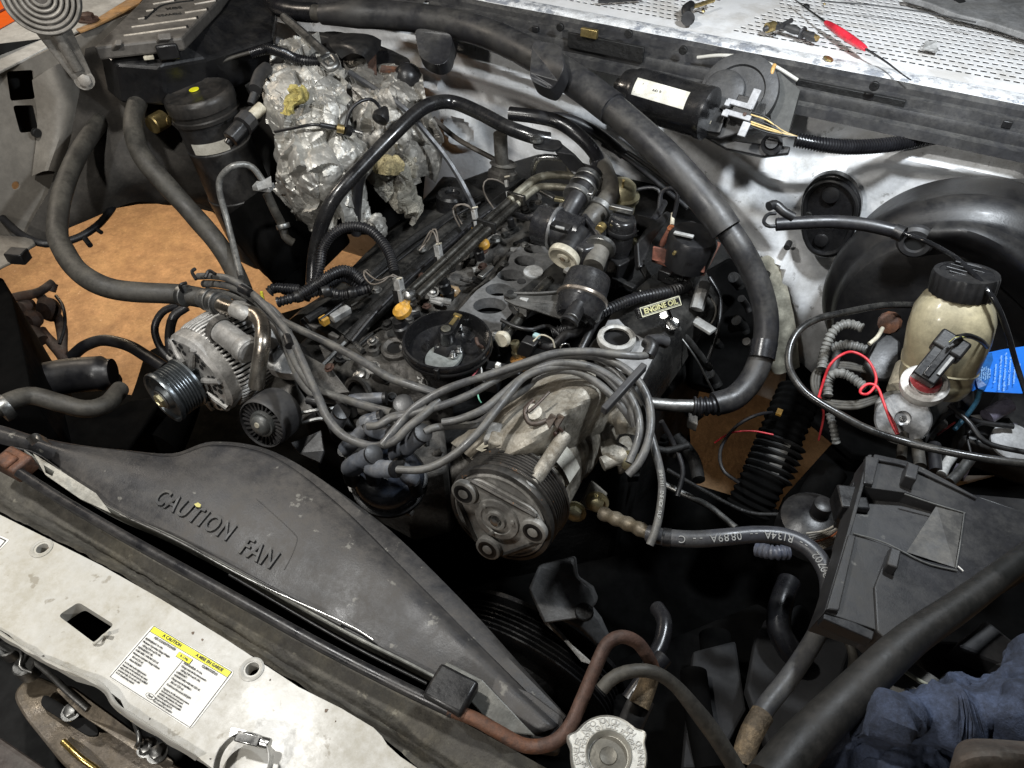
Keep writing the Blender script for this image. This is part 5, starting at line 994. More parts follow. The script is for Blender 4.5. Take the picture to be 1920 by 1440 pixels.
hose('sensor_cable', 'long thin cable arching behind the zinc valve', 'cable', [(1150,392,1.06),(1180,362,1.08),(1215,352,1.09),(1236,358,1.09),(1240,385,1.07)], 3.5, RUB)
# coil pack
cp = thing('ignition_coil', 'black ignition coil on a rusty red brown bracket', 'coil', (1285, 470, 1.04))
mk('bracket_base', plate([(1222,485,1.02),(1236,462,1.02),(1330,488,1.02),(1345,452,1.02),(1352,455,1.02),(1322,512,1.02),(1290,508,1.02)], .006), RSR, cp, bev=.001)
mk('bracket_front', plate([P(1224,463,1.075), P(1324,486,1.075), P(1320,512,1.055), P(1222,487,1.055)], .005), RSR, cp, smooth=False, bev=.001)
for px, py in ((1258,428),(1342,442)): mk('bracket_post', tube([(px,py,1.06),(px-18,py+32,1.03)], 6), RSR, cp); mk('post_cap', lathe([(.004,-.004),(.006,0),(.004,.004)], P(px,py,1.063), Z, 12), mat('orange_rust', (.40,.13,.05), .6), cp)
mk('coil_body', loft([[(1250,470,1.04),(1275,425,1.05),(1300,415,1.05),(1328,440,1.04)],[(1255,475,1.06),(1275,440,1.085),(1300,435,1.085),(1325,455,1.06)],[(1262,478,1.06),(1280,455,1.085),(1305,455,1.085),(1322,472,1.06)],[(1265,485,1.03),(1285,480,1.04),(1305,485,1.04),(1320,492,1.03)]], 24, 20), GBK, cp)
mk('coil_core', lathe([(.034,-.04),(.036,.0),(.031,.009),(.016,.012)], P(1299,450,1.09), (Z+X*.1).normalized(), 30), BPL, cp)
mk('core_ridge', plate(rnd([(1272,425,1.09),(1300,418,1.09),(1315,435,1.09),(1295,452,1.09),(1272,445,1.09)], .006), .012), GBK, cp, bev=.003)
mk('hv_terminal', tube([(1280,462,1.08),(1268,473,1.078)], 6), BPL, cp); mk('brass_terminal', tube([(1270,468,1.085),(1263,476,1.085)], 3.2), BRS, cp)
mk('handle_slot', box(P(1282,440,1.108), .028,.006,.004, (Vector((1,.1,0)), Y, Z)), CPL, cp, bev=.001)
tag(mk('icm_connector', join(box(P(1268,517,1.0), .05,.03,.02, (Vector((1,-.1,0)), Vector((.1,1,0)), Z)), box(P(1268,520,1.012), .02,.018,.01)), BPL, bev=.002), 'black square connector in front of the coil bracket', 'connector')
for px in (1255, 1272): mk('terminal_strip', box(P(px,522,1.022), .012,.003,.003), STL, bpy.data.objects['icm_connector'])
rv = thing('right_valve_cover', 'black right valve cover around the white filler ring', 'valve cover', (1230, 640, .97))
mk('cover_pressing', loft([[(1100,660,.96),(1140,600,.97),(1190,545,.98),(1250,500,.98),(1310,480,.98)],[(1130,700,.965),(1170,640,.985),(1215,590,.99),(1270,545,.99),(1330,520,.98)],[(1185,760,.95),(1220,700,.97),(1260,640,.98),(1300,590,.98),(1350,560,.97)],[(1200,790,.90),(1250,730,.91),(1290,670,.92),(1330,610,.92),(1370,580,.92)]], 50, 30, lambda u,v,p: .004*noise.noise(p*20)), VCM, rv)
mk('pale_plate', plate([(1120,640,.998),(1140,600,.998),(1160,598,.998),(1180,620,.998),(1235,650,.998),(1205,710,.996),(1150,690,.996)], .003, [Eport((1155,637), 22, 12, .998)]), mat('pale_baffle', (.50,.50,.50), .35, .4, dust=.5, scl=14, wear=((.3,.3,.29), .7)), rv, smooth=False, bev=.0008)
mk('white_ring', lathe([(.0185,-.006),(.0265,-.006),(.0275,-.002),(.0265,.003),(.022,.005),(.0185,.003)], P(1156,634,1.008), Z, 44, cap0=False, cap1=False), mat('ring_plastic', (.42,.41,.38), .4, dust=.6, dustc=(.2,.19,.17)), rv)
mk('filler_hole', lathe([(.019,0),(.019,.001)], P(1156,636,1.001), Z, 30), HOL, rv)
mk('dipstick_tube', tube([(1245,590,1.03),(1262,610,.99),(1290,640,.95),(1330,690,.88)], 8), STD, rv)
mk('tube_ring', lathe([(.009,-.003),(.0105,0),(.009,.003)], P(1262,608,1.0), P(1245,590,1.03)-P(1262,610,.99), 18), STL, rv)
tagm = thing('dipstick_handle', 'black bar handle with yellow ENGINE OIL label', 'dipstick', (1232, 578, 1.06))
h0, h1 = P(1196,588,1.06), P(1273,564,1.06); hx = (h1-h0).normalized(); hn2 = (CAMLOC-h0).normalized(); hn2 = (hn2-hx*hn2.dot(hx)).normalized(); hy = hn2.cross(hx)
hm = (h0+h1)/2; hl2 = (h1-h0).length
mk('handle_bar', box(hm, hl2+.004, .016, .012, (hx, hy, hn2)), BPT, tagm, bev=.0025)
YB = mat('pale_yellow_border', (.72,.70,.50), .5, bump=0)
for (a, b, c, d) in ((0, .0062, hl2*.94, .0009),(0, -.0062, hl2*.94, .0009),(-hl2*.47, 0, .0009, .0124),(hl2*.47, 0, .0009, .0124)):
    mk('label_border', box(hm+hx*a+hy*b+hn2*.0062, c, d, .0005, (hx, hy, hn2)), YB, tagm, smooth=False)
for (a, b, c, d) in ((0, .0046, hl2*.88, .0005),(0, -.0046, hl2*.88, .0005)):
    mk('label_border', box(hm+hx*a+hy*b+hn2*.0062, c, d, .0005, (hx, hy, hn2)), YB, tagm, smooth=False)
text('ENGINE OIL', .0098, hm+hn2*.0064, hx, hy, mat('yellow_letters', (.58,.55,.27), .5, bump=0), tagm, .0002, 'label_text', bold=.00025)
mk('handle_leg', tube([(1252,578,1.05),(1258,595,1.02)], 5), BPT, tagm)
hose('dipstick', 'thin steel rod slanting down at the right of the engine', 'rod', [(1200,545,1.0),(1290,650,.96),(1330,720,.90),(1345,750,.86)], 2, STD)
cb = thing('grey_lead_plug', 'grey plastic plug on a thin wire right of the engine oil handle', 'connector', (1310, 570, 1.0))
mk('plug', tube([(1318,540,1.01),(1306,580,.99)], 13, seg=8), CPL, cb); mk('plug_top', tube([(1322,532,1.015),(1318,545,1.01)], 11), mat('dark_grey_cap', (.08,.08,.08), .4), cb)
mk('wire', tube([(1325,548,1.0),(1342,575,.99),(1338,600,.97),(1325,615,.96)], 2), RUBD, cb)
tag(mk('slotted_bracket', join(box(P(1310,605,.97), .055, .016, .006, ((P(1330,618,.97)-P(1285,590,.97)), Z.cross(P(1330,618,.97)-P(1285,590,.97)), Z))), CPL, bev=.001), 'grey bracket bar below the grey plug', 'bracket')
for i, (a, b, c, r, z) in enumerate(((1345,640,12,16,.85),(1380,600,14,12,.88),(1360,690,10,14,.80),(1400,640,9,10,.85),(1330,700,8,12,.82),(1290,760,9,12,.78),(1390,560,10,12,.93),(1375,520,9,10,.96))):
    tag(mk('dim_fitting', tube([(a,b,z),(a+c,b+r,z-.02),(a+c+6,b+r*2,z-.03)], 7+i % 3*3, wob=.3), [BLK,BLK,BPL,ALD,BLK,BLK,BPL,BLK][i]), ['dim lump behind the thick hose bend','steel fitting in the gap between engine and thick hose','dark fitting low beside the thick hose','small cream fitting inside the thick hose bend','dark stub under the dipstick rod','worn fitting right of the compressor leads','dark stub beside the sealer pad','pale stub at the edge of the sealer pad'][i], 'fitting')
tag(mk('bell_housing', plate([(1300,520,.90),(1370,480,.95),(1440,560,.90),(1440,660,.84),(1380,740,.78),(1290,720,.80)], .12), DRK, bev=.006), 'black bell housing in the gap inside the thick hose bend', 'housing')
tag(mk('rear_engine_mass', plate([(960,300,.93),(1060,270,.96),(1180,300,.96),(1290,360,.94),(1370,440,.92),(1380,560,.88),(1200,560,.9),(1020,470,.9),(900,420,.9),(850,340,.92)], .10), BLK, bev=.01), 'black rear of the engine in shadow below the firewall', 'engine part')
# ============================================================ COMPRESSOR
cm = thing('ac_compressor', 'oily tan compressor with a large ribbed pulley at the front', 'compressor', (1020, 860, .95))
co = P(936,968,.985); CA = (Y-X*.03-Z*.20).normalized(); CX = (X-CA*X.dot(CA)).normalized(); CZ = CX.cross(CA)
if CZ.z < 0: CZ = -CZ
cr = mpx(106, co)
PUL = mat('worn_pulley_steel', (.095,.09,.085), .34, .7, dust=.4, dustc=(.12,.105,.08), scl=30, var=.3, bump=.2, wear=((.04,.038,.036), .5), spots=.5, spotc=(.4,.18,.06))
pr = [(cr*.86,.006),(cr*.93,.000),(cr*1.0,.001),(cr*1.02,.006),(cr*1.0,.010),(cr*.97,.012)]
for i in range(7): pr += [(cr*.955,.0125+i*.0044),(cr*1.02,.0143+i*.0044),(cr*1.02,.0152+i*.0044)]
pr += [(cr*.97,.0435),(cr*1.05,.0445),(cr*1.05,.047),(cr*.9,.049)]
mk('pulley', lathe(pr, co, CA, 96), PUL, cm)
CLP = mat('dusty_clutch_plate', (.30,.29,.27), .42, .35, dust=.7, dustc=(.15,.14,.12), scl=30, wear=((.07,.068,.065), .5), bump=.4)
mk('clutch_disc', lathe([(cr*.01,.001),(cr*.84,.001),(cr*.86,-.001),(cr*.90,.000),(cr*.90,.006)], co, CA, 64, cap0=False, cap1=False), CLP, cm)
def on(a, r, d=0): return co+CX*(r*cr*math.sin(a))+CZ*(r*cr*math.cos(a))+CA*d
AN = [math.radians(t) for t in (-62, 78, 178+8)]
tri = []
for k in range(3):
    a = AN[k]; tri += [on(a-.50,.86,-.004), on(a,.95,-.004), on(a+.50,.86,-.004)]
mk('clutch_plate', plate(rnd(tri, .012), .004, nrm=-CA), CLP, cm, smooth=False, bev=.001)
for a in AN:
    c = on(a,.74,-.004)
    mk('damper_post', lathe([(.0155,0),(.0162,-.003),(.0158,-.007),(.0135,-.0080),(.0090,-.0080),(.0078,-.006),(.0068,-.0065),(.0062,-.0085),(.003,-.009)], c, CA, 36), CLP, cm)
    mk('damper_rubber', lathe([(.0122,-.0082),(.0108,-.0084),(.0094,-.0082)], c, CA, 32), BPL, cm)
mk('hub_plate', lathe([(.028,-.0045),(.0275,-.0075),(.020,-.008),(.019,-.0065),(.013,-.0065),(.012,-.010),(.009,-.010),(.008,-.0045),(.001,-.0045)], co, CA, 48), CLP, cm)
mk('hub_nut', lathe([(.006,-.003),(.0055,-.011),(.002,-.012)], co+Vector((-.001,0,-.002)), CA, 6), STL, cm)
for k in range(3): mk('hub_rivet', lathe([(.0035,-.007),(.003,-.0095),(.001,-.01)], on(-.9+k*2.1,.33,0), CA, 12), CLP, cm)
for k in (0, 1, 2):
    a, b = on(AN[k]+.35,.93,-.003), on(AN[(k+1) % 3]-.35,.93,-.003)
    mk('leaf_spring', sweep([a.lerp(b,t)*.9+co*.1-CA*.002 for t in (0,.25,.5,.75,1)], .0028, 6), PUL, cm)
# body
br = cr*.92
def lump(t, r, h): return 1+.035*math.sin(3*t+h*30)+.03*math.sin(7*t+1)+.02*noise.noise(Vector((math.cos(t)*3, math.sin(t)*3, h*40)))
mk('compressor_body', lathe([(br*.7,.047),(br*.94,.050),(br*.96,.062),(br*.93,.10),(br*.93,.14),(br*.99,.142),(br*1.0,.150),(br*.97,.152),(br*.97,.154),(br*1.0,.156),(br*1.0,.166),(br*.95,.168),(br*.93,.22),(br*.8,.25),(br*.4,.258)], co, CA, 96, lump), CMP, cm)
mk('body_seam', lathe([(br*1.005,.1525),(br*1.01,.153),(br*1.005,.1535)], co, CA, 64, cap0=False, cap1=False), BLK, cm)
mk('rear_head', lathe([(br*.9,.17),(br*1.06,.175),(br*1.06,.235),(br*.8,.255)], co, CA, 12, lambda t,r,h: 1+.09*math.sin(5*t)), CMP, cm, bev=.004)
for (px, py, z, w_) in ((1170,790,1.0,.03),(1150,850,.965,.03),(1090,700,1.03,.03)):
    mk('rear_lug', loft([[(px-26,py-20,z),(px,py-26,z+.01),(px+26,py-10,z)],[(px-22,py,z+.008),(px,py,z+.018),(px+28,py+8,z+.006)],[(px-14,py+24,z-.01),(px+5,py+24,z),(px+24,py+26,z-.01)]], 14, 14, lambda u,v,p: .003*noise.noise(p*60)), CMP, cm)
for a_, b_, r in (((1060,815,1.05),(1000,905,1.03),15),((1095,740,1.06),(1045,795,1.055),19)):
    mk('bolt_boss', tube([a_, b_], r, seg=20, prof=lambda t: 1-.08*t), CMP, cm)
bolt(P(992,912,1.03), (P(990,916,1.03)-P(1060,815,1.05)).normalized(), .0095, STD, cm); bolt(P(1040,802,1.055), (P(990,916,1.03)-P(1060,815,1.05)).normalized(), .009, RST, cm)
for a_, b_, r in (((1172,852,.97),(1130,870,.965),14),((1140,770,1.0),(1190,800,.99),20)):
    mk('mount_ear', tube([a_, b_], r, seg=16, wob=.1), CMP, cm)
for px, py, z in ((1182,863,.965),(1120,940,.94),(1078,958,.93)): bolt(P(px,py,z), (-Y+Z*.3+X*.2).normalized(), .010, ZNC, cm)
mk('ear_plate', plate([(1085,950,.93),(1110,900,.95),(1140,925,.94),(1122,962,.925)], .012), CMP, cm, bev=.002)
# clip bracket and little box on the top
RB2 = mat('brown_greasy_bracket', (.07,.05,.04), .45, .5, dust=.5, wear=((.20,.11,.05), .4), bump=.4)
mk('hook_bracket', tube([(1000,752,1.075),(985,768,1.075),(990,790,1.07),(1005,795,1.07),(1025,788,1.07)], 5), RB2, cm)
mk('hook_boss', lathe([(.010,-.01),(.011,0),(.010,.005),(.006,.006)], P(1000,775,1.07), (Z-Y*.3+X*.1).normalized(), 22), CMP, cm)
mk('thin_strap', tube([(1030,735,1.085),(1005,760,1.08),(990,772,1.078)], 3, seg=6), RB2, cm)
for k in range(2): mk('pinch_plate', plate([(1022+k*14,790,1.072),(1032+k*14,775,1.082),(1044+k*14,782,1.08),(1030+k*14,805,1.068)], .004), RB2, cm, smooth=False, bev=.0008)
mk('square_lug', box(P(938,830,1.03), .026,.020,.018, (Vector((1,.3,0)), Vector((-.3,1,0)), Z)), CMP, cm, bev=.003)
mk('square_lug', box(P(925,815,1.03), .018,.03,.014, (Vector((1,.3,0)), Vector((-.3,1,0)), Z)), ALU, cm, bev=.003)
mk('neck_plate', loft([[(845,830,.96),(900,790,.99),(960,740,1.02),(1020,700,1.04),(1060,690,1.04)],[(870,850,.99),(930,810,1.03),(990,760,1.05),(1050,720,1.06),(1090,705,1.06)],[(905,875,1.01),(955,840,1.045),(1010,795,1.065),(1080,745,1.07),(1120,720,1.065)],[(930,868,1.02),(985,850,1.045),(1030,815,1.06),(1085,770,1.065),(1140,740,1.05)],[(950,900,.97),(1010,890,.98),(1075,850,.985),(1150,790,.985),(1195,760,.98)]], 50, 30, lambda u,v,p: .003*noise.noise(p*40)), CMP, cm)
mk('gasket_tab', plate([(892,842,1.02),(912,825,1.03),(922,836,1.03),(905,848,1.02)], .003), CRM, cm, smooth=False)
mk('side_bracket', plate(rnd([(846,835,.955),(862,812,.96),(884,830,.96),(900,862,.95),(880,900,.94),(852,930,.93),(843,880,.945)], .008), .02), ALD, cm, bev=.003)
lbp = P(1082,842,1.045); lbh = (lbp-co).dot(CA)+.010
mk('compressor_label', wrap(co, CA, br*1.055, lbh-.016, lbh+.016, lbp, -27, 27, 24), PAD, cm)
ul, vl, al_ = frame(CA)
rear = mk('rear_mount', plate(rnd([(1160,820,.94),(1180,815,.94),(1190,840,.935),(1185,870,.93),(1165,880,.93)], .006), .02), CMP, cm, bev=.003)
rm_ = thing('bracket_casting', 'grey engine mount casting seen below the compressor', 'bracket', (1080, 1100, .8))
GBR = mat('grey_casting_low', (.13,.13,.13), .5, .4, dust=.6, dustc=(.08,.075,.07), bump=.6, scl=22)
mk('arm', plate([(1010,1060,.86),(1075,1045,.87),(1080,1085,.86),(1110,1105,.85),(1120,1130,.84),(1090,1160,.83),(1020,1170,.82),(990,1105,.84)], .05), GBR, rm_, bev=.006)
mk('arm', plate([(1040,1120,.82),(1090,1110,.82),(1130,1160,.80),(1155,1215,.76),(1140,1230,.76),(1085,1180,.79),(1040,1160,.80)], .05), GBR, rm_, bev=.006)
mk('arm_bolt', cyl(P(1095,1150,.835), Z, .012, .006, 18), BLK, rm_)
# crank pulley
kp = thing('crank_pulley', 'dark ribbed crankshaft pulley deep under the compressor', 'pulley', (1030, 1240, .72))
kc = P(985,1262,.60); pr = [(.10,-.01)]
for i in range(6): pr += [(.128,-.008+i*.007),(.137,-.005+i*.007),(.137,-.003+i*.007)]
pr += [(.128,.036),(.145,.04),(.145,.046)]
mk('ribbed_rim', lathe(pr, kc, (Y+Z*.1).normalized(), 80), BPT, kp); mk('hub', lathe([(.02,-.03),(.05,-.03),(.06,-.01),(.10,-.008)], kc, (Y+Z*.1).normalized(), 40), BLK, kp)
tag(mk('timing_pointer', plate([(1010,1150,.79),(1050,1190,.78),(1090,1240,.77),(1105,1245,.77),(1060,1205,.775),(1020,1168,.78)], .004), ALU, smooth=False), 'thin pale pointer edge on the crank pulley rim', 'pointer')
# ============================================================ ALTERNATOR
at = thing('alternator', 'silver cast alternator with slotted vents and ribbed pulley', 'alternator', (420, 680, .95))
ao = P(374,702,.96); ar = mpx(86, ao); ax2 = (Y+X*.12-Z*.02).normalized()
ALT = mat('alternator_casting', (.50,.49,.47), .38, .4, dust=.6, dustc=(.16,.15,.13), scl=26, bump=.5, bs=200, wear=((.20,.19,.18), .5))
mk('front_shell', lathe([(ar*.42,-.006),(ar*.9,-.004),(ar*.99,.002),(ar*1.0,.010),(ar*1.0,.020),(ar*.93,.021)], ao, ax2, 64, lambda t,r,h: 1+.02*math.sin(8*t)), ALT, at)
mk('vent_shade', lathe([(ar*.9,.018),(ar*.9,.085)], ao, ax2, 48), HOL, at)  # black drum painted as the shade behind the fins
mk('middle_shell', lathe([(ar*.93,.076),(ar*1.0,.078),(ar*.99,.10),(ar*.93,.125),(ar*.6,.14)], ao, ax2, 64, lambda t,r,h: 1+.018*math.sin(6*t+1)), ALT, at)
au, av, aw_ = frame(ax2)
def AO(a, r, d): return ao+au*(ar*r*math.cos(a))+av*(ar*r*math.sin(a))+aw_*d
# raised fins on the side facing the camera
tc = CAMLOC-ao; tc -= aw_*tc.dot(aw_); A0 = math.atan2(tc.dot(av), tc.dot(au))
vm_ = []
mk('vent_cavity', join(*[sweep([AO(A0+s*(-.78+i*.098)+.0, 1.004, .026), AO(A0+s*(-.78+i*.098)+.03, 1.004, .052), AO(A0+s*(-.78+i*.098)+.06, .995, .074)], .0040, 8) for i in range(1) for s in (1,)]), HOL, at)
for i in range(30):
    a = A0-1.5+i*.105
    mk('vent_fin', sweep([AO(a,1.0,.018), AO(a+.012,1.03,.026), AO(a+.04,1.03,.052), AO(a+.07,1.02,.070), AO(a+.08,.99,.080)], .0021, 7), ALT, at)
hl_l = []
for k in range(28):
    a = k*2*math.pi/28
    if k % 4 == 0: continue
    for r in ((.62,.80) if k % 2 else (.70,.88)): hl_l.append(lathe([(.0042,-.0052),(.0042,-.0062)], AO(a,r,0), aw_, 8))
mk('vent_holes', join(*hl_l), HOL, at, smooth=False)
for k in range(7): mk('front_spoke', sweep([AO(k*.9+.3,.42,-.010), AO(k*.9+.3,.66,-.008), AO(k*.9+.3,.95,-.004)], .0045, 8), ALT, at)
po = ao-aw_*.058+Vector((0,0,0)); pr2 = [(.010,-.004),(.016,-.004),(.020,.002),(.0335,.002),(.0350,-.002),(.0385,-.003),(.0395,.000),(.0385,.004),(.035,.006)]
for i in range(6): pr2 += [(.0335,.0075+i*.0042),(.0365,.0090+i*.0042),(.0365,.0100+i*.0042)]
pr2 += [(.0335,.034),(.0385,.036),(.0385,.039),(.02,.041),(.014,.058)]
mk('pulley', lathe(pr2, po, aw_, 64), mat('pulley_steel', (.16,.175,.185), .32, .85, dust=.35, dustc=(.12,.12,.11)), at)
mk('pulley_nut', lathe([(.011,-.002),(.0105,-.010),(.006,-.011),(.005,-.006)], po, aw_, 6), ZNC, at)
mk('pulley_washer', lathe([(.015,-.005),(.014,-.006),(.008,-.006)], po, aw_, 24), STD, at)
mk('top_barrel', lathe([(.014,0),(.0165,.003),(.0165,.062),(.014,.064)], P(412,618,1.035), (P(468,660,1.03)-P(412,618,1.035)), 28), ALT, at)
mk('barrel_saddle', lathe([(.0175,.048),(.019,.05),(.019,.060),(.0175,.062)], P(412,618,1.035), (P(468,660,1.03)-P(412,618,1.035)), 28), ALT, at)
mk('barrel_step', lathe([(.0185,-.006),(.0185,.004)], P(412,618,1.035), (P(468,660,1.03)-P(412,618,1.035)), 24), ALD, at)
mk('top_ridge', plate([(345,625,1.02),(385,596,1.02),(440,596,1.02),(430,612,1.02),(400,640,1.02),(365,655,1.015)], .02), ALT, at, bev=.004)
mk('mount_ear', plate(rnd([(480,620,.99),(510,610,.99),(540,660,.98),(560,700,.97),(530,700,.97),(500,690,.97)], .008), .02), ALT, at, bev=.003)
mk('black_plug', box(P(508,655,.985), .03,.03,.02), BPL, at, bev=.003)
cp_ = thing('coolant_outlet_pipe', 'bare metal coolant pipe bending down across the alternator', 'pipe', (480, 620, 1.03))
mk('pipe_body', tube([(405,566,1.035),(428,578,1.04),(455,585,1.045),(480,592,1.05),(492,612,1.05),(492,645,1.045),(486,685,1.02),(480,725,.99)], 14.5, seg=24, n=70), mat('tarnished_pipe', (.42,.39,.34), .26, .95, dust=.4, dustc=(.16,.14,.11), wear=((.30,.24,.19), .5), scl=18), cp_)
mk('pipe_branch', tube([(440,580,1.05),(455,587,1.052),(460,590,1.05)], 15, seg=18), ALU, cp_)
mk('hose_sleeve', tube([(383,560,1.02),(400,563,1.03),(418,572,1.035)], 19.5, seg=24), mat('sleeve_rubber', (.05,.05,.05), .45, dust=.6), cp_)
for px, py, z in ((346,554,1.022),(392,562,1.03),(404,568,1.035)): mk('spring_clamp', lathe([(.0155,-.005),(.0165,-.004),(.0165,.004),(.0155,.005)], P(px,py,z), P(410,568,1.035)-P(333,552,1.02), 30), STD, cp_)
for a_ in (((343,548,1.03),(338,535,1.045),(350,530,1.045)),((368,524,1.05),(360,510,1.055),(366,504,1.055)),((385,520,1.05),(392,508,1.055),(404,514,1.055))): mk('clamp_ear', tube(list(a_), 3.5, seg=6), BPL, cp_)
# idler
idl = thing('idler_pulley', 'black smooth idler pulley with radial fins in its face', 'pulley', (500, 780, .95))
io = P(492,795,.97); ir = mpx(50, io); iax = (Y-X*.12-Z*.30).normalized(); iu, iv_, iw = frame(iax)
mk('drum', lathe([(ir*.90,.004),(ir*.95,-.003),(ir*1.0,-.001),(ir*1.02,.004),(ir*1.02,.034),(ir*.97,.040),(ir*.5,.042)], io, iax, 56, cap0=False), GPL, idl)
mk('recess', lathe([(ir*.92,.0),(ir*.86,.010),(ir*.4,.012)], io, iax, 48, cap1=True, cap0=False), HOL, idl)
for k in range(26):
    a = 2*math.pi*k/26; d0 = iu*math.cos(a)+iv_*math.sin(a); d1 = iu*math.cos(a+.10)+iv_*math.sin(a+.10)
    mk('fin', plate([io+d0*ir*.50-iw*.001+iw*.003, io+d0*ir*.52-iw*.001+iw*.008, io+d1*ir*.90+iw*.009, io+d1*ir*.90+iw*.0], .0022), GPL, idl, smooth=False)
mk('hub_cap', lathe([(ir*.52,.008),(ir*.54,.0),(ir*.50,-.003),(ir*.42,-.003),(ir*.38,-.007),(ir*.25,-.010),(ir*.05,-.011)], io, iax, 40), mat('domed_hub', (.09,.095,.095), .35, .3, dust=.5), idl)
mk('hub_screw', cyl(io-iw*.010+iu*.004, -iw, .004, .002, 10), CRM, idl)
mk('tensioner_arm', plate([(500,745,.93),(520,690,.95),(550,680,.95),(555,720,.94),(590,770,.92),(560,790,.92),(540,800,.92)], .02), ALD, idl, bev=.003)
tag(mk('belt_bracket', plate([(520,650,.93),(560,640,.93),(600,700,.92),(640,760,.90),(660,800,.88),(600,790,.88),(560,740,.90)], .03), BLK, bev=.004), 'black bracket between the alternator and the timing cover', 'bracket')
tag(mk('bracket_plate', plate([(556,655,.95),(620,690,.95),(655,735,.93),(600,740,.93),(570,700,.94)], .006), ALD, smooth=False, bev=.001), 'grimy triangular plate behind the alternator', 'bracket')
tag(mk('sharp_bracket', plate([(545,830,.93),(590,812,.93),(602,806,.93),(608,845,.92),(600,868,.91),(560,850,.92)], .01), GPL, smooth=False, bev=.001), 'dark folded bracket above the shroud rim', 'bracket')
for i, (pts, w_) in enumerate(((((560,775,.95),(600,768,.95),(640,765,.94)), 4), (((560,795,.94),(600,785,.94),(640,790,.93)), 4))):
    tag(mk('bent_strip', tube(list(pts), w_, seg=6), STD), ['upper curved metal strip right of the idler','lower curved metal strip right of the idler'][i], 'strip')
yl = tag(mk('yellow_paint_mark', tube([(490,548,.97),(493,560,.97),(496,575,.97)], 3), mat('yellow_mark', (.65,.6,.05), .5)), 'small yellow paint mark behind the lead bundle', 'paint mark')
# conduits
hose('harness', 'corrugated harness arching up beside the black pipe and down to the front injector plug', 'harness', [(572,560,.98),(590,530,.99),(600,500,1.01),(606,465,1.03),(625,438,1.05),(655,425,1.06),(690,430,1.06),(715,452,1.05),(732,480,1.04),(740,512,1.03)], 9, RUB, corr=.0042)
hose('harness', 'corrugated harness humped over the valve cover end', 'harness', [(562,552,.995),(590,535,1.0),(615,518,1.01),(640,507,1.01),(662,512,1.0),(682,528,.99)], 9.5, RUB, corr=.0042)
hose('harness', 'lower corrugated harness hump beside the valve cover', 'harness', [(595,545,.985),(620,530,.99),(642,522,.99),(662,530,.98),(672,540,.97)], 8, RUB, corr=.0042)
hose('harness', 'corrugated harness entering from the left under the hump', 'harness', [(505,548,.985),(515,540,.99),(535,541,.99),(562,543,.99)], 9, RUB, corr=.0042)
hose('harness', 'taped straight harness lying toward the valve cover', 'harness', [(520,567,.985),(560,556,.99),(600,546,.985),(640,552,.98),(665,548,.98),(692,540,.975)], 9, RUB, corr=.006)
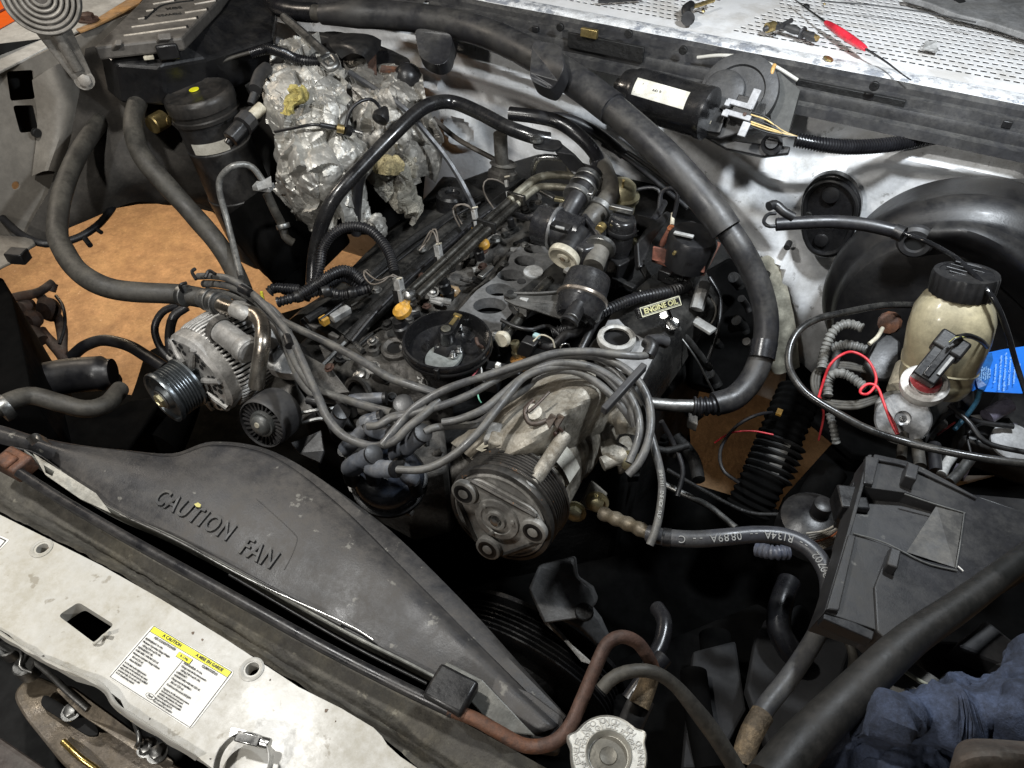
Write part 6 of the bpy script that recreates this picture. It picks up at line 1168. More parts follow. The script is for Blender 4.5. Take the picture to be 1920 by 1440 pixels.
# ============================================================ SPARK PLUG LEADS
leads = [
 ('grey lead sweeping from the left bundle down across the front of the engine', [(372,518,1.03),(400,518,1.04),(432,524,1.045),(470,548,1.045),(508,585,1.05),(545,632,1.055),(572,690,1.055),(598,748,1.05),(613,782,1.045),(644,817,1.04),(687,835,1.04),(712,836,1.045),(740,826,1.055),(764,802,1.065),(790,781,1.07),(822,752,1.07)]),
 ('grey lead under the first one from the left bundle', [(382,532,1.02),(410,533,1.03),(445,542,1.035),(485,568,1.03),(520,605,1.03),(536,640,1.02),(560,690,1.015),(590,728,1.01),(640,747,1.01),(690,762,1.02),(735,774,1.03)]),
 ('grey lead with a knobbly start lowest in the left bundle', [(388,546,1.01),(420,550,1.02),(460,562,1.02),(500,590,1.02),(535,650,1.01),(565,715,1.0),(600,745,.995),(650,752,1.0)]),
 ('grey lead running from the valve cover corner across to the distributor gasket', [(525,600,1.0),(560,617,1.01),(605,638,1.02),(648,660,1.03),(687,682,1.035),(731,708,1.035),(775,723,1.035),(820,738,1.03)]),
 ('long grey lead arching from the boots over the compressor to the elbow plug', [(716,835,1.05),(730,818,1.055),(749,795,1.06),(775,766,1.07),(819,738,1.08),(862,720,1.085),(928,699,1.09),(994,677,1.10),(1040,663,1.105),(1100,659,1.11),(1160,665,1.11),(1200,668,1.105),(1215,665,1.10)]),
 ('outermost grey lead looping round the right side of the compressor', [(690,800,1.05),(710,798,1.055),(735,784,1.06),(760,779,1.065),(823,762,1.07),(880,740,1.075),(941,706,1.08),(1000,682,1.09),(1080,667,1.10),(1138,674,1.10),(1184,700,1.10),(1213,742,1.09),(1221,790,1.08),(1214,833,1.07),(1198,868,1.06),(1178,890,1.05)]),
 ('second grey lead of the loop around the compressor', [(830,792,1.06),(860,787,1.065),(906,768,1.07),(941,740,1.075),(980,708,1.085),(1018,688,1.095),(1061,680,1.10),(1115,690,1.095),(1162,719,1.09),(1190,758,1.08),(1200,802,1.07),(1194,835,1.06),(1180,868,1.05)]),
 ('third grey lead of the loop ending behind the compressor', [(795,811,1.055),(812,803,1.055),(852,798,1.05),(895,795,1.045),(940,760,1.05),(985,722,1.07),(1022,700,1.085),(1061,694,1.09),(1099,704,1.085),(1138,733,1.08),(1170,768,1.07),(1188,796,1.05)]),
 ('front grey lead swinging from the lowest boot up across the compressor top', [(740,880,1.05),(786,881,1.055),(822,870,1.06),(863,844,1.07),(900,808,1.08),(930,770,1.085),(961,730,1.09),(985,706,1.09),(1030,690,1.095),(1090,687,1.095),(1135,706,1.09),(1180,760,1.075),(1192,800,1.06)]),
 ('printed grey lead hanging down right of the compressor', [(1119,672,1.09),(1161,705,1.085),(1195,752,1.075),(1215,800,1.06),(1230,850,1.05),(1241,902,1.035),(1238,950,1.02),(1230,990,1.01),(1218,1022,1.0)]),
 ('short grey lead between the two middle boots', [(709,798,1.04),(735,782,1.05),(770,776,1.05),(800,765,1.05)]),
 ('short dark lead passing behind the compressor neck', [(955,748,1.06),(985,728,1.07),(1010,702,1.08),(1030,688,1.085)]),
]
for l, p in leads: hose('spark_plug_lead', l, 'lead', p, 7.6, LEAD, 'grey spark plug leads', wob=.08, seg=14)
boots = [('upright straight boot at the far left of the boots', (628,795,.97),(640,772,1.0),17), ('pale boot pointing up beside the timing cover', (765,775,1.02),(756,757,1.05),19),
 ('dark boot on the left of the cluster', (680,795,1.02),(715,782,1.03),15), ('pale boot with metallic end in the middle of the cluster', (695,802,1.03),(735,815,1.04),17),
 ('dark boot leaning from the lower left', (645,845,.99),(690,800,1.02),15), ('large straight blue grey boot pointing to the compressor', (742,850,1.0),(793,812,1.055),19),
 ('blue grey boot below the crossing leads', (655,878,1.0),(700,852,1.05),19), ('lowest boot with the front lead', (695,878,1.03),(742,880,1.05),17),
 ('blue grey boot lying toward the water neck', (655,752,.985),(722,747,.99),13), ('dark boot end at the right of the large one', (775,900,.99),(745,870,1.02),16)]
for l, a_, b_, r in boots:
    bt = thing('plug_boot', l, 'plug boot', a_, 'spark plug boots on the distributor cap')
    mk('boot_sleeve', tube([a_, tuple((Vector(a_)+Vector(b_))/2), b_], r, seg=18, prof=lambda t: .80+.25*math.sin(math.pi*min(1, t*1.4+.1))**.6 if t < .6 else 1.0-.12*(t-.6)/.4), BOOT if r != 19 or 'pale' not in l else CPL, bt)
    mk('boot_cuff', lathe([(mpx(r*.75, P(*b_)),-.004),(mpx(r*.98, P(*b_)),-.002),(mpx(r*.98, P(*b_)),.002),(mpx(r*.6, P(*b_)),.003)], b_, P(*b_)-P(*a_), 18), BPL, bt)
    mk('boot_leg', tube([a_, (a_[0]+6, a_[1]+22, a_[2]-.05)], r*.8, seg=14), BPL, bt)
dcap = thing('distributor_cap', 'glossy dark distributor cap hanging below its leads', 'distributor cap', (730, 900, .95))
mk('cap_shell', lathe([(.043,-.03),(.045,-.012),(.043,-.006),(.040,.0),(.030,.008),(.01,.010)], P(728,888,.955), (Z+X*.2-Y*.2).normalized(), 48), mat('blue_black_gloss', (.025,.032,.048), .22, dust=.2, bump=.1), dcap)
mk('cap_flange', lathe([(.045,-.030),(.049,-.028),(.049,-.022),(.045,-.020)], P(728,888,.955), (Z+X*.2-Y*.2).normalized(), 48), BPL, dcap)
tag(mk('timing_cover_lug', plate([(645,892,.90),(665,885,.90),(700,930,.90),(740,940,.90),(775,955,.89),(770,965,.89),(700,950,.89),(655,920,.90)], .012, [circ((748,946,.89), .006, 12)]), ALU, smooth=False, bev=.002), 'dirty metal tab with a hole under the distributor cap', 'bracket')
el1 = thing('elbow_plug', 'black elbow plug at the end of the long lead on the valve cover', 'plug boot', (1225, 645, 1.09))
mk('elbow', tube([(1215,667,1.10),(1222,650,1.105),(1212,640,1.105)], 13, seg=16), BPL, el1); mk('elbow_arm', tube([(1215,640,1.105),(1235,638,1.10),(1250,642,1.095)], 12, seg=10), GPL, el1)
tag(mk('lead_separator', box(P(1170,728,1.115), .075, .008, .010, ((P(1196,700,1.12)-P(1144,757,1.11)), Z.cross(P(1196,700,1.12)-P(1144,757,1.11)), Z)), GPL, bev=.0015), 'grey comb bar separating the leads right of the compressor', 'separator')
# ============================================================ LOWER RIGHT
rh = thing('refrigerant_hose', 'black refrigerant hose with white printing curving down to a brass end', 'hose', (1450, 1010, 1.0))
mk('crimp_fitting', tube([(1128,962,.96),(1160,975,.97),(1195,990,.98),(1222,1003,.985)], 13, seg=18, n=60, prof=lambda t: 1+.10*math.sin(t*26)), mat('tan_greasy_fitting', (.13,.105,.07), .4, .4, dust=.5, wear=((.08,.07,.06), .6)), rh)
hp_ = [(1215,1000,.985),(1245,1007,.99),(1300,1011,.995),(1360,1007,1.0),(1420,1002,1.0),(1475,1007,1.0),(1520,1030,1.0),(1548,1070,.995),(1555,1115,.99),(1545,1160,.985),(1520,1210,.98),(1480,1270,.98),(1440,1320,.98),(1420,1350,.98)]
mk('hose_body', tube(hp_, 17, seg=26, n=110), mat('refrigerant_rubber', (.035,.036,.042), .33, dust=.5, dustc=(.12,.115,.10), scl=10), rh)
mk('brass_end', tube([(1428,1338,.98),(1412,1365,.98),(1398,1400,.975),(1392,1430,.97)], 21, seg=22, wob=.2), mat('brown_brass', (.20,.145,.085), .6, .25, dust=.7, dustc=(.12,.095,.065), scl=60, var=.5, bump=1, rel=.002, wear=((.06,.045,.03), .7)), rh)
mk('clear_band', tube([(1243,1007,.99),(1258,1009,.991)], 17.8, seg=22), BPL, rh)
PRT = mat('white_hose_print', (.24,.24,.23), .5, bump=0)
hpath = spline(hp_, 400)
def along(s, f0, step, size, par, path, rpx, m, flip=True):
    f = f0
    for ch in s:
        if ch != ' ':
            i = int(f*(len(path)-2)); p = path[i]; t = (path[min(len(path)-1, i+3)]-path[max(0, i-3)]).normalized()
            n = (CAMLOC-p).normalized(); n = (n-t*n.dot(t)).normalized(); y = n.cross(t)
            if flip: t, y = -t, -y
            text(ch, size, p+n*(mpx(rpx, p)+.0004), t, y, m, par, .0002, 'printed_character')
        f += step
along('20702 -- R134A -- 0889A -- C', .545, -.0165, .0115, rh, hpath, 17, PRT, True)
hh = thing('heavy_front_hose', 'very thick black hose crossing the lower right corner over the air box', 'hose', (1650, 1230, 1.15))
mk('hose_body', tube([(1960,1015,1.10),(1900,1060,1.105),(1800,1135,1.11),(1700,1205,1.115),(1600,1300,1.12),(1500,1400,1.125),(1440,1475,1.13)], 33, seg=32, n=80, prof=lambda t: .72+.5*t), mat('thick_hose_rubber', (.011,.011,.010), .42, dust=.6, dustc=(.04,.035,.03), scl=12), hh)
# air box
ab = thing('air_box', 'dark grey plastic air box with a square recess and ribs', 'air box', (1720, 1020, 1.05))
def az(px, py):   # the box top slopes a little down to the right
    return 1.06-.00006*(px-1600)
def A_(px, py, dz=0): return (px, py, az(px, py)+dz)
ABM = mat('air_box_plastic', (.020,.020,.022), .38, dust=.65, dustc=(.05,.047,.042), scl=9, bump=.2, bs=500, spots=.4, spotc=(.2,.19,.17))
rec = [A_(1612,912), A_(1700,924), A_(1808,962), A_(1792,1065), A_(1735,1050), A_(1590,995)]
body = [(1640,851),(1700,864),(1730,876),(1775,900),(1830,930),(1990,985),(1990,1040),(1800,1150),(1700,1235),(1640,1180),(1545,1148),(1575,1065),(1592,1000),(1618,915)]
bpos = plate([A_(*p) for p in body], .040, [rec])
mk('box_shell', bpos, ABM, ab, smooth=False, bev=.002)
mk('recess_floor', plate([A_(1600,905,-.024), A_(1815,955,-.012), A_(1800,1075,-.012), A_(1580,1000,-.024)], .004), ABM, ab, smooth=False)
w0, w1, w2, w3 = P(*A_(1756,948,.0)), P(*A_(1806,962,.001)), P(*A_(1790,1064,.001)), P(*A_(1700,1035,-.01))
wm2 = P(*A_(1748,1010,-.018))
mk('wedge', ([w0, w1, w2, w3, wm2, w0-Z*.02], [(0,3,2),(0,2,1),(0,5,3)]), mat('dusty_wedge', (.045,.043,.040), .6, dust=.6), ab, smooth=False)
mk('edge_rib', plate([A_(1624,854,.006), A_(1650,858,.006), A_(1638,908,.006), A_(1620,905,.006)], .008), ABM, ab, smooth=False, bev=.0015)
mk('edge_rib', plate([A_(1592,1000,.006), A_(1606,1004,.006), A_(1574,1145,.006), A_(1550,1142,.006)], .008), ABM, ab, smooth=False, bev=.0015)
mk('left_edge_wall', plate([A_(1628,852,.003), A_(1636,852,.003), A_(1600,985,.003), A_(1556,1130,.003), A_(1545,1150,.003), A_(1588,1000,.003)], .035), ABM, ab, smooth=False, bev=.001)
mk('peg', box(Q(A_(1704,893,.008)), .012, .022, .02), ABM, ab, bev=.0015); mk('peg', box(Q(A_(1670,1055,.008)), .010, .022, .02), ABM, ab, bev=.0015)
mk('seam_line', tube([A_(1600,1000,.002), A_(1660,1018,.002), A_(1735,1055,.002), A_(1795,1070,.002)], 1.6), mat('scuffed_edge', (.11,.11,.105), .5, bump=0), ab)
mk('seam_line', tube([A_(1696,926,.002), A_(1750,944,.002), A_(1810,962,.002)], 1.6), MATS['scuffed_edge'], ab)
mk('seam_line', tube([A_(1808,962,.002), A_(1800,1020,.002), A_(1792,1066,.002)], 1.3), MATS['scuffed_edge'], ab)
mk('long_rib', tube([A_(1645,862,.003), A_(1700,874,.003), A_(1770,905,.003), A_(1830,934,.003)], 3), ABM, ab)
mk('long_rib', tube([A_(1600,1008,.003), A_(1585,1070,.003), A_(1565,1135,.003)], 3), ABM, ab)
mk('lower_half', plate([A_(1668,1028,.004), A_(1738,1060,.004), A_(1796,1076,.004), A_(1900,1040,.004), A_(1990,1000,.004), A_(1990,1030,.004), A_(1800,1150,.004), A_(1700,1230,.004), A_(1645,1182,.004), A_(1640,1100,.004)], .006), ABM, ab, smooth=False, bev=.0015)
mk('bottom_lip', plate([A_(1545,1150,.004), A_(1600,1165,.004), A_(1640,1184,.004), A_(1636,1200,.004), A_(1544,1160,.004)], .015), BPL, ab, smooth=False, bev=.001)
mk('white_fleck', box(Q(A_(1801,1066,.003)), .006,.001,.001, (Vector((1,-.6,0)), Y, Z)), PAP, ab)
mk('right_flank', plate([(1820,925,1.03),(1990,940,1.03),(1990,985,1.04),(1835,932,1.04)], .05), BPL, ab, bev=.003)
ecu = thing('module_connector', 'black multi pin connector with pale wires left of the air box', 'connector', (1600, 950, 1.02))
mk('shell', plate([(1603,890,1.03),(1625,875,1.03),(1612,930,1.03),(1590,965,1.03),(1575,960,1.03),(1585,930,1.03)], .03), BPL, ecu, bev=.003)
mk('shell_block', box(P(1592,946,1.03), .03,.03,.03, (Vector((1,.4,0)), Vector((-.4,1,0)), Z)), BPL, ecu, bev=.002)
WW = mat('pale_wire', (.30,.28,.24), .5, bump=0)
for k in range(9):
    a = random.uniform(-4, 4)
    mk('wire', tube([(1590-k*1.5,965+k*2.5,1.01-.003*k),(1570,985+k*3+a,1.0-.004*k),(1545,995+k*4,.99-.005*k),(1515+a,1000+k*5,.98-.006*k)], 1.9), WW if k != 4 else mat('orange_wire', (.4,.12,.04), .5), ecu)
tag(mk('relay_cone', lathe([(.045,-.03),(.044,0),(.030,.012),(.012,.016),(.012,.035),(.008,.037)], P(1530,975,.90), Z, 30), BPL), 'round dark mount with a stud left of the wires', 'mount')
tag(mk('small_conduit', tube([(1420,1030,.93),(1450,1036,.94),(1480,1035,.94)], 13, seg=16, corr=.006), mat('blue_grey_conduit', (.05,.055,.075), .35, dust=.3)), 'blue grey corrugated sleeve under the refrigerant hose', 'conduit')
# steering shaft boot and dark lines
sb = thing('steering_boot', 'black corrugated steering shaft boot running down beside the engine', 'boot', (1430, 850, .8))
mk('bellows', tube([(1500,735,.86),(1478,785,.84),(1455,840,.81),(1430,900,.78),(1400,960,.74)], 40, seg=28, n=140, prof=lambda t: 1+.055*math.sin(t*118)), DRK, sb)
mk('rib_highlight', wrap(P(1452,860,.80), (P(1478,785,.84)-P(1430,900,.78)).normalized(), .034, -.03, .03, CAMLOC, -25, 25, 10), mat('highlight_grey', (.06,.06,.06), .5, dust=.6), sb)  # paler patch paints a highlight on the boot ribs
for k in range(6):
    q = P(1452,860,.80)+(P(1478,785,.84)-P(1430,900,.78)).normalized()*(-.028+.011*k)
    mk('bellows_ring', lathe([(.035,-.003),(.039,0),(.035,.003)], q, (P(1478,785,.84)-P(1430,900,.78)), 30), mat('ring_grey', (.018,.018,.018), .45, dust=.4, dustc=(.05,.05,.05)), sb)  # rings greyer than the boot, highlight put into their colour
hose('cable', 'thin black cable making a square loop over the brown floor patch', 'cable', [(1460,772,.85),(1420,778,.86),(1380,800,.86),(1352,840,.86),(1355,880,.86),(1385,905,.85)], 3.2, RUB)
hose('wire', 'thin red wire crossing the brown floor patch', 'wire', [(1340,830,.86),(1370,812,.86),(1410,808,.86),(1450,815,.86)], 1.6, REDW)
tag(mk('yellow_tag', box(P(1461,773,.88), .008,.012,.004), YLW), 'tiny yellow tag on the steering boot', 'tag')
for i, (pts, r, m_) in enumerate((
    ([(1480,1090,.85),(1465,1130,.85),(1460,1175,.84),(1478,1215,.83),(1500,1240,.82)], 22, RUBG),
    ([(1440,1180,.78),(1500,1200,.76),(1520,1260,.75),(1500,1330,.74)], 20, RUB),
    ([(1300,1260,.75),(1310,1340,.75),(1330,1440,.74)], 26, DRK),
    ([(1232,1140,1.02),(1246,1165,1.03),(1240,1205,1.03),(1218,1250,1.03),(1205,1290,1.03),(1195,1330,1.03)], 15, RUBG),
    ([(1560,880,.82),(1530,930,.80),(1525,960,.8)], 30, DRK),
    ([(1720,830,1.0),(1722,850,1.0),(1725,875,1.0)], 11, RUBD), ([(1695,815,1.0),(1692,840,1.0),(1690,860,1.0)], 9, RUBD), ([(1752,835,.98),(1752,860,.98),(1755,885,.98)], 12, RUB), ([(1820,860,.98),(1800,885,.98),(1780,905,.98)], 10, STD), ([(1790,850,.98),(1775,870,.98),(1765,890,.98)], 9, CPL),
    ([(1240,905,.86),(1290,930,.86),(1330,950,.87),(1380,990,.88)], 6, STD), ([(1270,820,.80),(1300,860,.80),(1310,900,.80)], 12, BLK), ([(1340,1190,.7),(1350,1260,.7),(1380,1300,.7)], 30, DRK))):
    tag(mk('dim_hose', tube(pts, r, seg=18), m_), ['thick glossy black hose bend left of the air box corner','dark hose curving below the refrigerant hose','dark upright column at the bottom between hoses','printed black hose rising behind the radiator cap','black shaft in shadow left of the air box','first grey pipe under the black cable behind the air box','short pipe left of the pale floor gap','dark pipe right of the pale floor gap','steel pipe end right of the air box top','pale stub between the pipes and the air box','dim steel brace crossing below the lead loop','dark bracket pipe right of the compressor','black tank edge low in the middle'][i], 'hose')
oh = thing('open_ended_hose', 'small grey rubber hose with an open cut end over the rusty pipe', 'hose', (1150, 1270, 1.13))
mk('hose_body', tube([(1128,1293,1.125),(1150,1270,1.13),(1185,1258,1.13),(1225,1260,1.125),(1262,1282,1.11),(1300,1325,1.09),(1345,1385,1.06),(1385,1450,1.03)], 13.5, seg=22, prof=lambda t: .92+.35*min(1, max(0, t-.4)*4)), RUBD, oh)
mk('open_bore', lathe([(.0055,0),(.0055,.0007)], P(1126,1295,1.125), P(1126,1295,1.125)-P(1150,1270,1.13), 18), HOL, oh)
tb2 = thing('brass_foam_stub', 'tan coated hose end beside the radiator cap', 'hose end', (1200, 1310, 1.05))
mk('tan_coating', tube([(1222,1268,1.07),(1212,1295,1.065),(1200,1322,1.06)], 19, seg=18, wob=.25), MATS['brown_brass'], tb2)
mk('grey_sleeve', tube([(1205,1308,1.055),(1190,1340,1.05),(1175,1375,1.04)], 24, seg=20), GPL, tb2)
mk('dark_glossy_sleeve', tube([(1245,1232,1.06),(1205,1280,1.055),(1180,1315,1.05)], 17, seg=18), RUBG, tb2)
# lower right tank, tray, rag
tk = thing('washer_tank', 'dusty translucent tank lid under the thick hose', 'tank', (1720, 1300, .95))
mk('tank_top', plate(rnd([(1660,1258,1.0),(1690,1240,1.0),(1720,1245,1.0),(1850,1335,.99),(1880,1400,.98),(1760,1450,.98),(1610,1380,.99),(1640,1300,1.0)], .02), .08), mat('dusty_tank_plastic', (.20,.195,.18), .5, dust=.7, dustc=(.10,.09,.08), scl=8), tk, bev=.006)
mk('pale_edge', tube([(1655,1235,1.02),(1690,1255,1.01),(1740,1285,1.0),(1800,1300,1.0)], 4), mat('creamy_edge', (.5,.49,.38), .5), tk)
mk('brown_clamp', tube([(1620,1290,1.0),(1640,1270,1.0),(1665,1262,1.0)], 9, wob=.4), RST, tk)
slab('side_tray', 'dark plastic tray with folded corner at the lower right', 'tray', [(1790,1210),(1850,1160),(1900,1200),(1960,1190),(1990,1330),(1900,1290),(1880,1245)], 1.0, .03, GPL)
slab('battery_tray', 'black tray wall between the air box and the tank', 'tray', [(1700,1200),(1800,1200),(1880,1250),(1990,1320),(1990,1400),(1850,1330),(1730,1260)], .97, .03, BPL)
slab('lower_panel', 'dim grey splash panel below the refrigerant hose', 'panel', [(1420,1180),(1500,1130),(1600,1200),(1560,1330),(1440,1400),(1400,1290)], .80, .02, mat('dim_grey_panel', (.008,.008,.009), .8, dust=.3, dustc=(.02,.019,.018)))
slab('lower_panel', 'narrow dim panel left of the brass hose end', 'panel', [(1300,1220),(1380,1200),(1400,1330),(1340,1440),(1280,1440)], .74, .02, MATS['dim_grey_panel'])
slab('crossmember', 'near-black crossmember sheet added as shade between the shroud and the air box', 'crossmember', [(1150,1240),(1420,1130),(1620,1240),(1650,1500),(1150,1520)], .62, .05)  # added near-black sheet keeps this deep gap in shade
rg = tag(mk('shop_rag', loft([[(1500,1440,1.02),(1545,1400,1.04),(1585,1352,1.06),(1660,1318,1.08),(1740,1322,1.08),(1830,1318,1.09),(1880,1290,1.10),(1925,1240,1.11),(1980,1210,1.11)],
      [(1490,1465,1.04),(1560,1420,1.08),(1610,1375,1.12),(1680,1345,1.14),(1750,1345,1.13),(1820,1345,1.13),(1880,1325,1.14),(1935,1290,1.15),(1990,1270,1.14)],
      [(1480,1500,1.04),(1560,1455,1.06),(1640,1410,1.08),(1700,1390,1.10),(1760,1385,1.09),(1830,1375,1.10),(1890,1365,1.14),(1940,1350,1.14),(2000,1340,1.13)],
      [(1480,1560,1.0),(1580,1530,1.05),(1680,1500,1.09),(1760,1480,1.10),(1840,1470,1.09),(1900,1460,1.09),(2000,1450,1.08)]], 150, 110, lambda u,v,p: .034*(.4-abs(noise.noise(Vector((p.x*9+p.y*15, p.y*7-p.x*5, p.z*9)))))+.026*(.4-abs(noise.noise(Vector((p.x*22-p.y*6, p.y*12+p.x*8, p.z*9)))))+.010*(.4-abs(noise.noise(p*38)))+.003*noise.noise(p*110)+.0012*noise.noise(p*120)), RAG), 'crumpled dark blue shop rag in the lower right corner', 'rag')
tag(mk('glove_tip', loft([[(1780,1440,1.16),(1800,1395,1.18),(1850,1385,1.19),(1960,1390,1.19)],[(1775,1470,1.18),(1800,1430,1.21),(1860,1415,1.215),(1960,1415,1.21)],[(1790,1520,1.16),(1830,1490,1.18),(1880,1480,1.19),(1960,1480,1.18)]], 40, 24, lambda u,v,p: .002*noise.noise(p*30)), BRN), 'rounded dark brown leather object on the blue rag at the corner', 'leather')
# ============================================================ BRAKE BOOSTER and master cylinder
bo = thing('brake_booster', 'large black brake booster drum on the firewall', 'brake booster', Vector((.17, 1.1, 1.0)))
bc = PY(1783,618,1.06)-Z*.012; 
BST = mat('booster_paint', (.010,.010,.011), .42, 0, dust=.55, dustc=(.05,.045,.038), scl=10, bump=.25, bs=400, coat=.1)
mk('drum', lathe([(.05,.19),(.180,.16),(.190,.085),(.193,.078),(.193,.066),(.189,.058),(.182,.046),(.174,.040),(.170,.030),(.167,.014),(.162,.005),(.152,.001),(.10,-.002),(.06,-.004),(.01,-.004)], bc, Y, 120, cap0=False), BST, bo)
mk('raised_lobe', loft([[(1760,415,'y',1.045),(1830,418,'y',1.04),(1920,455,'y',1.04),(1990,520,'y',1.04)],[(1740,440,'y',1.03),(1820,440,'y',1.022),(1900,480,'y',1.02),(1980,560,'y',1.02)],[(1730,480,'y',1.045),(1800,480,'y',1.04),(1880,540,'y',1.04),(1960,620,'y',1.04)]], 24, 16), BST, bo)
vh = PY(1716,452,1.04)
mk('check_valve_grommet', lathe([(.024,.004),(.024,-.004),(.020,-.008),(.014,-.008),(.012,.0)], vh, Y, 32, cap1=False), GPL, bo); mk('valve_hole', lathe([(.0125,-.003),(.0125,-.0035)], vh, Y, 20), HOL, bo)
gp2 = thing('firewall_cover_plate', 'black pill shaped rubber cover bolted to the firewall left of the booster', 'cover', PY(1550,405,1.22))
pill = [PY(*p, 1.21) for p in ((1500,395),(1505,360),(1530,332),(1565,325),(1598,342),(1616,375),(1612,410),(1595,455),(1575,480),(1545,487),(1515,475),(1500,440))]
cc_ = cen(pill)
mk('cover_pad', plate([cc_+(p-cc_) for p in rnd(pill, .02)], .02, nrm=-Y), BPT, gp2, bev=.004)
mk('raised_rim', sweep(spline([cc_+(p-cc_)*.84-Y*.002 for p in pill+pill[:1]], 60), .004, 8), BPL, gp2)
mk('plate_boss', lathe([(.014,0),(.013,-.005),(.008,-.006)], PY(1558,365,1.208), Y, 24), BPL, gp2); mk('plate_boss', lathe([(.012,0),(.011,-.004),(.007,-.005)], PY(1540,450,1.208), Y, 24), BPL, gp2)
mc = thing('brake_fluid_reservoir', 'yellowed plastic brake fluid reservoir with a black ribbed cap', 'reservoir', (1770, 620, 1.1))
rc_ = [((1800,560),1.165,.036,.034),((1800,566),1.160,.050,.046),((1795,578),1.150,.055,.052),((1785,605),1.125,.0575,.056),((1775,640),1.095,.057,.056),((1768,672),1.07,.055,.053),((1762,696),1.05,.050,.048),((1757,712),1.04,.040,.038)]
V = []; Fc = []; sg = 40
cT, cB = P(1803,543,1.155), P(1752,712,1.035)
rax = (cT-cB).normalized(); rl = (cT-cB).length
def sq(t, r, h): c, s = abs(math.cos(t)), abs(math.sin(t)); return 1/((c**3+s**3)**(1/3))*.96
mk('reservoir_body', lathe([(.024,-.012),(.037,-.009),(.042,.0),(.0435,.006),(.0435,.012),(.0425,.016),(.044,.020),(.047,.05),(.0485,rl*.55),(.047,rl*.74),(.040,rl*.88),(.030,rl*.98)], cB, rax, 56, sq), RES, mc, sub=0)
mk('level_rib', lathe([(.0445,.026),(.0462,.028),(.0448,.030)], cB, rax, 56, sq, cap0=False, cap1=False), RES, mc)
mk('level_boss', lathe([(.014,0),(.0135,.003),(.009,.004)], cB+rax*.045+(CAMLOC-cB).normalized()*.052+Vector((.0,0,.0)), (CAMLOC-cB).normalized(), 24), RES, mc)
cr_ = mpx(57, cT)
mk('cap', lathe([(cr_*.98,-.004),(cr_*1.0,0),(cr_*1.0,.018),(cr_*.96,.022),(cr_*.80,.0225),(cr_*.78,.0215),(cr_*.02,.0215)], cT, rax, 96, lambda t,r,h: 1-(.03 if (h < .019 and h > -.005 and int(t/(2*math.pi)*48+.001) % 2) else 0)), BPL, mc)
for k in range(5): mk('cap_embossing', tube([cT+rax*.0222+(X*(-.022+.004*abs(k-2))+Y*(.016-.008*k)), cT+rax*.0222+(X*(.022-.004*abs(k-2))+Y*(.016-.008*k))], 1.6, n=20, wob=.5), BPL, mc)
mcy = thing('master_cylinder', 'grey aluminium master cylinder with a round end plug', 'master cylinder', (1700, 770, .98))
MAL = mat('matt_cast_grey', (.38,.38,.37), .42, .7, dust=.5, dustc=(.2,.19,.17), bump=.4)
mk('barrel', tube([(1795,690,1.0),(1752,740,.985),(1712,790,.975)], 34, seg=30, n=14), MAL, mcy)
q = P(1693,785,1.0)
mk('end_plug', lathe([(.031,-.03),(.033,-.008),(.033,0),(.031,.002),(.010,.002),(.0085,-.001),(.004,-.003)], q, (CAMLOC-q).normalized()*.6-Y*.2+Z*.3, 40), mat('smooth_grey_plug', (.30,.30,.30), .35, .6, dust=.4), mcy)
mk('plug_centre', lathe([(.004,-.001),(.0025,.001)], q+((CAMLOC-q).normalized()*.6-Y*.2+Z*.3).normalized()*.0, (CAMLOC-q).normalized(), 12), STL, mcy)
mk('rib_casting', plate([(1662,730,1.0),(1712,728,1.01),(1720,755,1.0),(1690,762,1.0),(1668,752,1.0),(1640,755,.99),(1645,745,.99)], .03), MAL, mcy, bev=.004)
mk('cream_neck', tube([(1706,690,1.01),(1690,735,1.0)], 26, seg=20), CRM, mcy)
mk('white_ring', lathe([(.017,-.012),(.024,-.010),(.026,-.004),(.026,.004),(.023,.007),(.018,.006),(.016,.0)], P(1733,722,1.085), (Z+X*-.1-Y*.25).normalized(), 40), mat('white_ring_plastic', (.62,.60,.57), .4, dust=.4), mcy)
mk('red_seal', lathe([(.017,0),(.016,.006),(.010,.010),(.001,.011)], P(1735,716,1.092), (Z+X*.05-Y*.1).normalized(), 30), mat('dull_red_rubber', (.34,.045,.05), .5, dust=.4, dustc=(.3,.15,.14)), mcy)
pc0, pc1 = P(1736,704,1.115), P(1792,636,1.145); pxx = (pc1-pc0).normalized(); pn2 = (CAMLOC-pc0).normalized(); pn2 = (pn2-pxx*pn2.dot(pxx)).normalized(); py2 = pn2.cross(pxx)
pg = thing('level_sensor_plug', 'black sensor plug standing in the white ring', 'connector', (1760, 670, 1.08))
mk('plug_lower', box(pc0.lerp(pc1,.30), .046, .026, .022, (pxx, py2, pn2)), BPL, pg, bev=.002); mk('plug_upper', box(pc0.lerp(pc1,.80), .022, .034, .028, (pxx, py2, pn2)), BPL, pg, bev=.003)
mk('plug_latch', box(pc0.lerp(pc1,.30)+pn2*.012, .040, .008, .006, (pxx, py2, pn2)), BPT, pg, bev=.001)
mk('plug_slot', box(pc0.lerp(pc1,.32)+pn2*.0115-py2*.009, .024, .003, .003, (pxx, py2, pn2)), CPL, pg)
for k in range(3): mk('sensor_wire', tube([(1780,642+k*2,1.155),(1790,634+k,1.16),(1805,632,1.16),(1828,636,1.14),(1840,645,1.12)], 1.8), [mat('olive_wire', (.4,.38,.12), .5), BPL, WB][k], pg)
mk('taped_lead', tube([(1796,632,1.16),(1815,629,1.155),(1838,638,1.14),(1850,650,1.12)], 5), BPL, pg)
tgg = thing('blue_tag', 'bright blue hanging tag with rows of pale print', 'tag', (1870, 700, 1.04))
tq = [P(1828,668,1.05), P(1925,648,1.05), P(1919,737,1.03), P(1845,735,1.03)]
